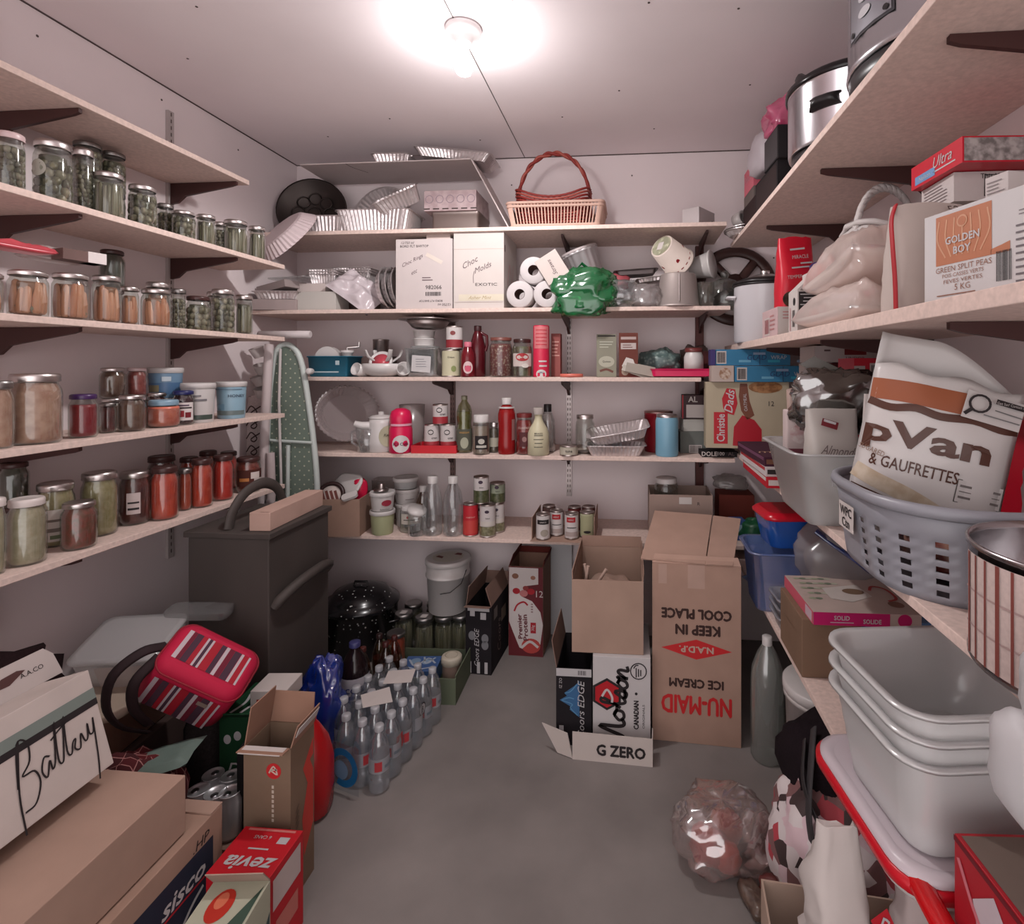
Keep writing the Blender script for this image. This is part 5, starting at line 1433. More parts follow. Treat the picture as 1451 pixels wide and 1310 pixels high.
# carton with jar at the right
m_, loc, w_, dp, h_, F = bbox(920, 1010, 702, 2.40, .20, z, card(168, 136, 122))
t = thing('cardboard_box', 'open carton with a white card on the right of the lowest back shelf', 'box', loc, 0)
openbox(t, w_, dp, h_, card(168, 136, 122), prints=lambda m: (m.rect(F, .02, h_ * .38, .055, .03, WHITEC(), .001), m.text(F, 'R', w_ * .28, h_ * .32, .014, INK(), .001)))
bottle(944, 34, 0, 2.49, z + .10, 'big glass jar with white lid standing in the open carton', P_JAR, GLASS(), WHITEP(), .87, contents=flat(90, 60, 50, .4), fill=.7, h=.165, name='storage_jar', cat='jar')
for k, dx in enumerate((.03, .075)):
    m = MB(); m.tube([(0, 0, 0), (.004, 0, .17)], .006, card(176, 150, 130), 8); solo(m, 'wooden_stick', ('left wooden handle sticking out of the carton', 'right wooden handle sticking out of the carton')[k], 'stick', (loc[0] + dx, loc[1] - .02, z + .02), 0)
m = MB(); lump(m, .14, .12, .06, MILK(.4, (176, 168, 164)), seed=44, amp=.3); solo(m, 'plastic_bag', 'grey plastic bag on the brown box at the right end', 'bag', BP(1035, 2.58, z + .20), 0)
m = MB(); m.cbox(.16, .13, .18, card(126, 60, 50)); solo(m, 'small_carton', 'red brown carton at the right end of the lowest back shelf', 'box', BP(1040, 2.60, z), 0, bevel=.001)
# ================================================================ left corner: cabinet, ironing board
t = thing('storage_cabinet', 'dark grey brown wooden bin cabinet with arched handles', 'cabinet', (-1.355, 1.872, 0), 0)
def m_dark(m, nt, b):
    _noise_col(nt, b, (62, 54, 51), .14, 6, 5, stretch=(1, 1, .3)); b.inputs['Roughness'].default_value = .7
DKW = mat('dark_stained_wood', m_dark)
m = MB(); m.box(-.145, .145, -.177, .177, 0, .782, DKW); m.build('body', t, .004)
m = MB(); m.box(-.155, .155, -.187, .187, .783, .803, DKW); m.build('lid', t, .003)
m = MB(); pts = smooth_pts([(-.02, -.15, .803), (-.02, -.13, .86), (-.02, -.07, .91), (-.02, .02, .925), (-.02, .10, .89), (-.02, .15, .803)], 5)
m.tube(pts, .02, DKW, 8, flat_=.55); m.build('top_handle', t)
m = MB(); pts = smooth_pts([(.146, -.15, .545), (.165, -.135, .572), (.185, -.06, .60), (.185, .06, .605), (.165, .14, .585), (.146, .155, .56)], 5)
m.tube(pts, .022, DKW, 8, flat_=.8); m.build('side_handle', t)
m = MB(); CB = card(206, 160, 142); m.box(-.036, .036, -.17, .17, 0, .062, CB); m.rect(face_frame('T', .072, .34, .062), .012, -.163, .03, .004, flat(120, 84, 72))
solo(m, 'long_carton', 'long narrow brown carton lying on the dark cabinet', 'box', (-1.262, 1.88, .8042), .05, bevel=.0015)
# ironing board, underside facing the room
t = thing('ironing_board', 'ironing board with green mesh underside and white frame, stood on end in the corner', 'ironing board', (-1.548, 2.285, 0), .08)
def m_mesh(m, nt, b):
    tc = nt.nodes.new('ShaderNodeTexCoord'); mp = nt.nodes.new('ShaderNodeMapping'); mp.inputs['Scale'].default_value = (34, 34, 34); mp.inputs['Rotation'].default_value = (0, pi / 4, 0)
    v = nt.nodes.new('ShaderNodeTexVoronoi'); v.inputs['Randomness'].default_value = 0; v.inputs['Scale'].default_value = 1.0
    nt.links.new(tc.outputs['Object'], mp.inputs[0]); nt.links.new(mp.outputs[0], v.inputs['Vector'])
    r = nt.nodes.new('ShaderNodeValToRGB'); r.color_ramp.elements[0].position = .16; r.color_ramp.elements[1].position = .2
    r.color_ramp.elements[0].color = rgb((176, 176, 156)); r.color_ramp.elements[1].color = rgb((98, 110, 100))
    nt.links.new(v.outputs['Distance'], r.inputs[0]); nt.links.new(r.outputs[0], b.inputs['Base Color']); b.inputs['Roughness'].default_value = .5
MESH = mat('green_mesh', m_mesh); FR = flat(196, 204, 200, .4)
prof = [(-.085, .02), (-.09, .6), (-.085, .9), (-.075, 1.2), (-.055, 1.38), (-.03, 1.45), (.02, 1.455), (.065, 1.39), (.10, 1.2), (.135, .9), (.14, .6), (.135, .02)]
sp = smooth_pts([(x, 0, z_) for x, z_ in prof], 4)
m = MB(); m.prism([(p.x, p.z) for p in sp], -.004, .004, MESH, TR(rx=pi / 2)); m.build('mesh_panel', t)
m = MB(); m.tube([(p.x, 0, p.z) for p in sp], .013, FR, 8, True); m.build('rim_frame', t)
for zz in (1.02, .74):
    m = MB(); m.tube([(-.08, -.012, zz + .012), (.125, -.012, zz)], .007, FR, 6); m.build('cross_bar', t)
m = MB(); m.tube([(-.088, -.035, .70), (-.072, -.04, 1.1), (-.056, -.035, 1.46)], .019, flat(212, 198, 198, .45), 10); m.build('leg', t)
m = MB(); m.tube([(-.015, -.02, 1.44), (-.02, -.022, 1.2), (-.012, -.022, .9), (-.005, -.02, .5)], .006, flat(206, 198, 196, .5), 8); m.build('leg', t)
m = MB(); m.tube([(.02, -.02, 1.01), (.015, -.02, .6)], .009, FR, 6); m.build('leg', t)
m = MB(); m.tube([(-.045, -.045, .98), (-.04, -.045, .8), (-.058, -.045, .62)], .018, flat(206, 190, 190, .6), 8); m.build('folded_strap', t)
m = MB(); m.lathe([(.012, 0), (.014, .01), (.014, .03), (.01, .034), (.001, .034)], WHITEP(), 12, TR(.115, -.0, 1.34, rx=pi / 2)); m.build('foot_cap', t)
# white roll, foil cups and patterned bag stored behind the left shelves' ends
m = MB(); m.lathe([(.012, 0), (.017, .002), (.017, .24), (.012, .242)], flat(206, 196, 196, .5), 14, TR(ry=pi / 2)); solo(m, 'paper_roll', 'thin white roll lying on the clutter at the corner of the shelves', 'roll', (-1.66, 2.26, 1.503), .0)
WF2 = flat(198, 186, 184, .45)
for k, (u, v, l) in enumerate(((368, 500, 'topmost white paper cup beside the ironing board leg'), (372, 524, 'second white paper cup in the corner'), (370, 540, 'third white paper cup in the corner'), (372, 557, 'lowest white paper cup above the patterned bag'))):
    p = atY(u, v, 2.33); m = MB(); m.lathe([(.022, 0), (.032, .045), (.03, .045), (.02, .003), (.001, .003)], WF2, 16); o = solo(m, 'paper_cup', l, 'cup', (p.x, 2.33, p.z - .02), 0, 'paper cups stacked in the corner'); aim(o, (-.2 + .25 * (k % 2), -.35, 1))
t = thing('patterned_bag', 'white bag printed with dark scrolls, hanging beside the ironing board', 'bag', BP(368, 2.33, .80), -.1)
m = MB(); WB2 = cloth(206, 190, 188, .1); sack(m, .13, .04, .42, WB2, 3, .4, .1); F = frame((0, -.024, .2), (1, 0, 0), (0, 0, 1)); K = flat(66, 46, 46, .8)
for k in range(6):
    yy = -.15 + .06 * k; m.stroke(F, [(-.045, yy), (-.02, yy + .03), (.01, yy + .005), (-.005, yy - .012), (-.02, yy), (.03, yy + .03)], .006, K, .004)
m.build('body', t)
# ================================================================ floor along the back wall
def m_enamel(m, nt, b):
    tc = nt.nodes.new('ShaderNodeTexCoord'); v = nt.nodes.new('ShaderNodeTexVoronoi'); v.inputs['Scale'].default_value = 42
    nt.links.new(tc.outputs['Object'], v.inputs['Vector'])
    r = nt.nodes.new('ShaderNodeValToRGB'); r.color_ramp.elements[0].position = .13; r.color_ramp.elements[1].position = .16
    r.color_ramp.elements[0].color = rgb((190, 190, 186)); r.color_ramp.elements[1].color = rgb((24, 22, 24))
    nt.links.new(v.outputs['Distance'], r.inputs[0]); nt.links.new(r.outputs[0], b.inputs['Base Color']); b.inputs['Roughness'].default_value = .22
ENAMEL = mat('speckled_enamel', m_enamel)
t = thing('canning_pot', 'black speckled enamel canning pot with domed lid on the floor', 'pot', (-1.30, 2.48, 0), 0)
m = MB(); m.lathe([(.145, 0), (.155, .008), (.165, .05), (.168, .215), (.172, .218), (.172, .226), (.164, .226)], ENAMEL, 40); m.build('body', t)
m = MB(); m.lathe([(.176, .224), (.178, .229), (.176, .238), (.15, .25), (.14, .262), (.12, .285), (.07, .302), (.02, .308), (.001, .309)], ENAMEL, 40); m.build('lid', t)
m = MB(); m.tube([(-.035, 0, .305), (-.03, 0, .325), (.03, 0, .325), (.035, 0, .305)], .006, BLACKP(), 8); m.build('lid_handle', t)
for s in (-1, 1):
    m = MB(); m.tube([(s * .165, -.05, .16), (s * .20, -.04, .165), (s * .20, .04, .165), (s * .165, .05, .16)], .006, ENAMEL, 8); m.build('side_handle', t)
G = 'pickle jars on the floor'
for u, Y, l, sd in ((572, 2.50, 'leftmost quart pickle jar on the floor, white sticker on lid', 1), (601, 2.47, 'second floor pickle jar, white sticker on lid, in front of pail', 2), (629, 2.49, 'pickle jar standing beneath the front of the white pail', 3), (653, 2.51, 'pickle jar beside the black beer case under the pail', 4), (586, 2.61, 'rear floor pickle jar behind the stickered pair', 5), (617, 2.63, 'rear pickle jar hidden under the white pail', 6), (645, 2.63, 'rear pickle jar under the pail at right', 7)):
    p = atY(u, PV, Y); e = thing('preserving_jar', l, 'jar', (p.x, Y, .0005), sd, G); preserve('bean', .045, .176, 'grey', e, sd + 40)
    if sd < 3:
        m = MB(); m.rect(frame((0, 0, .1755), (cos(-sd), sin(-sd), 0), (-sin(-sd), cos(-sd), 0)), 0, 0, .03, .035, WHITEC(), .001); m.build('sticker', e)
t = thing('plastic_pail', 'tall white plastic pail with printed lid, set on floor pickle jars', 'pail', (-.935 + .02, 2.555, .178), 0)
pp = atY(635, PV, 2.555); t.location.x = pp.x
m = MB(); m.lathe([(.088, 0), (.092, .004), (.100, .17), (.106, .172), (.106, .18), (.101, .182), (.103, .235)], WHITEP(), 36); m.build('body', t)
m = MB(); m.lathe([(.106, .228), (.109, .231), (.109, .25), (.103, .254), (.098, .253), (.001, .253)], WHITEP(), 36, cap0=False); m.build('lid', t)
m = MB(); m.lathe([(.074, .2535), (.001, .2535)], flat(206, 198, 186), 28, cap0=False); m.poly(frame((0, 0, .254), (1, 0, 0), (0, 1, 0)), [(.02, .03), (.06, .02), (.055, .05), (.03, .055)], flat(120, 40, 40)); m.poly(frame((0, 0, .254), (1, 0, 0), (0, 1, 0)), [(-.06, -.01), (-.02, -.03), (-.02, -.005), (-.05, .01)], flat(110, 50, 40)); m.build('lid_print', t)
m = MB(); m.tube([(.100, -.04, .20), (.102, -.03, .205), (.09, -.075, .155), (.045, -.10, .12), (.0, -.11, .115)], .002, flat(60, 54, 54, .4), 6); m.build('wire_handle', t)
t = thing('preserving_jar', 'orange sauce jar with speckled lid in the grey green box', 'jar', BP(561, 2.36, .006), 0)
preserve('tomato2', .043, .145, 'grey', t, 3)
# grey green open box
t = thing('cardboard_box', 'low grey green cardboard box with torn sides behind water bottles', 'box', (-.885, 2.25, 0), .03)
GG = card(104, 112, 92); m = MB(); bw, bd = .35, .31
m.box(-bw / 2, bw / 2, -bd / 2, bd / 2, 0, .004, GG); m.box(-bw / 2, bw / 2, -bd / 2, -bd / 2 + .004, .004, .105, GG); m.box(bw / 2 - .004, bw / 2, -bd / 2 + .004, bd / 2, .004, .115, GG); m.box(-bw / 2, bw / 2, bd / 2 - .004, bd / 2, .004, .06, GG)
m.disc(face_frame('F', bw, bd, .105), .08, .0, .024, card(126, 132, 108)); m.disc(face_frame('F', bw, bd, .105), .08, .0, .017, GG, .001); m.text(face_frame('F', bw, bd, .105), 'SJ', .08, 0, .014, card(132, 138, 112), .0014)
m.build('body', t)
m = MB(); m.prism([(-.15, 0), (.15, 0), (.14, .09), (.11, .13), (.09, .10), (.06, .12), (.03, .16), (.0, .15), (-.03, .17), (-.06, .10), (-.11, .10)], -.002, .002, GG, TR(-bw / 2, 0, .004, radians(80), 0, pi / 2)); m.build('torn_side', t)
m = MB(); m.cbox(.15, .12, .075, plas(70, 104, 160, .45)); F = face_frame('T', .15, .12, .075)
for pts in ([(-.06, .03), (-.02, -.02), (.02, .04), (.06, .0)], [(-.05, -.03), (0, -.045), (.05, -.03)], [(.0, .05), (.02, .0), (.05, .045)]): m.stroke(F, pts, .008, plas(190, 200, 214), .0008)
m.disc(F, -.03, .02, .022, plas(140, 170, 200)); m.disc(F, .02, .012, .02, plas(150, 176, 204)); Ff = face_frame('F', .15, .12, .075); m.text(Ff, 'FISH', 0, 0, .03, plas(200, 206, 214), .001)
solo(m, 'fish_carton', 'blue printed carton lying in the grey green box', 'box', BP(597, 2.24, .006), .1, bevel=.0015)
t = thing('candle_jar', 'tan jar candle with embossed cream lid in grey green box', 'candle', BP(640, 2.26, .006), 0)
m = MB(); m.lathe([(.036, 0), (.039, .004), (.039, .075)], card(196, 158, 138), 24); m.build('body', t)
m = MB(); m.lathe([(.042, .074), (.044, .077), (.044, .1), (.040, .106), (.030, .108), (.001, .106)], plas(206, 196, 178, .5), 28); m.tube([(.026 * cos(i * pi / 12), .026 * sin(i * pi / 12), .108) for i in range(24)], .0018, plas(180, 170, 150), 5, True); m.build('lid', t)

# beer case and protein case
def mountains(m, F, cx, cy, s, c1, c2, off=.0012, rot=0):
    def R2(pts): return [(cx + (x * cos(rot) - y * sin(rot)) * s, cy + (x * sin(rot) + y * cos(rot)) * s) for x, y in pts]
    m.poly(F, R2([(-1, -.5), (-.6, .05), (-.45, -.05), (-.1, .6), (.15, .2), (.3, .35), (.7, -.2), (1, -.5)]), c1, off)
    for pts in ([(-.9, -.4), (-.5, .0), (-.3, -.1), (-.1, .5)], [(-.1, .5), (.05, .1), (.0, -.2)], [(.3, .3), (.4, 0), (.8, -.35)]): m.stroke(F, R2(pts), .05 * s, c2, off + .0006)


BK = card(36, 32, 36); SLV = flat(196, 192, 194, .5); LB = flat(96, 150, 190, .5)
t = thing('beer_case', 'black tall beer case with open flaps beside the floor pickle jars', 'box', (-.668, 2.45, 0), -.06)
def pr(m):
    F = face_frame('F', .118, .26, .30)
    m.text(F, 'Coors EDGE', -.008, -.03, .022, SLV, .0012, rot=pi / 2, w=.165, shear=.25)
    m.rect(F, -.028, .118, .022, .024, SLV); m.rect(F, .022, .108, .026, .03, SLV); m.rect(F, .0, .138, .10, .018, SLV)
    for x, y in ((-.03, .02), (.03, .01), (.03, -.02)): m.disc(F, x, y, .016, flat(128, 128, 132, .5), .0008, .02)
    for x in (-.04, .0, .035): m.rect(F, x, -.12, .014, .05, SLV)
    Fr = face_frame('R', .118, .26, .30); m.text(Fr, 'Coors', -.02, -.02, .045, flat(110, 92, 84), .0012, rot=pi / 2, w=.15, shear=.3); m.rect(Fr, .05, .05, .07, .06, flat(120, 104, 90)); m.rect(Fr, -.07, .10, .05, .05, flat(90, 80, 74))
openbox(t, .118, .26, .30, BK, card(150, 112, 96), prints=pr, flaps=(('F', 80, .03), ('L', -8, .085), ('R', -18, .085), ('B', 8, .06)))
t = thing('protein_case', 'open white and dark red protein drink case by the back wall', 'box', (-.494, 2.585, 0), -.03)
def pr(m):
    F = face_frame('F', .165, .20, .42); WR = flat(214, 204, 202, .6); MR = flat(104, 26, 36, .6); RDD = flat(176, 30, 44, .5)
    m.rect(F, 0, 0, .164, .419, MR, .0004)
    m.poly(F, [(-.08, .205), (.06, .205), (.06, .13), (.0, .12), (-.02, .07), (.03, .05), (.07, .0), (.082, -.06), (.07, -.15), (.02, -.19), (-.03, -.17), (-.06, -.10), (-.08, -.05)], WR, .0008)
    for x, y, a, c in ((-.045, .095, .018, RDD), (-.01, .085, .020, flat(196, 120, 120)), (.025, .095, .018, RDD), (.0, .11, .014, flat(150, 60, 60)), (-.05, .165, .016, flat(140, 96, 76)), (.035, .16, .012, flat(160, 110, 90))): m.disc(F, x, y, a, c, .0012, a * .8)
    m.text(F, 'Premier', -.028, -.07, .020, flat(110, 50, 56), .0014, rot=pi / 2 + .06, w=.115, fat=.001); m.text(F, 'Protein', -.002, -.075, .022, flat(110, 50, 56), .0014, rot=pi / 2 + .06, w=.12, fat=.001)
    m.stroke(F, [(-.055, .0), (-.04, .03), (-.01, .045), (.01, .03)], .008, RDD, .0014)
    m.rect(F, .036, -.075, .026, .05, RDD, .0012); m.text(F, '30g', .036, -.075, .018, WR, .0018, rot=pi / 2)
    for k in range(4): m.rect(F, .03, .0 + .012 * k, .010, .006, flat(150, 120, 120), .0014)
    m.disc(F, .025, -.16, .045, flat(190, 70, 66, .5), .0012, .035); m.stroke(F, [(-.02, -.17), (.02, -.14), (.06, -.165)], .012, WR, .0016)
    m.text(F, '12', .066, .085, .03, WR, .0012)
openbox(t, .165, .20, .42, card(168, 118, 96), card(110, 46, 40), prints=pr, flaps=(('L', -20, .06), ('R', 12, .03), ('B', 4, .03)))
m = MB(); m.cbox(.115, .012, .555, flat(206, 204, 206, .6)); solo(m, 'white_board', 'narrow white panel standing against the wall behind the brown boxes', 'panel', (-.36, 2.705, 0), 0, bevel=.001)

# front group: two beer cases, tray, brown box, ice cream carton
t = thing('beer_case', 'black beer case with blue mountain, front centre of floor', 'box', (-.208, 2.045, 0), .0)
def pr(m):
    F = face_frame('F', .128, .26, .275)
    m.text(F, 'Coors EDGE', .026, -.005, .024, SLV, .0014, rot=pi / 2, w=.205, shear=.25); mountains(m, F, -.012, .03, .065, flat(58, 104, 150, .5), LB, .0009, pi / 2)
    m.rect(F, 0, .124, .127, .028, SLV, .0010); m.bars(F, .03, .124, .03, .016, INK(), 9); m.text(F, 'OZ ZI', -.048, .085, .010, SLV, .001, rot=-pi / 2); m.rect(F, -.045, -.09, .016, .045, SLV); m.rect(F, .03, -.125, .03, .02, SLV)
openbox(t, .128, .26, .275, BK, card(150, 112, 96), prints=pr, flaps=(('L', 10, .10),))
m = MB(); MW = card(206, 200, 200, .02); w_, d_, h_ = .205, .26, .325; m.cbox(w_, d_, h_, MW); F = face_frame('F', w_, d_, h_)
def script(pts, w=.011): m.stroke(F, [(.012 - y * .075 + (x - .5) * .03, -.155 + x * .275) for x, y in pts], w, INK(), .0018, 5)
script([(-.06, -.1), (.0, .1), (.10, 1.1), (.12, .1), (.14, .0), (.26, 1.12), (.26, .2), (.29, -.05), (.36, .08)], .013)
script([(.40, .45), (.34, .2), (.38, .0), (.45, .1), (.46, .4), (.40, .48), (.47, .38), (.53, .4)]); script([(.50, .2), (.60, .9), (.62, 1.15), (.57, 1.1), (.55, .4), (.57, .02), (.64, .15)])
script([(.62, .1), (.70, .55), (.72, .3), (.69, .0), (.63, .05), (.74, .1)]); script([(.80, .45), (.75, .2), (.78, .0), (.84, .1), (.86, .4), (.81, .48), (.87, .4)])
script([(.87, .4), (.90, .5), (.88, .0)]); script([(.88, .1), (.96, .5), (.99, .4), (.98, .05), (1.04, .12)])
hx = [(-.052 + .048 * cos(pi / 3 * k + pi / 6), .028 + .048 * sin(pi / 3 * k + pi / 6)) for k in range(6)]; m.poly(F, [(-.052 + (x + .052) * 1.2, .028 + (y - .028) * 1.2) for x, y in hx], INK(), .0006); m.poly(F, hx, flat(190, 22, 36, .5), .001)
m.stroke(F, [(-.07, .02), (-.052, .045), (-.034, .02), (-.034, .0)], .008, MW, .0022)
m.text(F, 'CANADIAN', .052, -.04, .017, INK(), .0014, rot=pi / 2, w=.10, fat=.001); m.text(F, 'ORIGINALS', .078, -.045, .008, INK(), .0014, rot=pi / 2, w=.085)
m.disc(F, .06, .115, .030, INK(), .0008); m.disc(F, .06, .115, .026, MW, .0012)
for k in range(3): m.rect(F, .052 + .008 * k, .11, .004, .034 - .006 * k, INK(), .0018)
m.stroke(F, [(.043, .125), (.05, .135), (.06, .137)], .004, INK(), .0018)
m.disc(F, .052, .035, .005, INK(), .0016)
solo(m, 'beer_case', 'white beer case with black script and red hexagon', 'box', (-.037, 2.045, 0), .0, bevel=.001)
t = thing('cardboard_tray', 'white cardboard tray with black capitals in front of the beer cases', 'tray', (-.066, 1.872, 0), -.05)
TW = card(206, 194, 188, .03); m = MB(); m.box(-.138, .138, -.032, .032, 0, .003, TW); m.box(-.138, .138, -.032, -.029, .003, .095, TW); m.box(.135, .138, -.029, .032, .003, .09, TW)
F = face_frame('F', .276, .064, .095); m.text(F, 'G ZERO', .03, -.005, .036, INK(), .0012, w=.165, fat=.002)
m.build('body', t)
m = MB(); m.prism([(0, 0), (.06, 0), (.125, .085), (.02, .08)], -.0015, .0015, TW, TR(-.138, -.031, .003, radians(90), 0, pi - .35) @ Matrix.Rotation(0, 4, 'Z')); m.build('side_flap', t)
t = thing('cardboard_box', 'plain brown open box stacked on the beer cases', 'box', (-.088, 2.118, .3262), .0)
KB = card(186, 146, 124); openbox(t, .258, .37, .262, KB, card(176, 134, 112), t=.005, flaps=(('B', 4, .045), ('L', 2, .03), ('R', 5, .03)))
for k, (x, y, a) in enumerate(((-.09, -.12, .1), (-.075, -.10, -.2), (-.06, -.11, .5))):
    m = MB(); m.tube([(0, 0, 0), (.005, .0, .10)], .006, card(206, 166, 146), 7); solo(m, 'wooden_stick', ('leftmost wooden stick standing in the brown open box', 'middle wooden stick standing in the brown open box', 'slanting wooden stick in the brown open box')[k], 'stick', (-.088 + x, 2.118 + y, .3262 + .19), 0, ry=a)
m = MB(); lump(m, .19, .25, .185, card(176, 138, 118), seed=3, amp=.15); solo(m, 'packing_paper', 'tan packing paper filling the plain brown box', 'paper', (-.088, 2.118, .3315), 0)
t = thing('ice_cream_carton', 'tall brown carton printed upside down with ice cream wording', 'box', (.240, 2.115, 0), -.06)
w_, d_, h_ = .315, .31, .645; m = MB(); m.cbox(w_, d_, h_, card(190, 144, 122)); F = face_frame('F', w_, d_, h_); RDP = flat(206, 36, 40, .6); BR = flat(62, 38, 34, .8)
m.text(F, 'COOL PLACE', .0, .145, .034, BR, .0012, rot=pi, w=.245, fat=.0022); m.text(F, 'KEEP IN', .005, .088, .034, BR, .0012, rot=pi, w=.155, fat=.0022)
m.poly(F, [(-.125, .018), (0, -.018), (.125, .018), (0, .054)], RDP, .0008); m.text(F, 'N.A.D.P.', 0, .018, .022, card(206, 170, 150), .0014, rot=pi, w=.12, fat=.0012)
m.text(F, 'ICE CREAM', .0, -.105, .030, BR, .0012, rot=pi, w=.19, fat=.0018); m.text(F, 'NU-MAID', .0, -.183, .064, RDP, .0012, rot=pi, w=.245, fat=.0024)
m.rect(F, 0, .28, .06, .085, card(200, 158, 138), .0006); m.rect(F, -.12, .285, .03, .07, card(200, 158, 138), .0006)
m.build('body', t, .0015)
KF = card(196, 150, 128)
def sheet(q, name, parent):
    m = MB(); a, b, c, d = [Vector(x) for x in q]; n = (b - a).cross(d - a).normalized() * .004
    m.loops([[a - n, b - n, c - n, d - n], [a, b, c, d]], KF, smooth=False); m.build(name, parent)
sheet([(-.20, -.145, .655), (.03, -.158, .652), (.085, .19, .735), (-.155, .215, .738)], 'flap', t)
sheet([(.034, -.158, .652), (.128, -.158, .652), (.20, .17, .73), (.09, .19, .733)], 'flap', t)
sheet([(-.157, -.155, .647), (.157, -.155, .647), (.15, -.12, .666), (-.15, -.12, .668)], 'flap', t)
# bottle and pail under the right shelf
bottle(1080, 44, 894, 0, 0, 'tall clear bottle with little cap standing beside ice cream carton', [(.92, 0), (1, .02), (1, .62), (.92, .74), (.6, .86), (.3, .93), (.26, .95)], thin((215, 220, 216), .12, .14, .42, (186, 190, 186)), WHITEP(), .93, p=Vector((.47, 1.92, 0)), r=.056, h=.42, name='tall_bottle')
t = thing('plastic_pail', 'white pail half hidden below the lowest right shelf', 'pail', (.60, 1.73, 0), 0)
m = MB(); m.lathe([(.10, 0), (.105, .006), (.118, .33), (.124, .332), (.124, .345), (.118, .347)], WHITEP(), 32); m.build('body', t)
m = MB(); m.lathe([(.122, .345), (.126, .35), (.126, .372), (.12, .376), (.001, .374)], WHITEP(), 32, cap0=False); m.build('lid', t)
# ================================================================ left foreground pile
# stacked cartons against the left wall
t = thing('labelled_carton', 'brown carton with dark blue brand panel, lowest in the left foreground stack', 'box', (-1.25, .80, 0), 0)
m = MB(); w_, d_, h_ = .52, .84, .30; m.cbox(w_, d_, h_, card(186, 142, 118)); F = face_frame('R', w_, d_, h_)
m.rect(F, -.01, -.015, .80, .23, flat(42, 48, 66, .6), .0006); m.text(F, 'sisco', .308, .050, .036, flat(214, 210, 210, .5), .0012, w=.118, shear=.25, bold=.02); m.rect(F, .308, .026, .125, .005, flat(190, 40, 50), .0012, .0)
m.text(F, '.HP', .355, .115, .022, INK(), .0012, shear=.2); m.stroke(F, [(.30, -.03), (.33, -.005), (.36, .01)], .008, flat(206, 204, 204), .0014)
m.build('body', t, .002)
m = MB(); m.box(-.26, .26, .385, .42, .3005, .304, card(196, 152, 130)); m.build('flap', t)
m = MB(); m.cbox(.56, .66, .128, card(188, 144, 122)); solo(m, 'cardboard_box', 'flat plain brown box stacked on the blue labelled carton', 'box', (-1.29, .805, .3045), 0, bevel=.002)
t = thing('battery_carton', 'white carton hand-lettered Battery, leaning on the plain brown box', 'box', (-1.218, .735, .4535), 0, ry=radians(-17))
w_, d_, h_ = .13, .74, .215; WBX = card(204, 190, 184, .03); m = MB(); m.cbox(w_, d_, h_, WBX); F = face_frame('R', w_, d_, h_)
m.rect(F, 0, .055, d_, .024, flat(126, 136, 130, .7), .0006); m.rect(F, 0, .037, d_, .014, INK(), .0008); m.rect(F, -.26, -.06, .16, .07, card(150, 136, 120), .0008)
def hand(pts): m.stroke(F, [(.190 + x * .165, y * .19 - .022) for x, y in pts], .0034, INK(), .0014, 5)
hand([(.02, -.50), (.05, -.1), (.16, .38)]); hand([(.05, -.05), (.14, .36), (.24, .32), (.22, .14), (.12, .04), (.24, .02), (.27, -.12), (.18, -.28), (.06, -.3)])
hand([(.42, .06), (.36, .08), (.31, -.04), (.35, -.12), (.41, .02), (.42, -.08), (.47, .0), (.55, .36), (.50, -.02), (.54, -.08), (.58, .04), (.66, .36), (.61, .0), (.65, -.06), (.69, .04), (.73, .06), (.70, -.03), (.76, -.06), (.80, .08), (.83, -.02), (.87, .0), (.90, .14), (.90, .02), (.95, .02), (.98, .16), (.93, -.25), (.88, -.5)])
hand([(.47, .20), (.60, .26), (.74, .30)])
m.build('body', t, .0015)
m = MB(); sh = [(-.34, 0), (.41, 0), (.405, .05), (.39, .07), (-.34, .07)]; m.prism(sh, -.0015, .0015, card(198, 186, 182, .03), TR(-.05, 0, h_, pi / 2 - .12, 0, pi / 2))
Fh = TR(-.05, 0, h_, pi / 2 - .12, 0, pi / 2); m.add([(x, y, .0022) for x, y in ((.27, .030), (.30, .048), (.33, .050), (.345, .044), (.31, .028))], [(0, 1, 2, 3, 4)], flat(84, 52, 50), False, Fh); m.add([(x, y, .0022) for x, y in ((.16, .030), (.19, .048), (.22, .050), (.235, .044), (.20, .028))], [(0, 1, 2, 3, 4)], flat(84, 52, 50), False, Fh)
m.text(Fh, 'A.A.CO', .355, .035, .010, INK(), .0024); m.build('handle_flap', t)
m = MB(); lump(m, .12, .72, .27, cloth(40, 26, 28), seed=6, amp=.2, freq=2); solo(m, 'dark_bag', 'dark bag behind the Battery carton along the wall', 'bag', (-1.47, .86, .4335), 0)

# containers by the wall
t = thing('food_container', 'beige lidded food container under the clear box by the left wall', 'container', (-1.585, 1.47, .262), .1)
m = MB(); tub(m, .30, .25, .12, plas(178, 142, 124, .45), .03, .88, .006); m.build('body', t)
m = MB(); m.loft([(.318, .268, .04, .118), (.322, .272, .042, .122), (.322, .272, .042, .132), (.30, .25, .035, .136), (.27, .22, .03, .133)], plas(196, 178, 160, .4), 6); m.build('lid', t)
t = thing('clear_box', 'clear plastic box with white paper inside, leaning by the wall', 'container', (-1.565, 1.575, .41), .2, rx=radians(18))
m = MB(); m.loft([(.22, .16, .02, 0), (.225, .165, .022, .004), (.235, .175, .024, .10), (.228, .168, .02, .10), (.218, .158, .02, .006)], MILK(.6, (232, 228, 226)), 5); m.build('body', t)
m = MB(); m.rect(frame((0, -.0935, .055), (1, 0, 0), (0, -.08, 1)), .03, 0, .14, .085, WHITEC(), .002); m.build('paper_sheet', t)
m = MB(); m.loft([(.245, .185, .03, .10), (.25, .19, .03, .104), (.25, .19, .03, .112), (.22, .16, .03, .114)], MILK(.6, (226, 224, 224)), 5); m.build('lid', t)
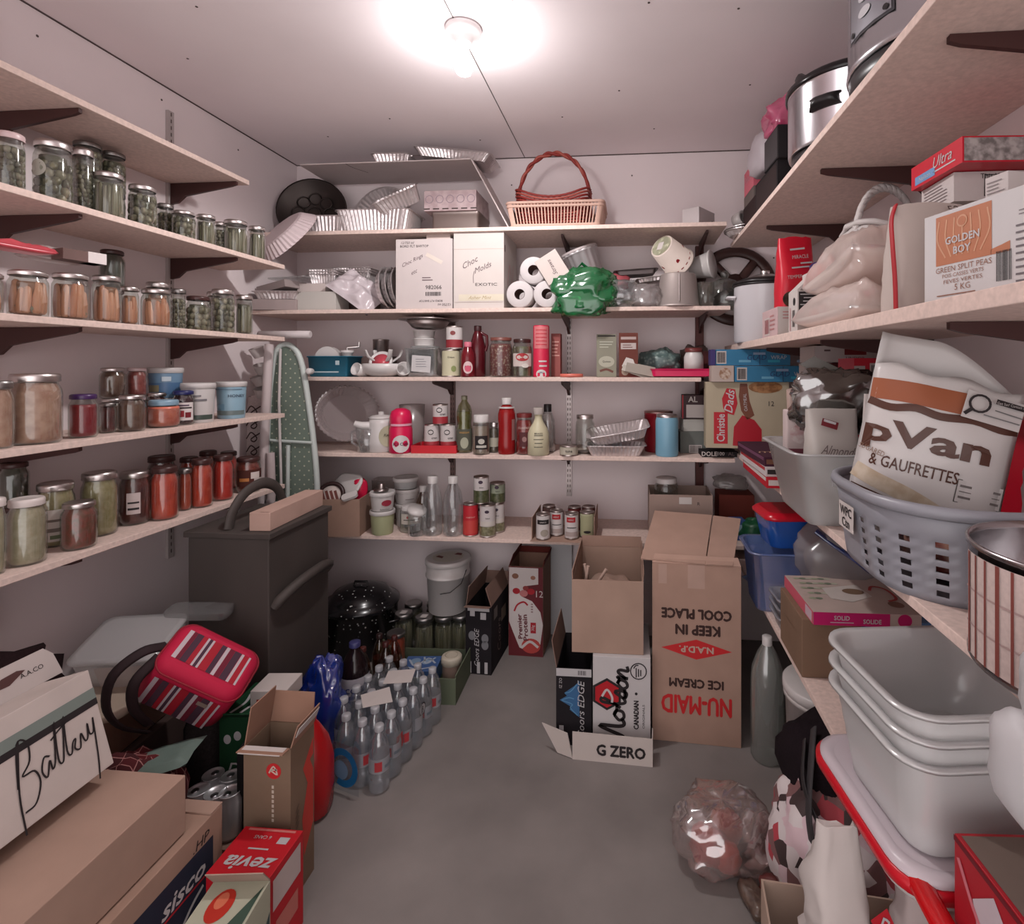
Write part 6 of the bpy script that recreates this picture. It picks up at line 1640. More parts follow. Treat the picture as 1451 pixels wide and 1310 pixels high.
m = MB(); m.loft([(.20, .06, .02, 0), (.205, .065, .02, .004), (.205, .065, .02, .025)], MILK(.35, (170, 168, 168)), 5); solo(m, 'clear_cover', 'clear narrow cover propped behind the clear box against the cabinet', 'cover', (-1.43, 1.665, .535), .1, rx=radians(12))
m = MB(); m.cbox(.34, .30, .259, card(84, 66, 62)); solo(m, 'small_carton', 'dark box supporting the beige food container', 'box', (-1.605, 1.50, 0), .05, bevel=.002)
# striped lunch bag
t = thing('lunch_bag', 'pink lunch bag with white and grey stripes and black strap', 'bag', (-1.325, 1.495, .39), 0)
t.rotation_euler = (radians(26), radians(36), radians(24))
PKB = flat(200, 20, 66, .75); RDB = flat(178, 22, 44, .75); PUR = flat(78, 50, 66, .85); WHS = flat(206, 190, 196, .8); MAR = flat(120, 26, 50, .8)
LW, LD, LH = .245, .16, .165
m = MB(); m.loft([(LW - .03, LD - .03, .03, 0), (LW, LD, .04, .015), (LW + .004, LD + .004, .042, LH * .5), (LW, LD, .04, LH - .02), (LW - .02, LD - .02, .04, LH - .004), (LW - .05, LD - .05, .03, LH)], PKB, 6)
Ff = frame((0, -LD / 2 - .0025, LH * .45), (1, 0, 0), (0, 0, 1)); Ft = frame((0, 0, LH), (1, 0, 0), (0, 1, 0))
seq = [(WHS, .012), (MAR, .01), (PUR, .018), (RDB, .012), (WHS, .006), (PUR, .008), (WHS, .006), (RDB, .022), (PUR, .014), (WHS, .010), (MAR, .014), (PUR, .02), (WHS, .008), (RDB, .014), (WHS, .006)]
x = -.098
for c, ww in seq:
    m.rect(Ff, x + ww / 2, -.005, ww, LH * .70, c, .0012); m.rect(Ft, x + ww / 2, 0, ww, LD - .07, c, .0012); x += ww * 1.06
m.build('body', t)
m = MB(); m.tube([(sx, sy, LH - .022) for sx, sy in [(p.x * 1.0, p.y * 1.0) for p in dense(LW + .004, LD + .004, .042, .03)]], .003, flat(150, 14, 40, .6), 6, True); m.build('zipper', t)
m = MB(); m.rect(frame((.05, -LD / 2 - .004, LH * .62), (1, 0, 0), (0, 0, 1)), 0, 0, .03, .016, flat(150, 130, 120), .001); m.build('logo_patch', t)
STR = flat(44, 26, 30, .8); m = MB(); m.tube(smooth_pts([(-.125, .0, .13), (-.165, -.05, .14), (-.185, -.10, .09), (-.15, -.13, .02), (-.09, -.13, -.03), (-.02, -.10, -.06)], 5), .014, STR, 6, flat_=.25); m.build('strap', t)
m = MB(); m.tube(smooth_pts([(-.122, -.04, .14), (-.13, -.10, .10), (-.09, -.115, .03), (-.03, -.10, -.03)], 5), .014, STR, 6, flat_=.25); m.build('strap', t)
# dark soft bags beneath
m = MB(); lump(m, .13, .16, .37, cloth(56, 50, 50), seed=9, amp=.18, freq=1.8); solo(m, 'dark_bag', 'dark grey soft bag under the striped lunch bag', 'bag', (-1.31, 1.58, 0), .0)
def m_plaid(m, nt, b):
    tc = nt.nodes.new('ShaderNodeTexCoord'); br = nt.nodes.new('ShaderNodeTexBrick'); br.inputs['Scale'].default_value = 14; br.offset = 0
    br.inputs['Color1'].default_value = rgb((96, 22, 28)); br.inputs['Color2'].default_value = rgb((60, 18, 22)); br.inputs['Mortar'].default_value = rgb((170, 120, 116)); br.inputs['Mortar Size'].default_value = .012
    nt.links.new(tc.outputs['Object'], br.inputs['Vector']); nt.links.new(br.outputs[0], b.inputs['Base Color']); b.inputs['Roughness'].default_value = .9
m = MB(); lump(m, .22, .15, .32, mat('red_plaid', m_plaid), seed=14, amp=.2); solo(m, 'plaid_blanket', 'red plaid blanket bundled behind the Battery carton', 'blanket', (-1.33, 1.325, 0), .2)
m = MB(); pillow(m, .22, .12, .03, flat(120, 140, 132, .5), seed=2, crumple=.4); solo(m, 'plastic_bag', 'grey green plastic bag edge below the beige container', 'bag', (-1.28, 1.33, .285), .3, ry=radians(-12))
# green soda case and cans
t = thing('soda_case', 'dark green soda case with white lettering under the lunch bag', 'box', (-1.165, 1.60, 0), .1)
GRN = card(26, 66, 40); m = MB(); m.cbox(.15, .18, .31, GRN); F = face_frame('T', .15, .18, .31); Ff = face_frame('F', .15, .18, .31); Fr = face_frame('R', .15, .18, .31)
for k in range(4): m.stroke(F, [(-.055 + .03 * k, -.07), (-.04 + .03 * k, -.02), (-.05 + .03 * k, .03)], .009, SLV, .001)
for x_, y_ in ((-.05, .09), (-.02, .10), (.05, .07)): m.disc(Ff, x_, y_, .011, SLV, .001, .014)
m.text(Ff, 'DRY', .01, -.0, .04, SLV, .0012, shear=.3); m.text(Fr, 'CANADA DRY', .0, .02, .03, SLV, .0012, w=.2); m.build('body', t, .002)
m = MB(); m.box(-.075, .075, 0, .002, 0, .06, GRN, TR(0, -.09, .31, radians(50))); m.build('flap', t)
t = thing('wire_rack', 'black bottle carrier with tan handle slot beside the soda cans', 'carrier', (-1.06, 1.465, 0), .2)
m = MB(); m.cbox(.11, .08, .28, card(34, 32, 34)); m.stroke(face_frame('F', .11, .08, .28), [(-.03, .09), (-.0, .06), (.03, -.04), (.02, -.06), (-.02, .03), (-.03, .09)], .008, card(170, 140, 116), .001); m.build('body', t, .002)
KBR = card(150, 112, 92); m = MB(); m.cbox(.27, .18, .044, KBR); solo(m, 'cardboard_tray', 'low brown tray under the silver drink cans', 'tray', (-1.185, 1.455, 0), .05)
t = None
def m_can(m, nt, b):
    b.inputs['Base Color'].default_value = rgb((206, 204, 206)); b.inputs['Metallic'].default_value = .65; b.inputs['Roughness'].default_value = .35
CANT = mat('brushed_can', m_can)
k = 0
G = 'silver drink cans standing by the tall brown box'
SPOT = [(302, 1096), (328, 1098), (281, 1118), (326, 1120), (305, 1122)]
for u, v in SPOT:
    p = atZ(u, v, .17)
    if t is None:
        t = thing('drink_can', 'silver drink can standing in the cluster beside the tall brown box', 'can', (p.x, p.y, .0446), 0, G)
        m = MB(); m.lathe([(.026, .002), (.027, 0), (.033, .012), (.033, .104), (.0275, .119), (.0285, .122), (.0275, .124), (.026, .121), (.001, .1195)], CANT, 24); m.build('can_body', t)
        m = MB(); m.lathe([(.001, .1215), (.010, .1215), (.010, .1200)], metal(160, 160, 164, .3), 10, TR(0, .008, 0)); m.build('pull_tab', t)
        base_can = t
    else:
        dup(base_can, (p.x, p.y, .0446), k * .9)
    k += 1
for x_, y_, l in ((-1.00, 1.262 + .04, 'drink can lying on its side between the cartons'), (-1.035, 1.345, 'second drink can on its side between the cartons')):
    dup(base_can, (x_, y_, .034), .5, l, 'drink cans lying on their sides', rx=pi / 2)

# tall open brown box
t = thing('tall_carton', 'tall narrow brown open carton with red round badge', 'box', (-.92, 1.332, 0), 0)
def pr(m):
    F = face_frame('F', .126, .10, .395); Fr = face_frame('R', .126, .10, .395)
    m.disc(F, .018, .140, .020, flat(200, 40, 44, .6)); m.stroke(F, [(.006, .135), (.018, .152), (.028, .132), (.012, .142), (.028, .144)], .004, card(220, 190, 170), .0012)
    for k in range(8): m.rect(F, .016, .10 - .012 * k, .006, .008, card(216, 196, 176), .001)
    m.poly(Fr, [(.0, .11), (.045, .165), (.045, .12), (.030, .115), (.045, .08), (.045, -.06), (.005, -.12), (-.003, -.02), (.02, .06)], flat(206, 66, 56, .6), .0008)
    for k in range(4): m.stroke(Fr, [(-.03, .02 - .015 * k), (-.018, .035 - .015 * k)], .004, flat(90, 70, 56), .001)
openbox(t, .126, .10, .395, card(142, 110, 84), card(176, 124, 98), prints=pr, flaps=(('F', 82, .03), ('L', -10, .10), ('R', 18, .06), ('B', 6, .08)))
m = MB(); m.rect(frame((0, 0, 0), (1, 0, 0), (0, 1, 0)), 0, 0, .11, .03, WHITEC(), 0); m.rect(frame((0, 0, -.0008), (1, 0, 0), (0, 1, 0)), 0, 0, .11, .03, WHITEC(), 0)
o = m.build('paper_edge', t); o.location = (-.0, -.068, .4005)
m = MB(); m.box(-.012, .012, -.045, .045, 0, .0015, WHITEC()); o = m.build('paper_edge', t); o.location = (.078, 0, .432); o.rotation_euler = (0, radians(-70), 0)
# red cola carton and tomato carton
t = thing('soda_carton', 'bright red soda carton with upside down white wording, in front of tall brown carton', 'box', (-.876, 1.185, 0), .0)
ZR_ = flat(198, 16, 34, .5); m = MB(); w_, d_, h_ = .15, .125, .225; m.cbox(w_, d_, h_, ZR_); F = face_frame('T', w_, d_, h_); Fr = face_frame('R', w_, d_, h_)
m.text(F, 'zevia', .005, -.032, .034, SLV, .0012, rot=pi, w=.12, shear=.25, bold=.02); m.rect(F, .045, .03, .025, .018, SLV); m.text(F, '6 CANS', -.01, .035, .009, SLV, .001, rot=pi); m.rect(F, .0, .005, .05, .004, SLV); m.rect(F, 0, .055, .12, .006, flat(214, 120, 116))
m.rect(Fr, 0, .06, .10, .07, card(206, 190, 186), .0008); m.rect(Fr, .0, -.03, .08, .05, flat(206, 120, 110), .0008); m.build('body', t, .0015)
t = thing('produce_carton', 'pale green carton with tomato picture at the bottom picture edge', 'box', (-.832, 1.035, 0), .12)
m = MB(); w_, d_, h_ = .12, .11, .25; PG = card(186, 186, 158, .05); m.cbox(w_, d_, h_, PG); F = face_frame('T', w_, d_, h_); Ff = face_frame('F', w_, d_, h_); Fr = face_frame('R', w_, d_, h_)
m.disc(F, -.012, .0, .024, flat(196, 50, 36, .4), .0008, .036); m.disc(F, -.015, .01, .012, flat(224, 120, 90, .4), .0012, .018); m.poly(F, [(.02, -.05), (.055, -.05), (.055, .04)], flat(60, 84, 70), .0008); m.poly(Fr, [(-.05, -.10), (.05, .0), (.05, .06), (-.05, -.04)], flat(64, 82, 84), .0008); m.build('body', t, .0015)
m = MB(); m.box(-.06, .06, -.002, 0, 0, .05, card(176, 146, 126), TR(0, .055, .25, radians(34))); m.build('flap', t)

# bottled water
t = thing('red_jug', 'red plastic jug between the tall brown carton and the water bottles', 'jug', (-.985, 1.56, 0), .2)
m = MB(); RJ = plas(190, 22, 28, .25); m.loft([(.10, .09, .03, 0), (.13, .12, .045, .012), (.14, .125, .05, .08), (.138, .12, .05, .16), (.11, .09, .04, .22), (.06, .05, .025, .265), (.035, .035, .017, .28)], RJ, 6); m.build('body', t)
m = MB(); m.lathe([(.021, .278), (.022, .28), (.022, .302), (.001, .303)], RJ, 18); m.build('cap', t)
m = MB(); m.tube(smooth_pts([(-.05, 0, .215), (-.085, 0, .22), (-.09, 0, .15), (-.066, 0, .11)], 4), .010, RJ, 8); m.build('handle', t)
def m_water(): return thin((232, 236, 240), .14, .06, .16, (216, 218, 224), .6)
w0 = thing('water_bottle', 'small clear water bottle standing in the shrink wrapped pack', 'bottle', (0, 0, 0), 0, 'bottled water pack')
m = MB(); m.lathe([(.024, 0), (.030, .004), (.032, .012), (.032, .05), (.030, .054), (.032, .058), (.032, .10), (.030, .104), (.032, .108), (.0315, .135), (.024, .165), (.0145, .182), (.0125, .187), (.0125, .20)], m_water(), 18, cap1=False); m.build('bottle_body', w0)
m = MB(); m.lathe([(.0142, .188), (.0145, .19), (.0145, .204), (.013, .206), (.001, .206)], MILK(.8, (212, 212, 216)), 14); m.build('cap', w0)
m = MB(); m.lathe([(.0325, .068), (.0325, .112)], MILK(.5, (206, 206, 212)), 18, cap0=False, cap1=False); cband(m, .0325, .075, .105, -1.2, .35, flat(190, 60, 66, .5)); cband(m, .0325, .08, .09, -.2, .4, flat(110, 120, 130, .5)); m.build('label_band', w0)
first = True
for i in range(5):
    for j in range(6):
        if i == 4 or i >= 3 and j < 1: continue
        x_, y_ = -.812 - .0665 * i + .010 * j, 1.665 + .020 * i + .0665 * j
        if i == 4 and j < 2: continue
        if first: w0.location = (x_, y_, .0005); first = False
        else: dup(w0, (x_, y_, .0005), rnd.uniform(-3, 3))
WPX, WPY = -.93, 1.80
m = MB(); m.add([(-.045, -.04, 0), (.05, -.045, .0), (.045, .04, .006), (-.05, .035, .003)], [(0, 1, 2, 3)], WHITEC()); solo(m, 'paper_sheet', 'white paper sheet lying on the water bottle caps, nearer one', 'paper', (-.885, 1.795, .2075), .5, solid=.001)
m = MB(); m.add([(-.05, -.04, 0), (.05, -.04, .0), (.05, .04, .004), (-.05, .04, .002)], [(0, 1, 2, 3)], WHITEC()); solo(m, 'paper_sheet', 'white paper sheet lying on the water bottle caps, farther one', 'paper', (-.86, 1.925, .2075), .2, solid=.001)
# printed wrapper of the pack: blue ring and red emblem on the film
fx = -.975
m = MB(); F = frame((-.915, 1.632, .085), (.955, -.297, 0), (0, 0, 1)); FLM = thin((226, 232, 236), .06, .1, .08, (206, 214, 224), .3)
m.rect(F, .0, 0, .13, .15, FLM, 0)
ring = [(-.0 + .05 * cos(a), .05 * sin(a)) for a in [pi * .95 - 2 * pi * i / 24 * .8 for i in range(25)]]; m.stroke(F, ring, .022, plas(24, 110, 166, .4), .001, 1); m.disc(F, -.01, -.01, .03, flat(120, 150, 180, .4), .0006)
solo(m, 'printed_film', 'clear film with blue ring print on the front of the water pack', 'film')
m = MB(); F = frame((-.7695, 1.80, .09), (.148, .989, 0), (0, 0, 1)); m.rect(F, 0, 0, .24, .15, FLM, 0); m.rect(F, -.06, .01, .035, .05, flat(196, 30, 40, .5), .001); m.poly(F, [(-.07, .0), (-.058, .028), (-.05, .0), (-.058, .008)], SLV, .0016); m.text(F, 'Rubicon', .0, .0, .022, INK(), .001, rot=1.2, w=.055); m.disc(F, .085, .03, .022, INK(), .0008); m.disc(F, .085, .03, .018, SLV, .0012); m.text(F, 'B', .085, .03, .02, INK(), .0018)
solo(m, 'printed_film', 'clear film with red emblem along the side of the water pack', 'film')
bottle(475, 40, 925, 0, 0, 'dark cola bottle with white label behind the water pack', P_SODA, flat(34, 22, 24, .12), flat(60, 60, 110, .4), .94, p=Vector((-1.055, 1.965, 0)), r=.053, h=.31, name='cola_bottle', labelband=(.36, .62, flat(206, 200, 206, .5)), prints=lambda m, r, h, a: (cband(m, r, .38 * h, .42 * h, a, 1.2, flat(60, 70, 130)), ctext(m, r, 'cola', a, h * .5, .03, flat(60, 66, 120))))
for k, (x_, y_, h_, cc, l) in enumerate(((-.985, 2.075, .255, (70, 26, 24), 'first brown capped bottle between cola and grey green box'), (-1.045, 2.145, .25, (46, 26, 26), 'brown capped bottle farthest back by the canning pot'), (-.985, 2.155, .24, (70, 26, 24), 'right brown capped bottle beside the grey green box'), (-1.075, 2.065, .235, (90, 40, 36), 'left brown capped bottle behind the cola bottle'))):
    bottle(None, None, None, 0, 0, l, P_SODA, thin((206, 180, 160), .1, .06), flat(*cc, .4), .93, p=Vector((x_, y_, 0)), r=.03, h=h_, contents=flat(96, 60, 50, .3), fill=.7, name='juice_bottle')
m = MB(); lump(m, .13, .12, .31, thin((120, 150, 220), .10, .12, .75, (30, 60, 160), .4), seed=17, amp=.3, freq=1.8, nu=40, nv=24); solo(m, 'plastic_bag', 'blue plastic bag bunched beside the cola bottle', 'bag', (-1.085, 1.80, 0), .2)
t = thing('snack_case', 'green open case with white carton top behind the tall brown box', 'box', (-1.125, 1.615, .312), .1)
m = MB(); m.cbox(.11, .10, .045, WHITEC()); m.rect(face_frame('F', .11, .10, .045), -.02, -.01, .03, .015, flat(170, 40, 40)); m.build('body', t, .002)
# ================================================================ right wall, top shelf
z = ZR[0]
t = thing('slow_cooker', 'large steel slow cooker with dark control panel, nearest on the top right shelf', 'slow cooker', (.652, 1.165, z + .0005), 0)
BS = metal(196, 194, 198, .24); r = .192
m = MB(); m.lathe([(r * .90, 0), (r * .96, .006), (r * .98, .04), (r * .95, .045)], BLACKP(), 40); m.build('base', t)
m = MB(); m.lathe([(r * .985, .045), (r, .05), (r * 1.0, .056), (r * .985, .06), (r * .985, .29), (r * 1.0, .30)], BS, 48, cap1=False); m.build('body', t)
m = MB(); m.lathe([(r * 1.01, .30), (r * 1.03, .304), (r * 1.03, .316), (r * .96, .325), (r * .6, .36), (.03, .375), (.001, .376)], flat(50, 46, 48, .25), 40, cap0=False); m.build('lid', t)
m = MB(); cband(m, r * .99, .10, .27, pi + .25, .34, flat(70, 68, 72, .25)); cband(m, r * .99, .106, .264, pi + .25, .31, metal(150, 150, 156, .35), off=.0016)
for k in range(4): cdisc(m, r * .99, pi + .22, .14 + .032 * k, .018, .010, flat(216, 214, 218, .4), .0028)
for a_, z_ in ((.0, .115), (.5, .115), (.0, .255), (.5, .255)): cdisc(m, r * .99, pi + a_, z_, .006, .006, INK(), .003)
m.build('control_panel', t)
t = thing('slow_cooker', 'smaller steel slow cooker with black lid and side handle', 'slow cooker', (.622, 1.60, z + .0005), 0); r = .168
m = MB(); m.lathe([(r * .86, 0), (r * .92, .006), (r * .93, .03), (r * .9, .034)], BLACKP(), 36); m.build('base', t)
m = MB(); m.lathe([(r * .97, .034), (r * .985, .04), (r * .985, .20), (r * 1.0, .205)], metal(206, 202, 206, .2), 48, cap1=False); m.build('body', t)
m = MB(); m.lathe([(r * 1.01, .205), (r * 1.03, .208), (r * 1.03, .222), (r * .95, .232), (r * .6, .258), (.03, .268), (.001, .269)], flat(34, 28, 30, .2), 40, cap0=False); m.build('lid', t)
m = MB(); cy = facing(Vector((.63, 1.6, 0))) - .35
T = TR(r * cos(cy), r * sin(cy), .13, 0, 0, cy)
m.loft([(.012, .085, .005, -.016), (.05, .075, .02, -.010), (.055, .07, .02, .0), (.045, .07, .02, .010), (.012, .085, .005, .014)], BLACKP(), 4, T); m.build('side_handle', t)
m = MB(); m.tube([(-r * .8, -.05, .225), (-r * .85, -.02, .25), (-r * .8, .02, .262)], .012, BLACKP(), 8); m.build('lid_grip', t)
# stack of cartons and bags beyond the cookers
t = thing('appliance_carton', 'black appliance carton with white emblem, upper one by the steel cooker', 'box', (.56, 1.895, z + .115), .05)
m = MB(); m.cbox(.17, .15, .11, card(46, 42, 44)); F = face_frame('F', .17, .15, .11); Fl = face_frame('L', .17, .15, .11); m.disc(F, -.02, .02, .022, SLV, .0008); m.disc(F, -.02, .02, .016, INK(), .0012); m.text(F, 'NILCO', -.02, -.02, .010, SLV, .001); m.rect(Fl, 0, 0, .14, .10, card(84, 78, 80), .0006); m.build('body', t, .002)
t = thing('appliance_carton', 'black carton with small white wording under the emblem carton', 'box', (.575, 1.965, z + .0), .05)
m = MB(); m.cbox(.20, .26, .114, card(40, 36, 38)); F = face_frame('F', .20, .26, .114); m.text(F, 'Thermos', -.01, -.01, .016, SLV, .001, w=.11); m.rect(face_frame('L', .20, .26, .114), 0, 0, .24, .10, card(58, 46, 46), .0006); m.build('body', t, .002)
t = thing('appliance_carton', 'open dark brown carton at the far end of the top right shelf', 'box', (.565, 2.235, z), .03)
openbox(t, .17, .24, .10, card(56, 40, 40), card(92, 60, 52), t=.004)
t = thing('toy_carton', 'pink carton printed with white wording, topmost near the back wall', 'box', (.535, 2.29, z + .155), .02)
m = MB(); m.cbox(.10, .16, .10, flat(232, 116, 134, .6)); Fl = face_frame('L', .10, .16, .10); m.text(Fl, 'Princess', 0, .01, .034, flat(226, 160, 176), .001, w=.14, shear=.3); m.build('body', t, .002)
m = MB(); m.cbox(.10, .17, .054, card(120, 108, 104)); solo(m, 'small_carton', 'grey carton under the pink carton on the top right shelf', 'box', (.535, 2.29, z + .1008), .02, bevel=.002)
m = MB(); lump(m, .13, .20, .15, flat(206, 196, 202, .35), seed=6, amp=.2, freq=1.5); solo(m, 'plastic_bag', 'white plastic bag slumped over cartons near the back of top right shelf', 'bag', (.525, 2.10, z + .16), .2)
m = MB(); lump(m, .16, .15, .13, thin((246, 150, 190), .12, .12, .8, (240, 110, 160), .4), seed=9, amp=.35, freq=2.0, nu=36, nv=20); solo(m, 'plastic_bag', 'shiny pink plastic bag heaped beside the smaller slow cooker', 'bag', (.555, 1.93, z + .228), 0)
t = thing('tape_roll', 'grey roll of tape standing at the far end of top right shelf', 'tape', (.475, 2.40, z + .068), 0)
m = MB()
m.loops([[(rr * cos(2 * pi * i / 24), rr * sin(2 * pi * i / 24), zz) for i in range(24)] for rr, zz in ((.022, -.022), (.036, -.022), (.036, .022), (.022, .022), (.022, -.022))], flat(176, 168, 166, .35), False, False); m.build('body', t); aim(t, (.5, -.7, .2))
for k, l in enumerate(('lower crumpled foil plate at the end of top right shelf', 'upper crumpled foil plate at the end of top right shelf')):
    m = MB(); roundpan(m, .085, .02, FOIL(), n=48, amp=.03); solo(m, 'foil_plate', l, 'foil plate', (.50, 2.42, z + .001 + .014 * k), 0, ry=radians(-5 * k))

# ================================================================ second right shelf
z = ZR[1]
t = thing('enamel_pot', 'tall white enamel stockpot with black rimmed lid', 'pot', (.565, 2.345, z + .0005), 0); r = .128
WE = plas(214, 210, 214, .2)
m = MB(); m.lathe([(r * .95, 0), (r, .008), (r, .235), (r * 1.01, .238)], WE, 40, cap1=False); m.build('body', t)
m = MB(); m.tube([(r * 1.015 * cos(2 * pi * i / 40), r * 1.015 * sin(2 * pi * i / 40), .24) for i in range(40)], .005, BLACKP(), 8, True); m.build('rim', t)
m = MB(); m.lathe([(r * 1.04, .246), (r * 1.06, .25), (r * 1.04, .256), (r * .8, .268)], BLACKP(), 40, cap0=False, cap1=False); m.lathe([(r * .8, .268), (.04, .288), (.001, .29)], metal(196, 190, 190, .3), 36, cap0=False); m.lathe([(.012, .288), (.02, .298), (.02, .306), (.001, .31)], SILVER(), 16); m.build('lid', t)
m = MB(); m.tube([(-r, -.03, .19), (-r - .03, -.025, .192), (-r - .03, .025, .192), (-r, .03, .19)], .006, WE, 8); m.build('side_handle', t)
# packets
m = MB(); m.cbox(.085, .20, .095, card(216, 176, 176)); F = face_frame('L', .085, .20, .095); m.bars(F, -.03, -.01, .06, .05, flat(190, 120, 124), 10, WHITEC()); m.lines(F, .05, .0, .08, .06, flat(190, 130, 130), 4); m.rect(face_frame('F', .085, .20, .095), 0, 0, .08, .09, WHITEC()); m.lines(face_frame('F', .085, .20, .095), 0, .02, .05, .03, flat(190, 130, 130), 3)
solo(m, 'packet_carton', 'pink and white printed packet between stockpot and milk carton', 'packet', (.515, 1.90, z), 0, bevel=.002)
t = thing('milk_carton', 'white gable topped carton with black printed panel', 'carton', (.527, 1.665, z), .0)
WC = WHITEC(); m = MB(); m.cbox(.088, .088, .125, WC); m.prism([(-.044, 0), (.044, 0), (.004, .04), (-.004, .04)], -.044, .044, WC, TR(0, 0, .125, pi / 2)); m.box(-.003, .003, -.044, .044, .163, .18, WC)
F = face_frame('F', .088, .088, .125); m.rect(F, 0, .02, .080, .072, INK(), .0008)
for k in range(6): m.rect(F, (-.004, .003, -.002)[k % 3], .048 - .010 * k, .064 - .006 * (k % 3), .003, SLV, .0014)
m.rect(F, .0, -.008, .05, .006, SLV, .0014); Fl = face_frame('L', .088, .088, .125); m.bars(Fl, .01, -.02, .025, .05, INK(), 9); m.rect(Fl, -.025, -.02, .012, .07, flat(190, 150, 150)); m.disc(Fl, .015, .03, .012, INK()); m.build('body', t, .001)
RB = flat(206, 24, 48, .35); BRN = chunky((96, 74, 62), (60, 44, 38), 50)
t = thing('snack_bag', 'bright red bag with white lettering standing on the printed packets', 'bag', (.545, 1.86, z + .0955), .15)
m = MB(); sack(m, .125, .08, .235, RB, 5, .25, .08); m.build('pouch', t)
F = frame((0, -.0435, .11), (1, 0, 0), (0, .04, 1)); m = MB(); m.text(F, 'MIRACLE', .0, .055, .012, SLV, .002, rot=.1, w=.055); m.text(F, 'TEMPERATUR', -.0, -.01, .011, SLV, .002, rot=.1, w=.09); m.rect(F, -.01, .08, .05, .006, SLV, .002, .12); m.rect(F, .0, .02, .06, .005, SLV, .002, .1); m.rect(F, .02, .0+.035, .04, .005, SLV, .002, .1); m.build('lettering', t)
m = MB(); F2 = frame((-.01, -.040, .03), (1, 0, 0), (0, -.05, 1)); m.disc(F2, -.02, -.005, .03, BRN, .004, .026); m.build('picture', t)
t = thing('storage_tub', 'yellow tub with blue lid behind the sugar bags', 'tub', (.66, 1.80, z), 0)
m = MB(); m.lathe([(.062, 0), (.066, .004), (.076, .215)], plas(206, 190, 130, .35), 30); m.build('body', t)
m = MB(); m.lathe([(.079, .208), (.082, .211), (.082, .228), (.077, .234), (.07, .230), (.001, .230)], plas(44, 48, 104, .35), 30, cap0=False); m.build('lid', t)
SUG = thin((240, 232, 228), .16, .12, .85, (240, 224, 218), .5)
m = MB(); pillow(m, .20, .40, .10, SUG, seed=3, crumple=.35, nx=18, ny=22); solo(m, 'sugar_bag', 'lower clear bag of pale sugar lying along the shelf', 'bag', (.565, 1.415, z), .04)
m = MB(); pillow(m, .19, .33, .12, SUG, seed=8, crumple=.35, nx=18, ny=18); solo(m, 'sugar_bag', 'upper clear bag of pale sugar sloping up against the flour bag', 'bag', (.575, 1.40, z + .105), .05, rx=radians(-10))
# white wicker basket
t = thing('wicker_basket', 'white wicker basket with plaited hoop handle on the second right shelf', 'basket', (.725, 1.60, z), .4)
WW = flat(206, 198, 196, .6); m = MB(); P0 = dense(.145, .13, .06, .014)
for k in range(17):
    f = k / 16; pts = []
    for i, p in enumerate(P0):
        s = 1 + .55 * f; nn = p.normalized(); o = .0035 * (1 if (i + k) % 2 else -1)
        pts.append((p.x * s + nn.x * o, p.y * s + nn.y * o, .006 + f * .255 + .03 * f * (abs(p.x) / .065) ** 2))
    m.tube(pts, .0085, WW, 6, True)
m.loops([[(p.x, p.y, 0) for p in P0], [(p.x, p.y, .005) for p in P0]], WW); m.build('woven_body', t)
m = MB()
for ph in (0, 2.1, 4.2):
    pts = []
    for i in range(50):
        a = pi * i / 49; pts.append((-.112 * cos(a) + .007 * cos(i * .8 + ph) * sin(a), .007 * cos(i * .8 + ph), .255 + .155 * sin(a) + .006 * sin(i * .8 + ph)))
    m.tube(pts, .0075, WW, 6)
m.build('handle', t)
t = thing('flour_bag', 'tall beige paper flour bag with red stripe edge', 'bag', (.60, 1.145, z), .1)
m = MB(); PB = card(206, 186, 176, .05); sack(m, .17, .10, .225, PB, 12, .3, .06); m.build('sack', t)
m = MB(); F = frame((.025, -.0555, .105), (1, 0, 0), (0, .05, 1)); m.lines(F, 0, .0, .09, .13, flat(120, 96, 90), 14, .35, .002); m.build('printed_text', t)
m = MB(); m.tube(smooth_pts([(-.088, -.035, .004), (-.09, -.035, .07), (-.092, -.03, .14), (-.088, -.02, .19), (-.075, -.012, .222)], 4), .008, flat(176, 30, 40, .6), 6, flat_=.35); m.build('red_stripe', t)
m = MB(); m.text(frame((.04, -.03, .205), (1, 0, 0), (0, .5, 1)), '525x', 0, 0, .018, flat(90, 70, 66), .006); m.build('stamp', t)
# golden carton
t = thing('pea_carton', 'white split pea carton with orange brand picture', 'box', (.69, .905, z), radians(15)); t.location = (.603, .803, z); t.scale = (.88, .88, .88)
w_, d_, h_ = .13, .42, .173; m = MB(); m.cbox(w_, d_, h_, card(212, 208, 208, .02)); F = face_frame('L', w_, d_, h_)
OR = flat(186, 116, 82, .6); m.rect(F, -.125, .033, .115, .092, OR, .0006); m.poly(F, [(-.07, -.013), (-.035, -.013), (-.035, .004), (-.05, .0), (-.07, -.004)], OR, .0006)
for k in range(7): m.stroke(F, [(-.125 + .012 * (k - 3), .0), (-.125 + .03 * (k - 3) * .6, .035), (-.125 + .03 * (k - 3) * .55, .07)], .003, flat(206, 150, 116), .001)
m.disc(F, -.125, .060, .011, flat(206, 150, 116), .0014); m.disc(F, -.125, .060, .008, OR, .0018); m.text(F, 'GOLDEN', -.125, .030, .014, SLV, .0018, w=.07, bold=.02); m.text(F, 'BOY', -.125, .010, .014, SLV, .0018, w=.036, bold=.02)
ORT = flat(150, 104, 86); m.text(F, 'GREEN SPLIT PEAS', -.125, -.022, .010, ORT, .001, w=.115); m.text(F, 'POIS CASSES VERTS', -.125, -.034, .007, ORT, .001, w=.085); m.text(F, 'FEVES VERTES', -.125, -.045, .007, ORT, .001, w=.08); m.text(F, '5 KG', -.125, -.057, .011, ORT, .001); m.lines(F, -.125, -.073, .11, .014, ORT, 2, .3)
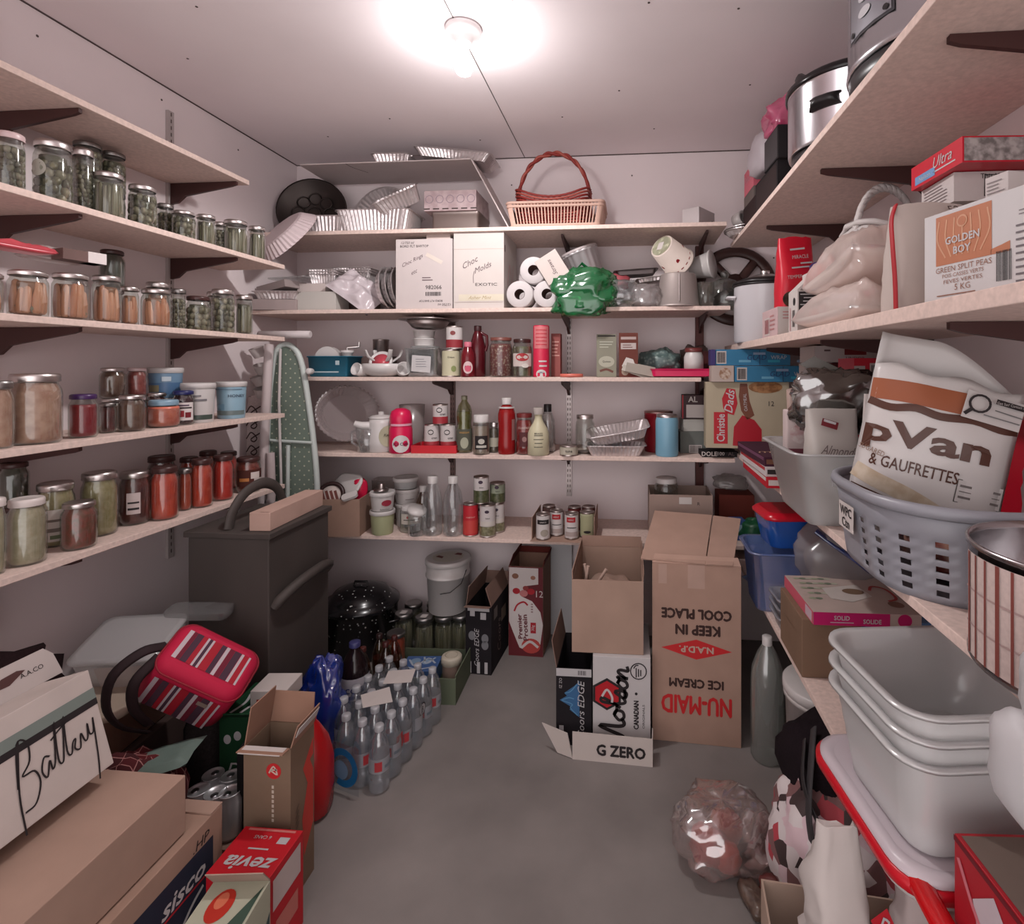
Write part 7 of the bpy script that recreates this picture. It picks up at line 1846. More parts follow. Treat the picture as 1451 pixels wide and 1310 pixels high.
m.bars(F, -.045, -.035, .028, .05, INK(), 10); m.lines(F, .005, -.02, .06, .10, flat(110, 100, 104), 9, .28); m.disc(F, .01, .062, .006, flat(110, 96, 100)); m.lines(F, .01, .045, .06, .012, flat(130, 120, 124), 2, .3)
m.build('body', t, .0015)
m = MB(); m.box(-.065, .065, .17, .21, 0, .003, card(206, 200, 200), TR(0, 0, h_ + .001, ry=-.06)); m.build('flap', t)
zt = z + h_ * .88 + .006
for k, (x_, y_, ww, dd, hh, l) in enumerate(((.735, 1.195, .185, .12, .058, 'white carton with small print panel under the long red carton'), (.605, .925, .04, .04, .05, 'slim white carton standing on the far end of pea carton'), (.70, .72, .10, .10, .115, 'white carton nearest the camera on the pea carton'))):
    m = MB(); m.cbox(ww, dd, hh, card(208, 198, 196, .02)); F = face_frame('L', ww, dd, hh); m.lines(F, 0, .0, dd * .8, hh * .7, flat(130, 116, 116), 6, .3)
    Ff = face_frame('F', ww, dd, hh)
    if k != 1: m.text(Ff, 'This Will Need', .0, hh * .34, .010, INK(), .001, w=.085); m.stroke(Ff, [(-.035, -.02), (.035, -.02), (.035, .022), (-.035, .022), (-.035, -.02)], .002, INK(), .001, 1); m.rect(Ff, 0, .005, .02, .012, INK(), .001)
    solo(m, 'small_carton', l, 'box', (x_, y_, (z + .230) if k == 0 else zt), 0 if k == 0 else radians(15), bevel=.001)
m = MB(); m.cbox(.115, .14, .2285, KRAFT()); solo(m, 'cardboard_box', 'plain brown carton behind the pea carton under white cartons', 'box', (.768, 1.20, z), 0, bevel=.002)
t = thing('red_carton', 'long red carton with blue badge on top of the white cartons', 'box', (.725, 1.175, z + .2895), radians(3))
m = MB(); w_, d_, h_ = .20, .17, .05; m.cbox(w_, d_, h_, RB); F = face_frame('L', w_, d_, h_); m.rect(F, -.035, -.010, .07, .018, flat(110, 150, 196, .5)); m.text(F, 'Neilson', -.035, -.01, .009, SLV, .001); m.text(F, 'Ultra', .025, .006, .022, SLV, .001, w=.06, shear=.3); m.rect(F, .03, -.012, .07, .003, SLV); Ff = face_frame('F', w_, d_, h_); m.rect(Ff, 0, 0, w_ - .006, h_ - .006, chunky((190, 180, 178), (120, 112, 110), 60), .0006); m.build('body', t, .0015)

# ================================================================ third right shelf
z = ZR[2]
# cookie carton standing across the corner
m_, loc, w_, dp, h_, F = bbox(1001, 1118, 541, 2.335, .085, 1.012, card(190, 172, 140, .04), h=.282)
m = m_; CH = flat(186, 22, 40, .5)
m.rect(F, -w_ * .32, -.055, .058, .135, CH, .0008); m.text(F, 'Christie', -w_ * .32, -.055, .034, SLV, .0014, rot=pi / 2, w=.118, bold=.015)
m.poly(F, [(-.09, .01), (-.055, .0), (-.04, .05), (-.05, .11), (-.085, .115), (-.105, .07), (-.10, .03)], CH, .0008); m.text(F, 'Dads', -.074, .06, .036, SLV, .0014, rot=pi / 2 - .1, w=.10, shear=.3, bold=.01)
m.poly(F, [(-.03, .135), (.0, .135), (.01, .06), (.03, .0), (.0, -.02), (-.025, .02), (-.035, .08)], flat(120, 70, 52, .5), .0008); m.text(F, 'OATMEAL', -.008, .055, .014, SLV, .0014, rot=pi / 2 + .08, w=.075)
m.poly(F, [(-.06, -.13), (-.055, -.05), (-.02, .0), (.03, -.02), (.06, -.06), (.06, -.135)], flat(176, 26, 44, .45), .0008); m.disc(F, .075, .12, .07, chunky((176, 130, 90), (136, 92, 60), 60), .0008, .026); m.text(F, '12', .10, .05, .02, INK(), .001)
solo(m, 'cookie_carton', 'beige and red oatmeal cookie carton standing at the shelf corner', 'box', loc, -.03, bevel=.0015)
BLU = card(64, 126, 164); zc = 1.2955
for k, (u0, u1, zz, l, yy) in enumerate(((1041, 1156, zc, 'lower long blue wrap carton on the cookie carton', 2.32), (1012, 1120, zc + .070, 'upper long blue wrap carton just below the shelf', 2.33))):
    m, loc, w_, dp, h_, F = bbox(u0, u1, 0, yy, .075, zz, BLU, h=.068)
    m.bars(F, -w_ / 2 + .03, 0, .036, .045, INK(), 14, WHITEC())
    for q in range(5): m.rect(F, -.03 + .06 * q, .016 * (1 if q % 2 else -1), .05, .010, plas((110, 150, 60)[q % 3], 170, 200), .0008)
    m.text(F, 'GLAD', .02, .0, .022, flat(40, 60, 110), .0014, shear=.2); m.text(F, 'WRAP', .11, .0, .016, SLV, .0014)
    m.rect(F, w_ * .1, 0, .004, h_, flat(40, 84, 120))
    solo(m, 'wrap_carton', l, 'box', loc, 0, bevel=.001)
m, loc, w_, dp, h_, F = bbox(1008, 1040, 0, 2.318, .07, zc, card(196, 172, 160), h=.069); m.disc(F, .01, .0, .025, chunky((150, 110, 84), (206, 186, 170), 60)); solo(m, 'small_carton', 'small picture carton left of the lower blue carton', 'box', loc, 0, bevel=.001)
m, loc, w_, dp, h_, F = bbox(1007, 1014, 0, 2.325, .07, zc + .070, card(70, 60, 110), h=.068); solo(m, 'small_carton', 'purple ended carton beside the upper blue carton', 'box', loc, 0, bevel=.001)
# flat chocolate boxes
for k, (c, hh, x_, l) in enumerate((((186, 34, 48), .034, .555, 'red and white flat box lowest of the flat boxes beside the clear bin'), ((206, 196, 196), .03, .55, 'white flat box in the middle of the flat boxes'), ((70, 36, 52), .03, .545, 'dark purple chocolate box topmost of the flat boxes'))):
    m = MB(); m.cbox(.27, .36, hh, card(*c)); F = face_frame('L', .27, .36, hh); m.rect(F, .0, hh * .25, .34, hh * .35, (WHITEC(), flat(180, 40, 50), flat(110, 60, 90))[k], .0006); Ff = face_frame('F', .27, .36, hh); m.rect(Ff, 0, 0, .26, hh * .5, (WHITEC(), INK(), flat(120, 80, 60))[k], .0006); m.text(face_frame('T', .27, .36, hh), 'moirs', -.06, -.08, .04, flat(190, 150, 120), .001, shear=.3)
    solo(m, 'chocolate_box', l, 'box', (x_ + .0, 1.90 + .01 * k, z + (0, .0345, .065)[k]), .02 * k, bevel=.001)
# bin
def openbin(t, w, d, h, mt, taper, r=.03, lip=.012):
    m = MB(); tub(m, w, d, h, mt, r, taper, lip, .003, ribs=0); m.build('body', t)
t = thing('storage_bin', 'cloudy clear bin of baking supplies overhanging the shelf', 'bin', (.585, 1.445, z + .0005), 0)
CBIN = MILK(.36, (238, 238, 238)); openbin(t, .40, .31, .175, CBIN, .82)
m = MB(); F = frame((-.02, -.138, .075), (1, 0, 0), (0, -.16, 1)); m.loft([(.10, .004, .0015, 0), (.10, .004, .0015, .04)], MILK(.6), 3, TR(-.07, -.146, .10)); m.build('grip', t)
m = MB(); F = frame((.06, -.1355, .03), (1, 0, 0), (0, -.16, 1)); m.rect(F, 0, 0, .085, .06, MILK(.8), .004); m.lines(F, 0, 0, .06, .035, flat(160, 160, 160), 3, .2, .006); m.build('paper_label', t)
t = thing('baking_bag', 'white bag with handwriting and dark red label standing in the clear bin', 'bag', (.495, 1.385, z + .012), .1)
m = MB(); sack(m, .135, .09, .255, flat(196, 188, 182, .35), 4, .2, .12); m.build('pouch', t)
m = MB(); F = frame((0, -.046, .19), (1, 0, 0), (0, .12, 1)); m.text(F, 'Almondea', .0, -.025, .022, flat(110, 96, 96), .004, rot=-.1, w=.10, shear=.5); m.rect(F, -.025, .04, .04, .018, flat(120, 36, 44), .004, -.3); m.rect(F, -.025, .045, .03, .006, SLV, .005, -.3); m.build('handwriting', t)
DKB = thin((120, 110, 104), .25, .15, .85, (72, 64, 58), .6)
m = MB(); lump(m, .20, .13, .16, DKB, seed=11, amp=.35, freq=2.0, nu=40, nv=24); solo(m, 'plastic_bag', 'dark glossy crumpled bag topping the clear bin', 'bag', (.54, 1.49, z + .205), -.2)
m = MB(); m.prism([(-.09, -.018), (.10, -.012), (.08, .03), (-.07, .02)], -.008, .008, flat(96, 90, 84, .3), TR(0, 0, 0, pi / 2, .55)); solo(m, 'folded_bag', 'grey brown folded bag flap sticking up from the clear bin', 'bag', (.545, 1.51, z + .355), -.2)
m = MB(); sack(m, .085, .07, .27, flat(54, 26, 26, .3), 9, .4, .15); solo(m, 'coffee_bag', 'dark brown bag at the right end of the clear bin', 'bag', (.615, 1.385, z + .012), .0)
t = thing('packet', 'pale pink packet with small dark mark in the left of the bin', 'packet', (.455, 1.525, z + .012), .0)
m = MB(); m.cbox(.07, .04, .25, card(206, 188, 186)); F = face_frame('F', .07, .04, .25); m.disc(F, .0, .06, .026, chunky((190, 150, 150), (214, 200, 198), 40)); m.rect(F, .02, .10, .012, .016, flat(90, 60, 80)); m.rect(F, 0, .01, .06, .02, flat(120, 56, 70)); m.build('body', t, .004)
m = MB(); m.cbox(.05, .05, .23, card(56, 50, 84)); m.rect(face_frame('F', .05, .05, .23), 0, .06, .03, .05, WHITEC()); solo(m, 'small_carton', 'navy carton with white oval behind the pale pink packet', 'box', (.53, 1.55, z + .012), .1, bevel=.001)
m = MB(); sack(m, .08, .06, .30, flat(186, 160, 150, .4), 20, .3, .2); solo(m, 'plastic_bag', 'beige bag behind the pale pink packet in the bin', 'bag', (.475, 1.57, z + .012), .0)
# cartons at the wall
m = MB(); m.cbox(.22, .20, .28, card(160, 128, 108)); solo(m, 'cardboard_box', 'brown box standing by the wall behind the clear bin', 'box', (.715, 1.93, z), 0, bevel=.002)
for k, (zz, c, l) in enumerate(((.2805, (70, 30, 30), 'lower dark brown chocolate carton by the wall'), (.338, (84, 36, 36), 'middle dark brown chocolate carton by the wall'), (.395, (206, 196, 194), 'white carton with red panel on the dark brown cartons'))):
    m = MB(); m.cbox(.20, .16, .055, card(*c)); F = face_frame('F', .20, .16, .055); Fl = face_frame('L', .20, .16, .055); m.rect(Fl, 0, 0, .15, .05, WHITEC(), .0006)
    if k < 2: m.rect(F, -.01, .008, .12, .012, flat(120, 70, 56)); m.rect(F, -.03, -.012, .08, .005, SLV)
    else: m.rect(F, .03, .008, .07, .022, flat(130, 40, 44)); m.text(F, 'LINDOR', .03, -.014, .010, flat(130, 40, 44), .001, w=.06); m.rect(F, -.06, .012, .02, .006, flat(100, 80, 80))
    solo(m, 'chocolate_carton', l, 'box', (.70 + .004 * k, 1.93, z + zz), 0, bevel=.001)
t = thing('red_carton', 'red carton with bar code panel standing by the right wall', 'box', (.718, 1.395 + .07, z), 0)
m = MB(); w_, d_, h_ = .20, .12, .405; m.cbox(w_, d_, h_, RB); F = face_frame('F', w_, d_, h_); m.bars(F, -.02, .155, .065, .055, INK(), 12, WHITEC()); m.rect(F, -.085, .17, .03, .02, WHITEC()); m.text(F, 'Ritz', .06, .16, .028, flat(214, 110, 120), .001, rot=1.4); m.build('body', t, .0015)
t.location = (.735, 1.66, z)
m = MB(); m.cbox(.05, .12, .27, RB); solo(m, 'red_carton', 'plain red carton standing in the basket behind the waffle bag', 'box', (.755, 1.10, z + .01), 0, bevel=.0015)
# laundry basket with real slots
t = thing('laundry_basket', 'grey slotted plastic laundry basket overhanging the shelf', 'basket', (.61, 1.06, z + .0005), 0)
GP = plas(150, 150, 158, .4); bw, bd, bh = .385, .40, .15
base = dense(bw * .9, bd * .9, .13, .0165); n = len(base); rows = [0, .012, .022, .032, .042, .052, .062, .072, .082, .092, .102, .112, .150]
vs_ = []; fs_ = []
for zz in rows:
    s = 1 + .11 * zz / bh
    vs_ += [(p.x * s, p.y * s, zz) for p in base]
hx0 = min(range(n), key=lambda i: (base[i] - Vector((-.17, .07))).length)
for k in range(len(rows) - 1):
    for i in range(n):
        j = (i + 1) % n
        di = min((i - hx0) % n, (hx0 - i) % n)
        hole = (k % 2 == 1 and i % 3 == 0 and 1 <= k <= 9 and di > 3) or (6 <= k <= 9 and di <= 2)
        if not hole: fs_.append((k * n + i, k * n + j, (k + 1) * n + j, (k + 1) * n + i))
fs_.append(tuple(reversed(range(n))))
m = MB(); m.add(vs_, fs_, GP, True); m.build('slotted_body', t, 0, 0, .003)
m = MB(); m.tube([(p.x * 1.125, p.y * 1.125, bh) for p in base], .009, GP, 8, True, flat_=1.2); m.build('rim', t)
q0, q1 = base[hx0] * 1.10, base[(hx0 - 4) % n] * 1.10
lp = base[(hx0 + 3) % n] * 1.115; tg = (base[(hx0 + 5) % n] - base[(hx0 + 1) % n]).normalized(); F = frame((lp.x, lp.y, .09), (tg.x, tg.y, 0), (0, 0, 1))
m = MB(); m.rect(F, 0, 0, .07, .05, WHITEC(), .004); m.text(F, 'WPC', 0, .010, .018, INK(), .005, bold=.02); m.text(F, 'Ctn', 0, -.012, .018, INK(), .005, bold=.02); m.build('paper_label', t)
# waffle bag: open pouch with printed front
t = thing('waffle_bag', 'open white and brown waffle cookie bag leaning in the laundry basket', 'bag', (.53, 1.055, z + .10), 0); t.rotation_euler = (radians(-6), radians(11), radians(-24))
WBG = flat(212, 206, 204, .35); BRO = flat(84, 48, 36, .4); ORB = flat(160, 92, 62, .4)
PWd, PHt = .24, .33
def fy(x, y):
    a, b = max(-1, min(1, x / (PWd / 2))), y / PHt
    return -.045 * max(0, 1 - abs(a) ** 2.6) ** .6 * (sin(pi * min(1, max(0.02, b * 1.12)) ** .8) ** .6 if b < .88 else .35) - .004 * noise.noise(Vector((x * 18, y * 18, 2)))
def grid(fn, y0, y1, mt, m, top=None, nx=20, ny=22):
    V = []; Fs = []
    for j in range(ny + 1):
        for i in range(nx + 1):
            x = PWd * (i / nx - .5); yt = top(x) if top else y1; y = y0 + (yt - y0) * j / ny
            V.append((x, fn(x, y), y))
    for j in range(ny):
        for i in range(nx): k = j * (nx + 1) + i; Fs.append((k, k + 1, k + nx + 2, k + nx + 1))
    m.add(V, Fs, mt, True)
m = MB(); grid(lambda x, y: fy(x, y), 0, .27, WBG, m, top=lambda x: .255 + .006 * sin(x * 60) + .02 * (.5 - x / PWd)); m.build('front_panel', t, 0, 0, .0015)
m = MB(); grid(lambda x, y: .035 * max(0, 1 - abs(x / (PWd / 2)) ** 2.6) ** .6 * sin(pi * min(1, max(.02, y / PHt * .75))), 0, .33, WBG, m, top=lambda x: .335 - .10 * max(0, (x / PWd + .1)) ** 1.5 * 2); m.build('back_panel', t, 0, 0, .0015)
def wstroke(pts, w, mt, off, sm=4, m=None):
    P = smooth_pts([(x, y, 0) for x, y in pts], sm); L = []; Rr = []
    for i in range(len(P)):
        d = P[min(i + 1, len(P) - 1)] - P[max(i - 1, 0)]; d.normalize(); nn = Vector((-d.y, d.x, 0)) * (w / 2)
        L.append(P[i] + nn); Rr.append(P[i] - nn)
    K = 4; V = []; Fs = []
    for a, b in zip(L, Rr):
        for q in range(K + 1): c = a.lerp(b, q / K); V.append((c.x, fy(c.x, c.y) - off, c.y))
    for i in range(len(P) - 1):
        for q in range(K): k = i * (K + 1) + q; Fs.append((k, k + K + 1, k + K + 2, k + 1))
    m.add(V, Fs, mt, True)
def wtext(txt, cx, cy, h, w, mt, off, m, bold=.02, rot=0):
    vs2, fs2, tw, th = text_geo(txt, 0, bold); c, s_ = cos(rot), sin(rot); V = []
    for v in vs2:
        x, y = v.x * w / tw, v.y * h / th; X, Y = cx + x * c - y * s_, cy + x * s_ + y * c; V.append((X, fy(X, Y) - off, Y))
    m.add(V, fs2, mt)
m = MB()
wstroke([(-.118, .222), (-.06, .224), (.0, .222), (.06, .220), (.118, .214)], .040, ORB, .002, 4, m)
wstroke([(-.118, .198), (-.08, .190), (-.04, .197), (.0, .190), (.05, .195), (.09, .188), (.118, .190)], .014, BRO, .003, 4, m)
wtext('pVan', -.015, .137, .060, .20, BRO, .0035, m, .03); wtext('& GAUFRETTES', -.025, .088, .022, .142, BRO, .0035, m, .01); wtext('SUGARED', -.095, .104, .010, .045, flat(150, 120, 104), .0035, m, 0, -.2)
wstroke([(-.118, .062), (-.08, .05), (-.02, .035), (.04, .012)], .030, chunky((190, 170, 146), (212, 198, 180), 30), .002, 4, m)
wstroke([(-.118, .030), (-.07, .022), (-.02, .012), (.0, .004)], .008, BRO, .003, 4, m); wstroke([(-.118, .014), (-.08, .009), (-.05, .003)], .006, BRO, .003, 4, m)
wstroke([(.045, .068), (.117, .068)], .042, flat(110, 104, 102), .003, 2, m); wstroke([(.0465, .068), (.1155, .068)], .039, WBG, .004, 2, m); wstroke([(.05, .078), (.112, .078)], .004, flat(120, 112, 110), .005, 2, m); wstroke([(.05, .068), (.112, .068)], .0015, flat(120, 112, 110), .005, 2, m); wstroke([(.05, .058), (.112, .058)], .004, flat(120, 112, 110), .005, 2, m)
wstroke([(.03, .223), (.119, .215)], .050, WBG, .014, 6, m); rg = [(.052 + .015 * cos(a), .226 + .015 * sin(a)) for a in [2 * pi * i / 16 for i in range(17)]]; wstroke(rg, .004, INK(), .017, 1, m); wstroke([(.042, .215), (.032, .204)], .006, INK(), .017, 1, m)
wstroke([(.075, .235), (.119, .231)], .009, INK(), .017, 4, m); wtext('Get Sat? Contact us', .098, .233, .0045, .044, WBG, .0185, m, 0); wstroke([(.075, .219), (.119, .214)], .002, flat(120, 120, 120), .017, 4, m); wstroke([(.06, .208), (.115, .203)], .002, flat(120, 120, 120), .017, 4, m)
m.build('printed_front', t)
m = MB(); m.cbox(.075, .03, .31, WHITEC()); solo(m, 'white_carton', 'tall slim white carton left of the waffle bag in the basket', 'box', (.50, 1.15, z + .012), -.3, bevel=.001, ry=radians(3))
m = MB(); lump(m, .13, .12, .24, flat(206, 186, 188, .35), seed=15, amp=.2); m.rect(frame((-.02, -.062, .20), (1, 0, 0), (0, .1, 1)), 0, 0, .035, .035, INK(), .002, -.3); solo(m, 'snack_bag', 'pinkish white snack bag at the right end of the basket', 'bag', (.735, .955, z + .012), .2)
m = MB(); lump(m, .07, .05, .06, flat(46, 34, 36, .3), seed=4, amp=.3); solo(m, 'dark_pouch', 'small dark pouch on the pinkish snack bag', 'pouch', (.72, .875, z + .155), .2)
m = MB(); lump(m, .21, .19, .085, chunky((110, 40, 36), (160, 120, 104), 25), seed=33, amp=.2); solo(m, 'snack_bag', 'dark red snack bag lying flat in the bottom of the basket', 'bag', (.62, 1.03, z + .006), 0)
# tin bucket with wrapped cloth
t = thing('metal_tin', 'shiny round tin half wrapped in striped cloth at the right picture edge', 'tin', (.562, .70, z + .0005), 0); r = .13
m = MB(); m.lathe([(r * .97, 0), (r, .004), (r, .012), (r * .99, .015), (r * .99, .148), (r * 1.015, .150), (r * 1.015, .156), (r * .985, .156), (r * .975, .146), (r * .975, .008), (.001, .008)], metal(176, 172, 174, .22, .25, 24), 48); m.build('body', t)
m = MB(); ac = pi + .65 - .25; CLO = cloth(206, 186, 180, .06); LNS = flat(130, 66, 58, .9)
cband(m, r * .995, .012, .142, ac, .72, CLO, 20, .002)
for k in range(10): cband(m, r * .995, .012, .142, ac - .66 + .145 * k, .014 if k % 3 else .022, LNS, 2, .003)
for zz in (.05, .095): cband(m, r * .995, zz, zz + .0025, ac, .72, flat(176, 150, 146, .9), 16, .003)
m.build('striped_cloth', t)
t = thing('hanging_bag', 'white plastic bag hanging off the shelf at the right picture edge', 'bag', (.405, .545, z - .075), 0)
m = MB(); lump(m, .08, .13, .11, flat(206, 204, 206, .4), seed=2, amp=.14, freq=1.3); lump(m, .07, .10, .10, flat(206, 204, 206, .4), TR(.012, -.005, .085), seed=7, amp=.14, freq=1.3); m.build('body', t)

# ================================================================ lowest right shelf
z = ZR[3]
t = thing('cardboard_box', 'brown cardboard box carrying the pink edged game box', 'box', (.535, 1.60, z), .0)
m = MB(); m.cbox(.155, .21, .158, card(142, 104, 78)); m.rect(face_frame('L', .155, .21, .158), 0, .02, .10, .003, flat(110, 80, 60)); m.build('body', t, .002)
m = MB(); m.cbox(.17, .20, .158, plas(88, 130, 184, .45)); F = face_frame('F', .17, .20, .158); LBL = plas(170, 196, 220)
m.stroke(F, [(-.08, .06), (-.03, .03), (0, .06), (.04, .03), (.08, .065)], .004, LBL, .001); m.stroke(F, [(-.08, .03), (-.02, -.01), (.03, .02), (.08, .0)], .004, LBL, .001); solo(m, 'blue_carton', 'light blue carton beside the brown box under the game box', 'box', (.708, 1.60, z), 0, bevel=.001)
t = thing('game_box', 'flat game box with hot pink edge lettered SOLID SOLIDE', 'box', (.612, 1.59, z + .1592), .02)
w_, d_, h_ = .275, .25, .034; m = MB(); m.cbox(w_, d_, h_, card(196, 170, 158)); F = face_frame('F', w_, d_, h_); Fl = face_frame('L', w_, d_, h_); Ft = face_frame('T', w_, d_, h_); MG = flat(196, 24, 104, .45)
m.rect(F, -.04, 0, w_ - .08, h_, MG, .0008); m.disc(F, .095, 0, .018, MG, .0008, h_ / 2); m.rect(Fl, 0, 0, d_, h_, flat(206, 90, 110, .5), .0008); m.text(F, 'SOLID', -.065, .003, .012, SLV, .0014, w=.04, bold=.02); m.text(F, 'SOLIDE', .012, -.004, .012, SLV, .0022, w=.046, bold=.02); m.rect(F, -.065, -.009, .06, .002, SLV, .0014);  m.rect(Fl, .09, 0, .05, h_ * .8, card(206, 180, 190), .0012)
for k in range(26): m.disc(Ft, -.11 + .018 * (k % 6) + .008 * (k // 6 % 2), .10 - .035 * (k // 6), .010, (flat(160, 166, 140), flat(120, 130, 110), flat(186, 184, 166))[k % 3], .0008, .007)
m.poly(Ft, [(-.06, .03), (.05, .06), (.06, -.02), (-.01, -.06), (-.06, -.04)], card(206, 196, 190), .001); m.disc(Ft, .02, .01, .03, flat(126, 100, 80), .0016, .02); m.stroke(Ft, [(.07, .02), (.09, .05), (.12, .03), (.12, -.03), (.09, -.05)], .008, flat(176, 60, 60), .0016); m.disc(Ft, .10, -.07, .02, flat(130, 90, 76), .0016)
m.build('body', t, .001)
BT = thin((190, 206, 236), .12, .12, .40, (140, 164, 214), .45)
t = thing('blue_tub', 'translucent blue plastic tub overhanging the lowest right shelf', 'tub', (.515, 1.965, z), 0)
m = MB(); tub(m, .21, .20, .205, BT, .03, .82, .012, .003, ribs=0); m.build('body', t)
t = thing('blue_tub', 'bright blue tub with red lid stacked on the translucent blue tub', 'tub', (.55, 1.985, z + .21), .1)
m = MB(); m.loft([(.14, .14, .03, 0), (.145, .145, .03, .005), (.185, .18, .035, .10)], thin((110, 160, 236), .10, .12, .8, (40, 110, 210), .4), 6); m.build('body', t)
m = MB(); m.loft([(.19, .185, .036, .098), (.20, .195, .04, .101), (.20, .195, .04, .110), (.17, .165, .03, .122), (.16, .155, .03, .124)], plas(206, 22, 44, .25), 6); m.build('lid', t)
for k, l in enumerate(('lowest small clear tub before the blue tub', 'middle small clear tub of three before the blue tub', 'top small clear tub of three before the blue tub')):
    m = MB(); tub(m, .13, .12, .05, MILK(.35, (196, 196, 204)), .02, .85, .008); solo(m, 'clear_tub', l, 'tub', (.525, 1.775, z + .0005 + .028 * k), .03 * k, 'nested clear tubs')
m = MB(); lump(m, .24, .19, .20, MILK(.55, (176, 170, 172)), seed=3, amp=.2, freq=1.6); solo(m, 'plastic_bag', 'cloudy plastic bag between the blue tubs and the game box', 'bag', (.66, 1.79, z + .12), 0)
m = MB(); m.tube(smooth_pts([(-.08, .02, .0), (-.04, 0, -.03), (.02, -.02, -.07), (.06, -.03, -.10)], 4), .02, thin((110, 130, 200), .1, .2, .7, (60, 80, 150), .4), 8, flat_=.4); solo(m, 'plastic_strip', 'blue plastic strip draped over the cloudy bag', 'plastic', (.655, 1.72, z + .325), 0)
# nest of storage tubs on a red rimmed lid
t = thing('tub_cover', 'big white and red tub cover lying under the frosted tubs', 'cover', (.595, 1.055, z + .0005), .12)
m = MB(); m.loft([(.37, .33, .06, .0), (.385, .345, .065, .004), (.385, .345, .065, .012)], WHITEP(), 7); m.build('lower_rim', t)
m = MB(); m.loft([(.39, .35, .07, .0125), (.40, .36, .07, .016), (.40, .36, .07, .03), (.39, .35, .07, .034)], plas(206, 20, 38, .3), 7); m.build('red_rim', t)
m = MB(); m.loft([(.385, .345, .065, .0345), (.385, .345, .065, .040), (.36, .32, .06, .047), (.34, .30, .055, .044)], plas(208, 196, 202, .35), 7); m.build('upper_panel', t)
first = None
FRO = thin((246, 248, 248), .06, .2, .7, (234, 233, 233), .35)
for k, l in enumerate(('lowest frosted tub of the nested stack on the red rimmed cover', 'middle frosted tub of the nested stack', 'topmost open frosted tub of the nested stack')):
    if first is None:
        first = thing('storage_tub', l, 'tub', (.565, 1.03, z + .049), .14, 'nested frosted storage tubs')
        m = MB(); tub(m, .30, .27, .165, FRO, .05, .84, .012, .002, ribs=5); m.build('body', first)
    else: dup(first, (.565, 1.03, z + .049 + .040 * k), .14, l)
t = thing('red_box', 'red picture box with grey brown top in the lower right corner', 'box', (.60, .70, z), .06)
w_, d_, h_ = .24, .28, .155; m = MB(); m.cbox(w_, d_, h_, flat(176, 26, 40, .45)); m.rect(face_frame('T', w_, d_, h_), .0, 0, w_ - .012, d_ - .012, card(120, 104, 96), .0006); F = face_frame('L', w_, d_, h_)
m.poly(F, [(-.10, .02), (-.06, .06), (-.02, .02), (-.04, -.04), (-.08, -.05)], card(206, 190, 196), .0008); m.poly(F, [(.01, -.03), (.05, .0), (.08, -.02), (.05, -.06)], card(200, 180, 186), .0008); m.stroke(F, [(-.13, .05), (-.09, .0), (-.03, -.04)], .008, flat(214, 120, 130), .0012); m.rect(F, 0, .072, d_, .008, flat(110, 24, 34), .0008); m.build('body', t, .0015)
m = MB(); m.tube(smooth_pts([(0, -.12, 0), (0, -.06, .006), (.005, .02, .012), (.012, .08, .012)], 5), .019, plas(206, 16, 24, .15), 10, flat_=.7); solo(m, 'red_scoop', 'glossy red plastic handle on the edge of the lowest shelf', 'scoop', (.447, .815, z + .016), .1)
# corner odds and ends on the lowest back shelf beside the tubs
zz = ZB[4]
for k, (x_, y_, c, l) in enumerate(((.40, 2.44, (70, 130, 176), 'small light blue cube carton near the flaps of the tall carton'), (.47, 2.47, (60, 90, 150), 'dark blue cube carton beside the light blue one'))):
    m = MB(); m.cbox(.065, .06, .09, plas(*c)); m.rect(face_frame('F', .065, .06, .09), 0, .01, .04, .03, plas(170, 196, 214)); solo(m, 'small_carton', l, 'box', (x_, y_, zz), .1, bevel=.002)
m = MB(); lump(m, .12, .10, .10, flat(30, 84, 54, .4), seed=5, amp=.3); solo(m, 'plastic_bag', 'dark green bag beside the blue cube cartons', 'bag', (.545, 2.42, zz), 0)
m = MB(); sack(m, .11, .08, .19, flat(206, 196, 192, .4), 8, .3, .15); m.disc(frame((0, -.045, .10), (1, 0, 0), (0, 0, 1)), 0, 0, .012, flat(120, 50, 50), .003); solo(m, 'flour_packet', 'white packet with small red mark above the dark green bag', 'packet', (.60, 2.25, ZR[3] + .06), 0)
m = MB(); m.cbox(.16, .16, .059, card(150, 140, 150)); solo(m, 'small_carton', 'low grey carton under the white packet', 'box', (.60, 2.25, ZR[3]), 0, bevel=.002)
m = MB(); pillow(m, .16, .10, .02, thin((180, 190, 220), .12, .1, .5, (150, 160, 200), .4), seed=2, crumple=.4); solo(m, 'plastic_bag', 'pale blue plastic packet before the white packet', 'packet', (.52, 2.15, ZR[3]), .2)
# ================================================================ floor at the right
def m_print(m, nt, b):
    tc = nt.nodes.new('ShaderNodeTexCoord'); v = nt.nodes.new('ShaderNodeTexVoronoi'); v.inputs['Scale'].default_value = 26
    nt.links.new(tc.outputs['Object'], v.inputs['Vector'])
    r = nt.nodes.new('ShaderNodeValToRGB'); r.color_ramp.interpolation = 'CONSTANT'
    for p_, c in ((0, (206, 196, 196)), (.35, (120, 84, 84)), (.5, (206, 180, 186)), (.7, (60, 44, 44)), (.82, (170, 60, 70))):
        e = r.color_ramp.elements.new(p_) if p_ else r.color_ramp.elements[0]; e.color = rgb(c)
    sp = nt.nodes.new('ShaderNodeSeparateColor'); nt.links.new(v.outputs['Color'], sp.inputs[0]); nt.links.new(sp.outputs[0], r.inputs[0]); nt.links.new(r.outputs[0], b.inputs['Base Color']); b.inputs['Roughness'].default_value = .7
PRN = mat('printed_cloth', m_print); BCL = cloth(34, 26, 30)
t = thing('tote_bag', 'slumped printed tote bag with black straps below the lowest shelf', 'bag', (.505, 1.415, 0), .2)
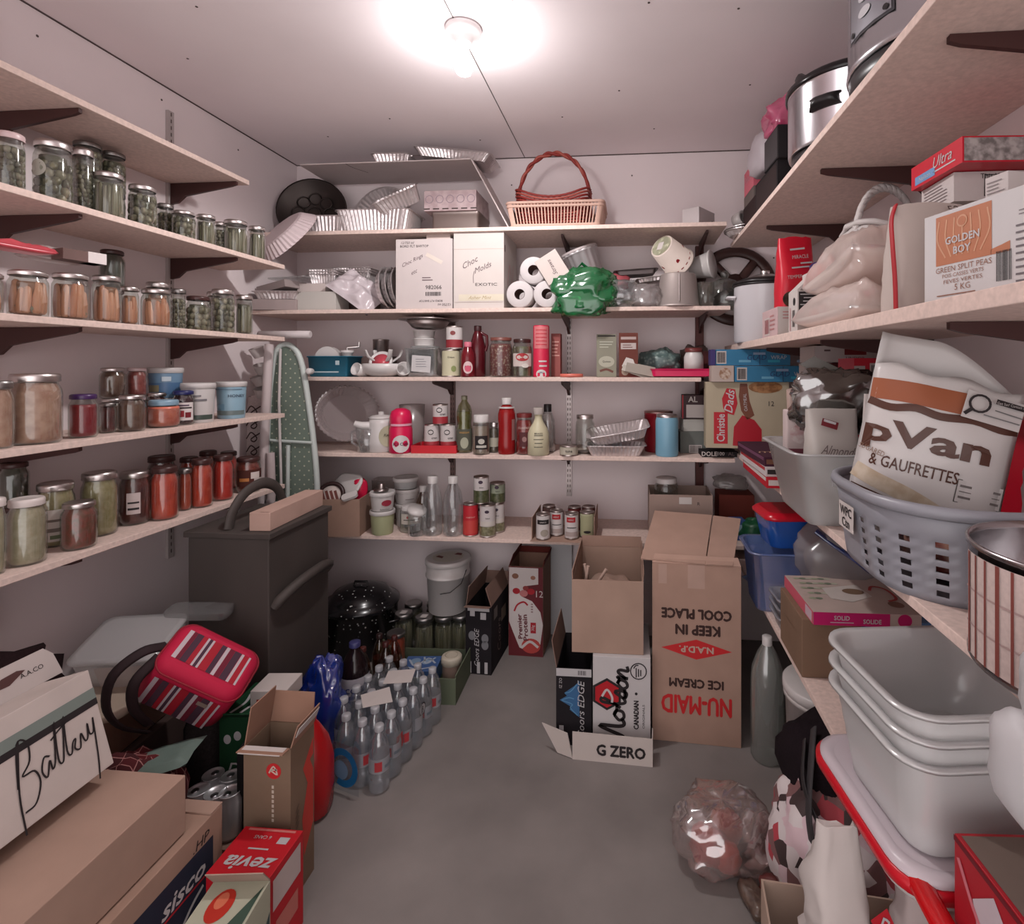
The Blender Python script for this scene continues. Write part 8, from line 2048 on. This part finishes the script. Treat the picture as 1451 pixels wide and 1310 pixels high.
m = MB(); lump(m, .27, .26, .30, PRN, seed=21, amp=.22, freq=1.7, nu=36, nv=22); m.build('printed_body', t)
m = MB(); lump(m, .23, .24, .27, BCL, TR(.035, .05, .14), seed=8, amp=.2, freq=1.6); m.build('black_top', t)
m = MB(); m.tube(smooth_pts([(-.10, -.10, .20), (-.105, -.08, .30), (-.07, -.03, .39), (-.03, .03, .42)], 5), .016, flat(60, 56, 58, .7), 6, flat_=.3); m.build('strap', t)
m = MB(); m.tube(smooth_pts([(-.06, -.125, .19), (-.08, -.11, .26), (-.10, -.05, .34), (-.06, .02, .40)], 5), .014, flat(44, 38, 40, .7), 6, flat_=.3); m.build('strap', t)
t = thing('plastic_bag', 'clear crinkled plastic bag with pinkish contents on the floor', 'bag', (.25, 1.525, 0), .3)
m = MB(); lump(m, .25, .20, .15, thin((240, 230, 228), .20, .12, .22, (222, 206, 204), .6), seed=19, amp=.24, freq=1.8, nu=44, nv=26); m.build('film', t)
for k, (x_, y_, s, c) in enumerate(((-.05, -.02, .085, (190, 70, 66)), (.02, .02, .08, (200, 120, 112)), (-.01, -.055, .06, (206, 84, 74)))):
    m = MB(); lump(m, s, s * .9, s, flat(*c, .5), TR(x_, y_, .008), seed=k + 2, amp=.25); m.build('wrapped_piece', t)
m = MB(); lump(m, .05, .10, .035, chunky((110, 90, 78), (84, 66, 58), 60), seed=3, amp=.2); solo(m, 'root_vegetable', 'small brown root lying before the clear plastic bag', 'vegetable', (.305, 1.385, 0), .3)
m = MB(); lump(m, .07, .07, .05, flat(96, 40, 36, .6), seed=5, amp=.3); solo(m, 'wrapper', 'dark red crumpled wrapper between the root and the brown box', 'wrapper', (.365, 1.40, 0), .3)
t = thing('cardboard_box', 'plain brown open box at the bottom right of the floor', 'box', (.415, 1.005, 0), -.08)
openbox(t, .30, .36, .245, KRAFT(), card(150, 112, 92), t=.004)
t = thing('sugar_bag', 'white and red crumpled paper sugar bag in the brown floor box', 'bag', (.378, 1.02, .01), .25)
m = MB(); sack(m, .155, .12, .51, card(206, 196, 192, .03), 31, .10, .5, None, 44, 26, .45); m.build('paper_sack', t)
F = frame((-.005, -.068, .33), (1, 0, 0), (0, .12, 1)); m = MB(); m.text(F, 'SUCRE', -.045, .0, .026, flat(110, 104, 104), .016, rot=-1.15, w=.10); m.rect(F, .04, .06, .035, .05, flat(196, 24, 40, .5), .014, .4); m.text(F, 'R', .04, .06, .03, SLV, .0155, rot=-.5); m.lines(F, .01, .0, .03, .04, flat(150, 140, 140), 3, .25, .016); m.build('lettering', t)
t = thing('sugar_bag', 'red printed bag leaning right of the white sugar bag', 'bag', (.505, 1.04, .01), .1, ry=radians(3))
m = MB(); sack(m, .10, .09, .42, card(200, 184, 182, .03), 12, .15, .5, None, 40, 24, .4); m.build('paper_sack', t)
m = MB(); F = frame((0, -.05, .27), (1, 0, 0), (0, .08, 1)); m.poly(F, [(-.03, -.02), (.02, .0), (.03, .05), (-.01, .07)], flat(196, 24, 40, .5), .008); m.text(F, 'SUGAR', .01, -.05, .016, flat(150, 60, 64), .008, rot=-1.2); m.build('lettering', t)
# ================================================================ pieces that belong to a part rather than to the whole thing
UNDER = {'lid_handle': ('lid',), 'lid_print': ('lid',), 'lid_grip': ('lid',), 'pull_tab': ('can_body',), 'knob': ('dome',), 'sticker': ('lid',), 'zipper': ('body',),
         'logo_patch': ('body',), 'lettering': ('pouch', 'paper_sack', 'body'), 'printed_text': ('sack',), 'stamp': ('sack',), 'red_stripe': ('sack',), 'picture': ('pouch',), 'base_label': ('body',),
         'pink_bowl': ('hopper',), 'printed_stripes': ('disc',), 'handwriting': ('pouch',), 'printed_front': ('front_panel',), 'seam': ('body',), 'ribbon': ('body',), 'label_band': ('bottle_body',), 'printed_band': ('body',),
         'striped_cloth': ('body',), 'control_panel': ('body',), 'crank_handle': ('body',), 'wire_handle': ('body',), 'folded_strap': ('leg',), 'cardboard_core': ('paper',)}
for o in list(COL.objects):
    if o.parent is None or o.type != 'MESH': continue
    nm = o.name.split('.')[0]
    if nm in UNDER and o.parent.type == 'EMPTY' and len(o.parent.children) > 2:
        for want in UNDER[nm]:
            sib = [c for c in o.parent.children if c.name.split('.')[0] == want]
            if sib: o.parent = sib[0]; break
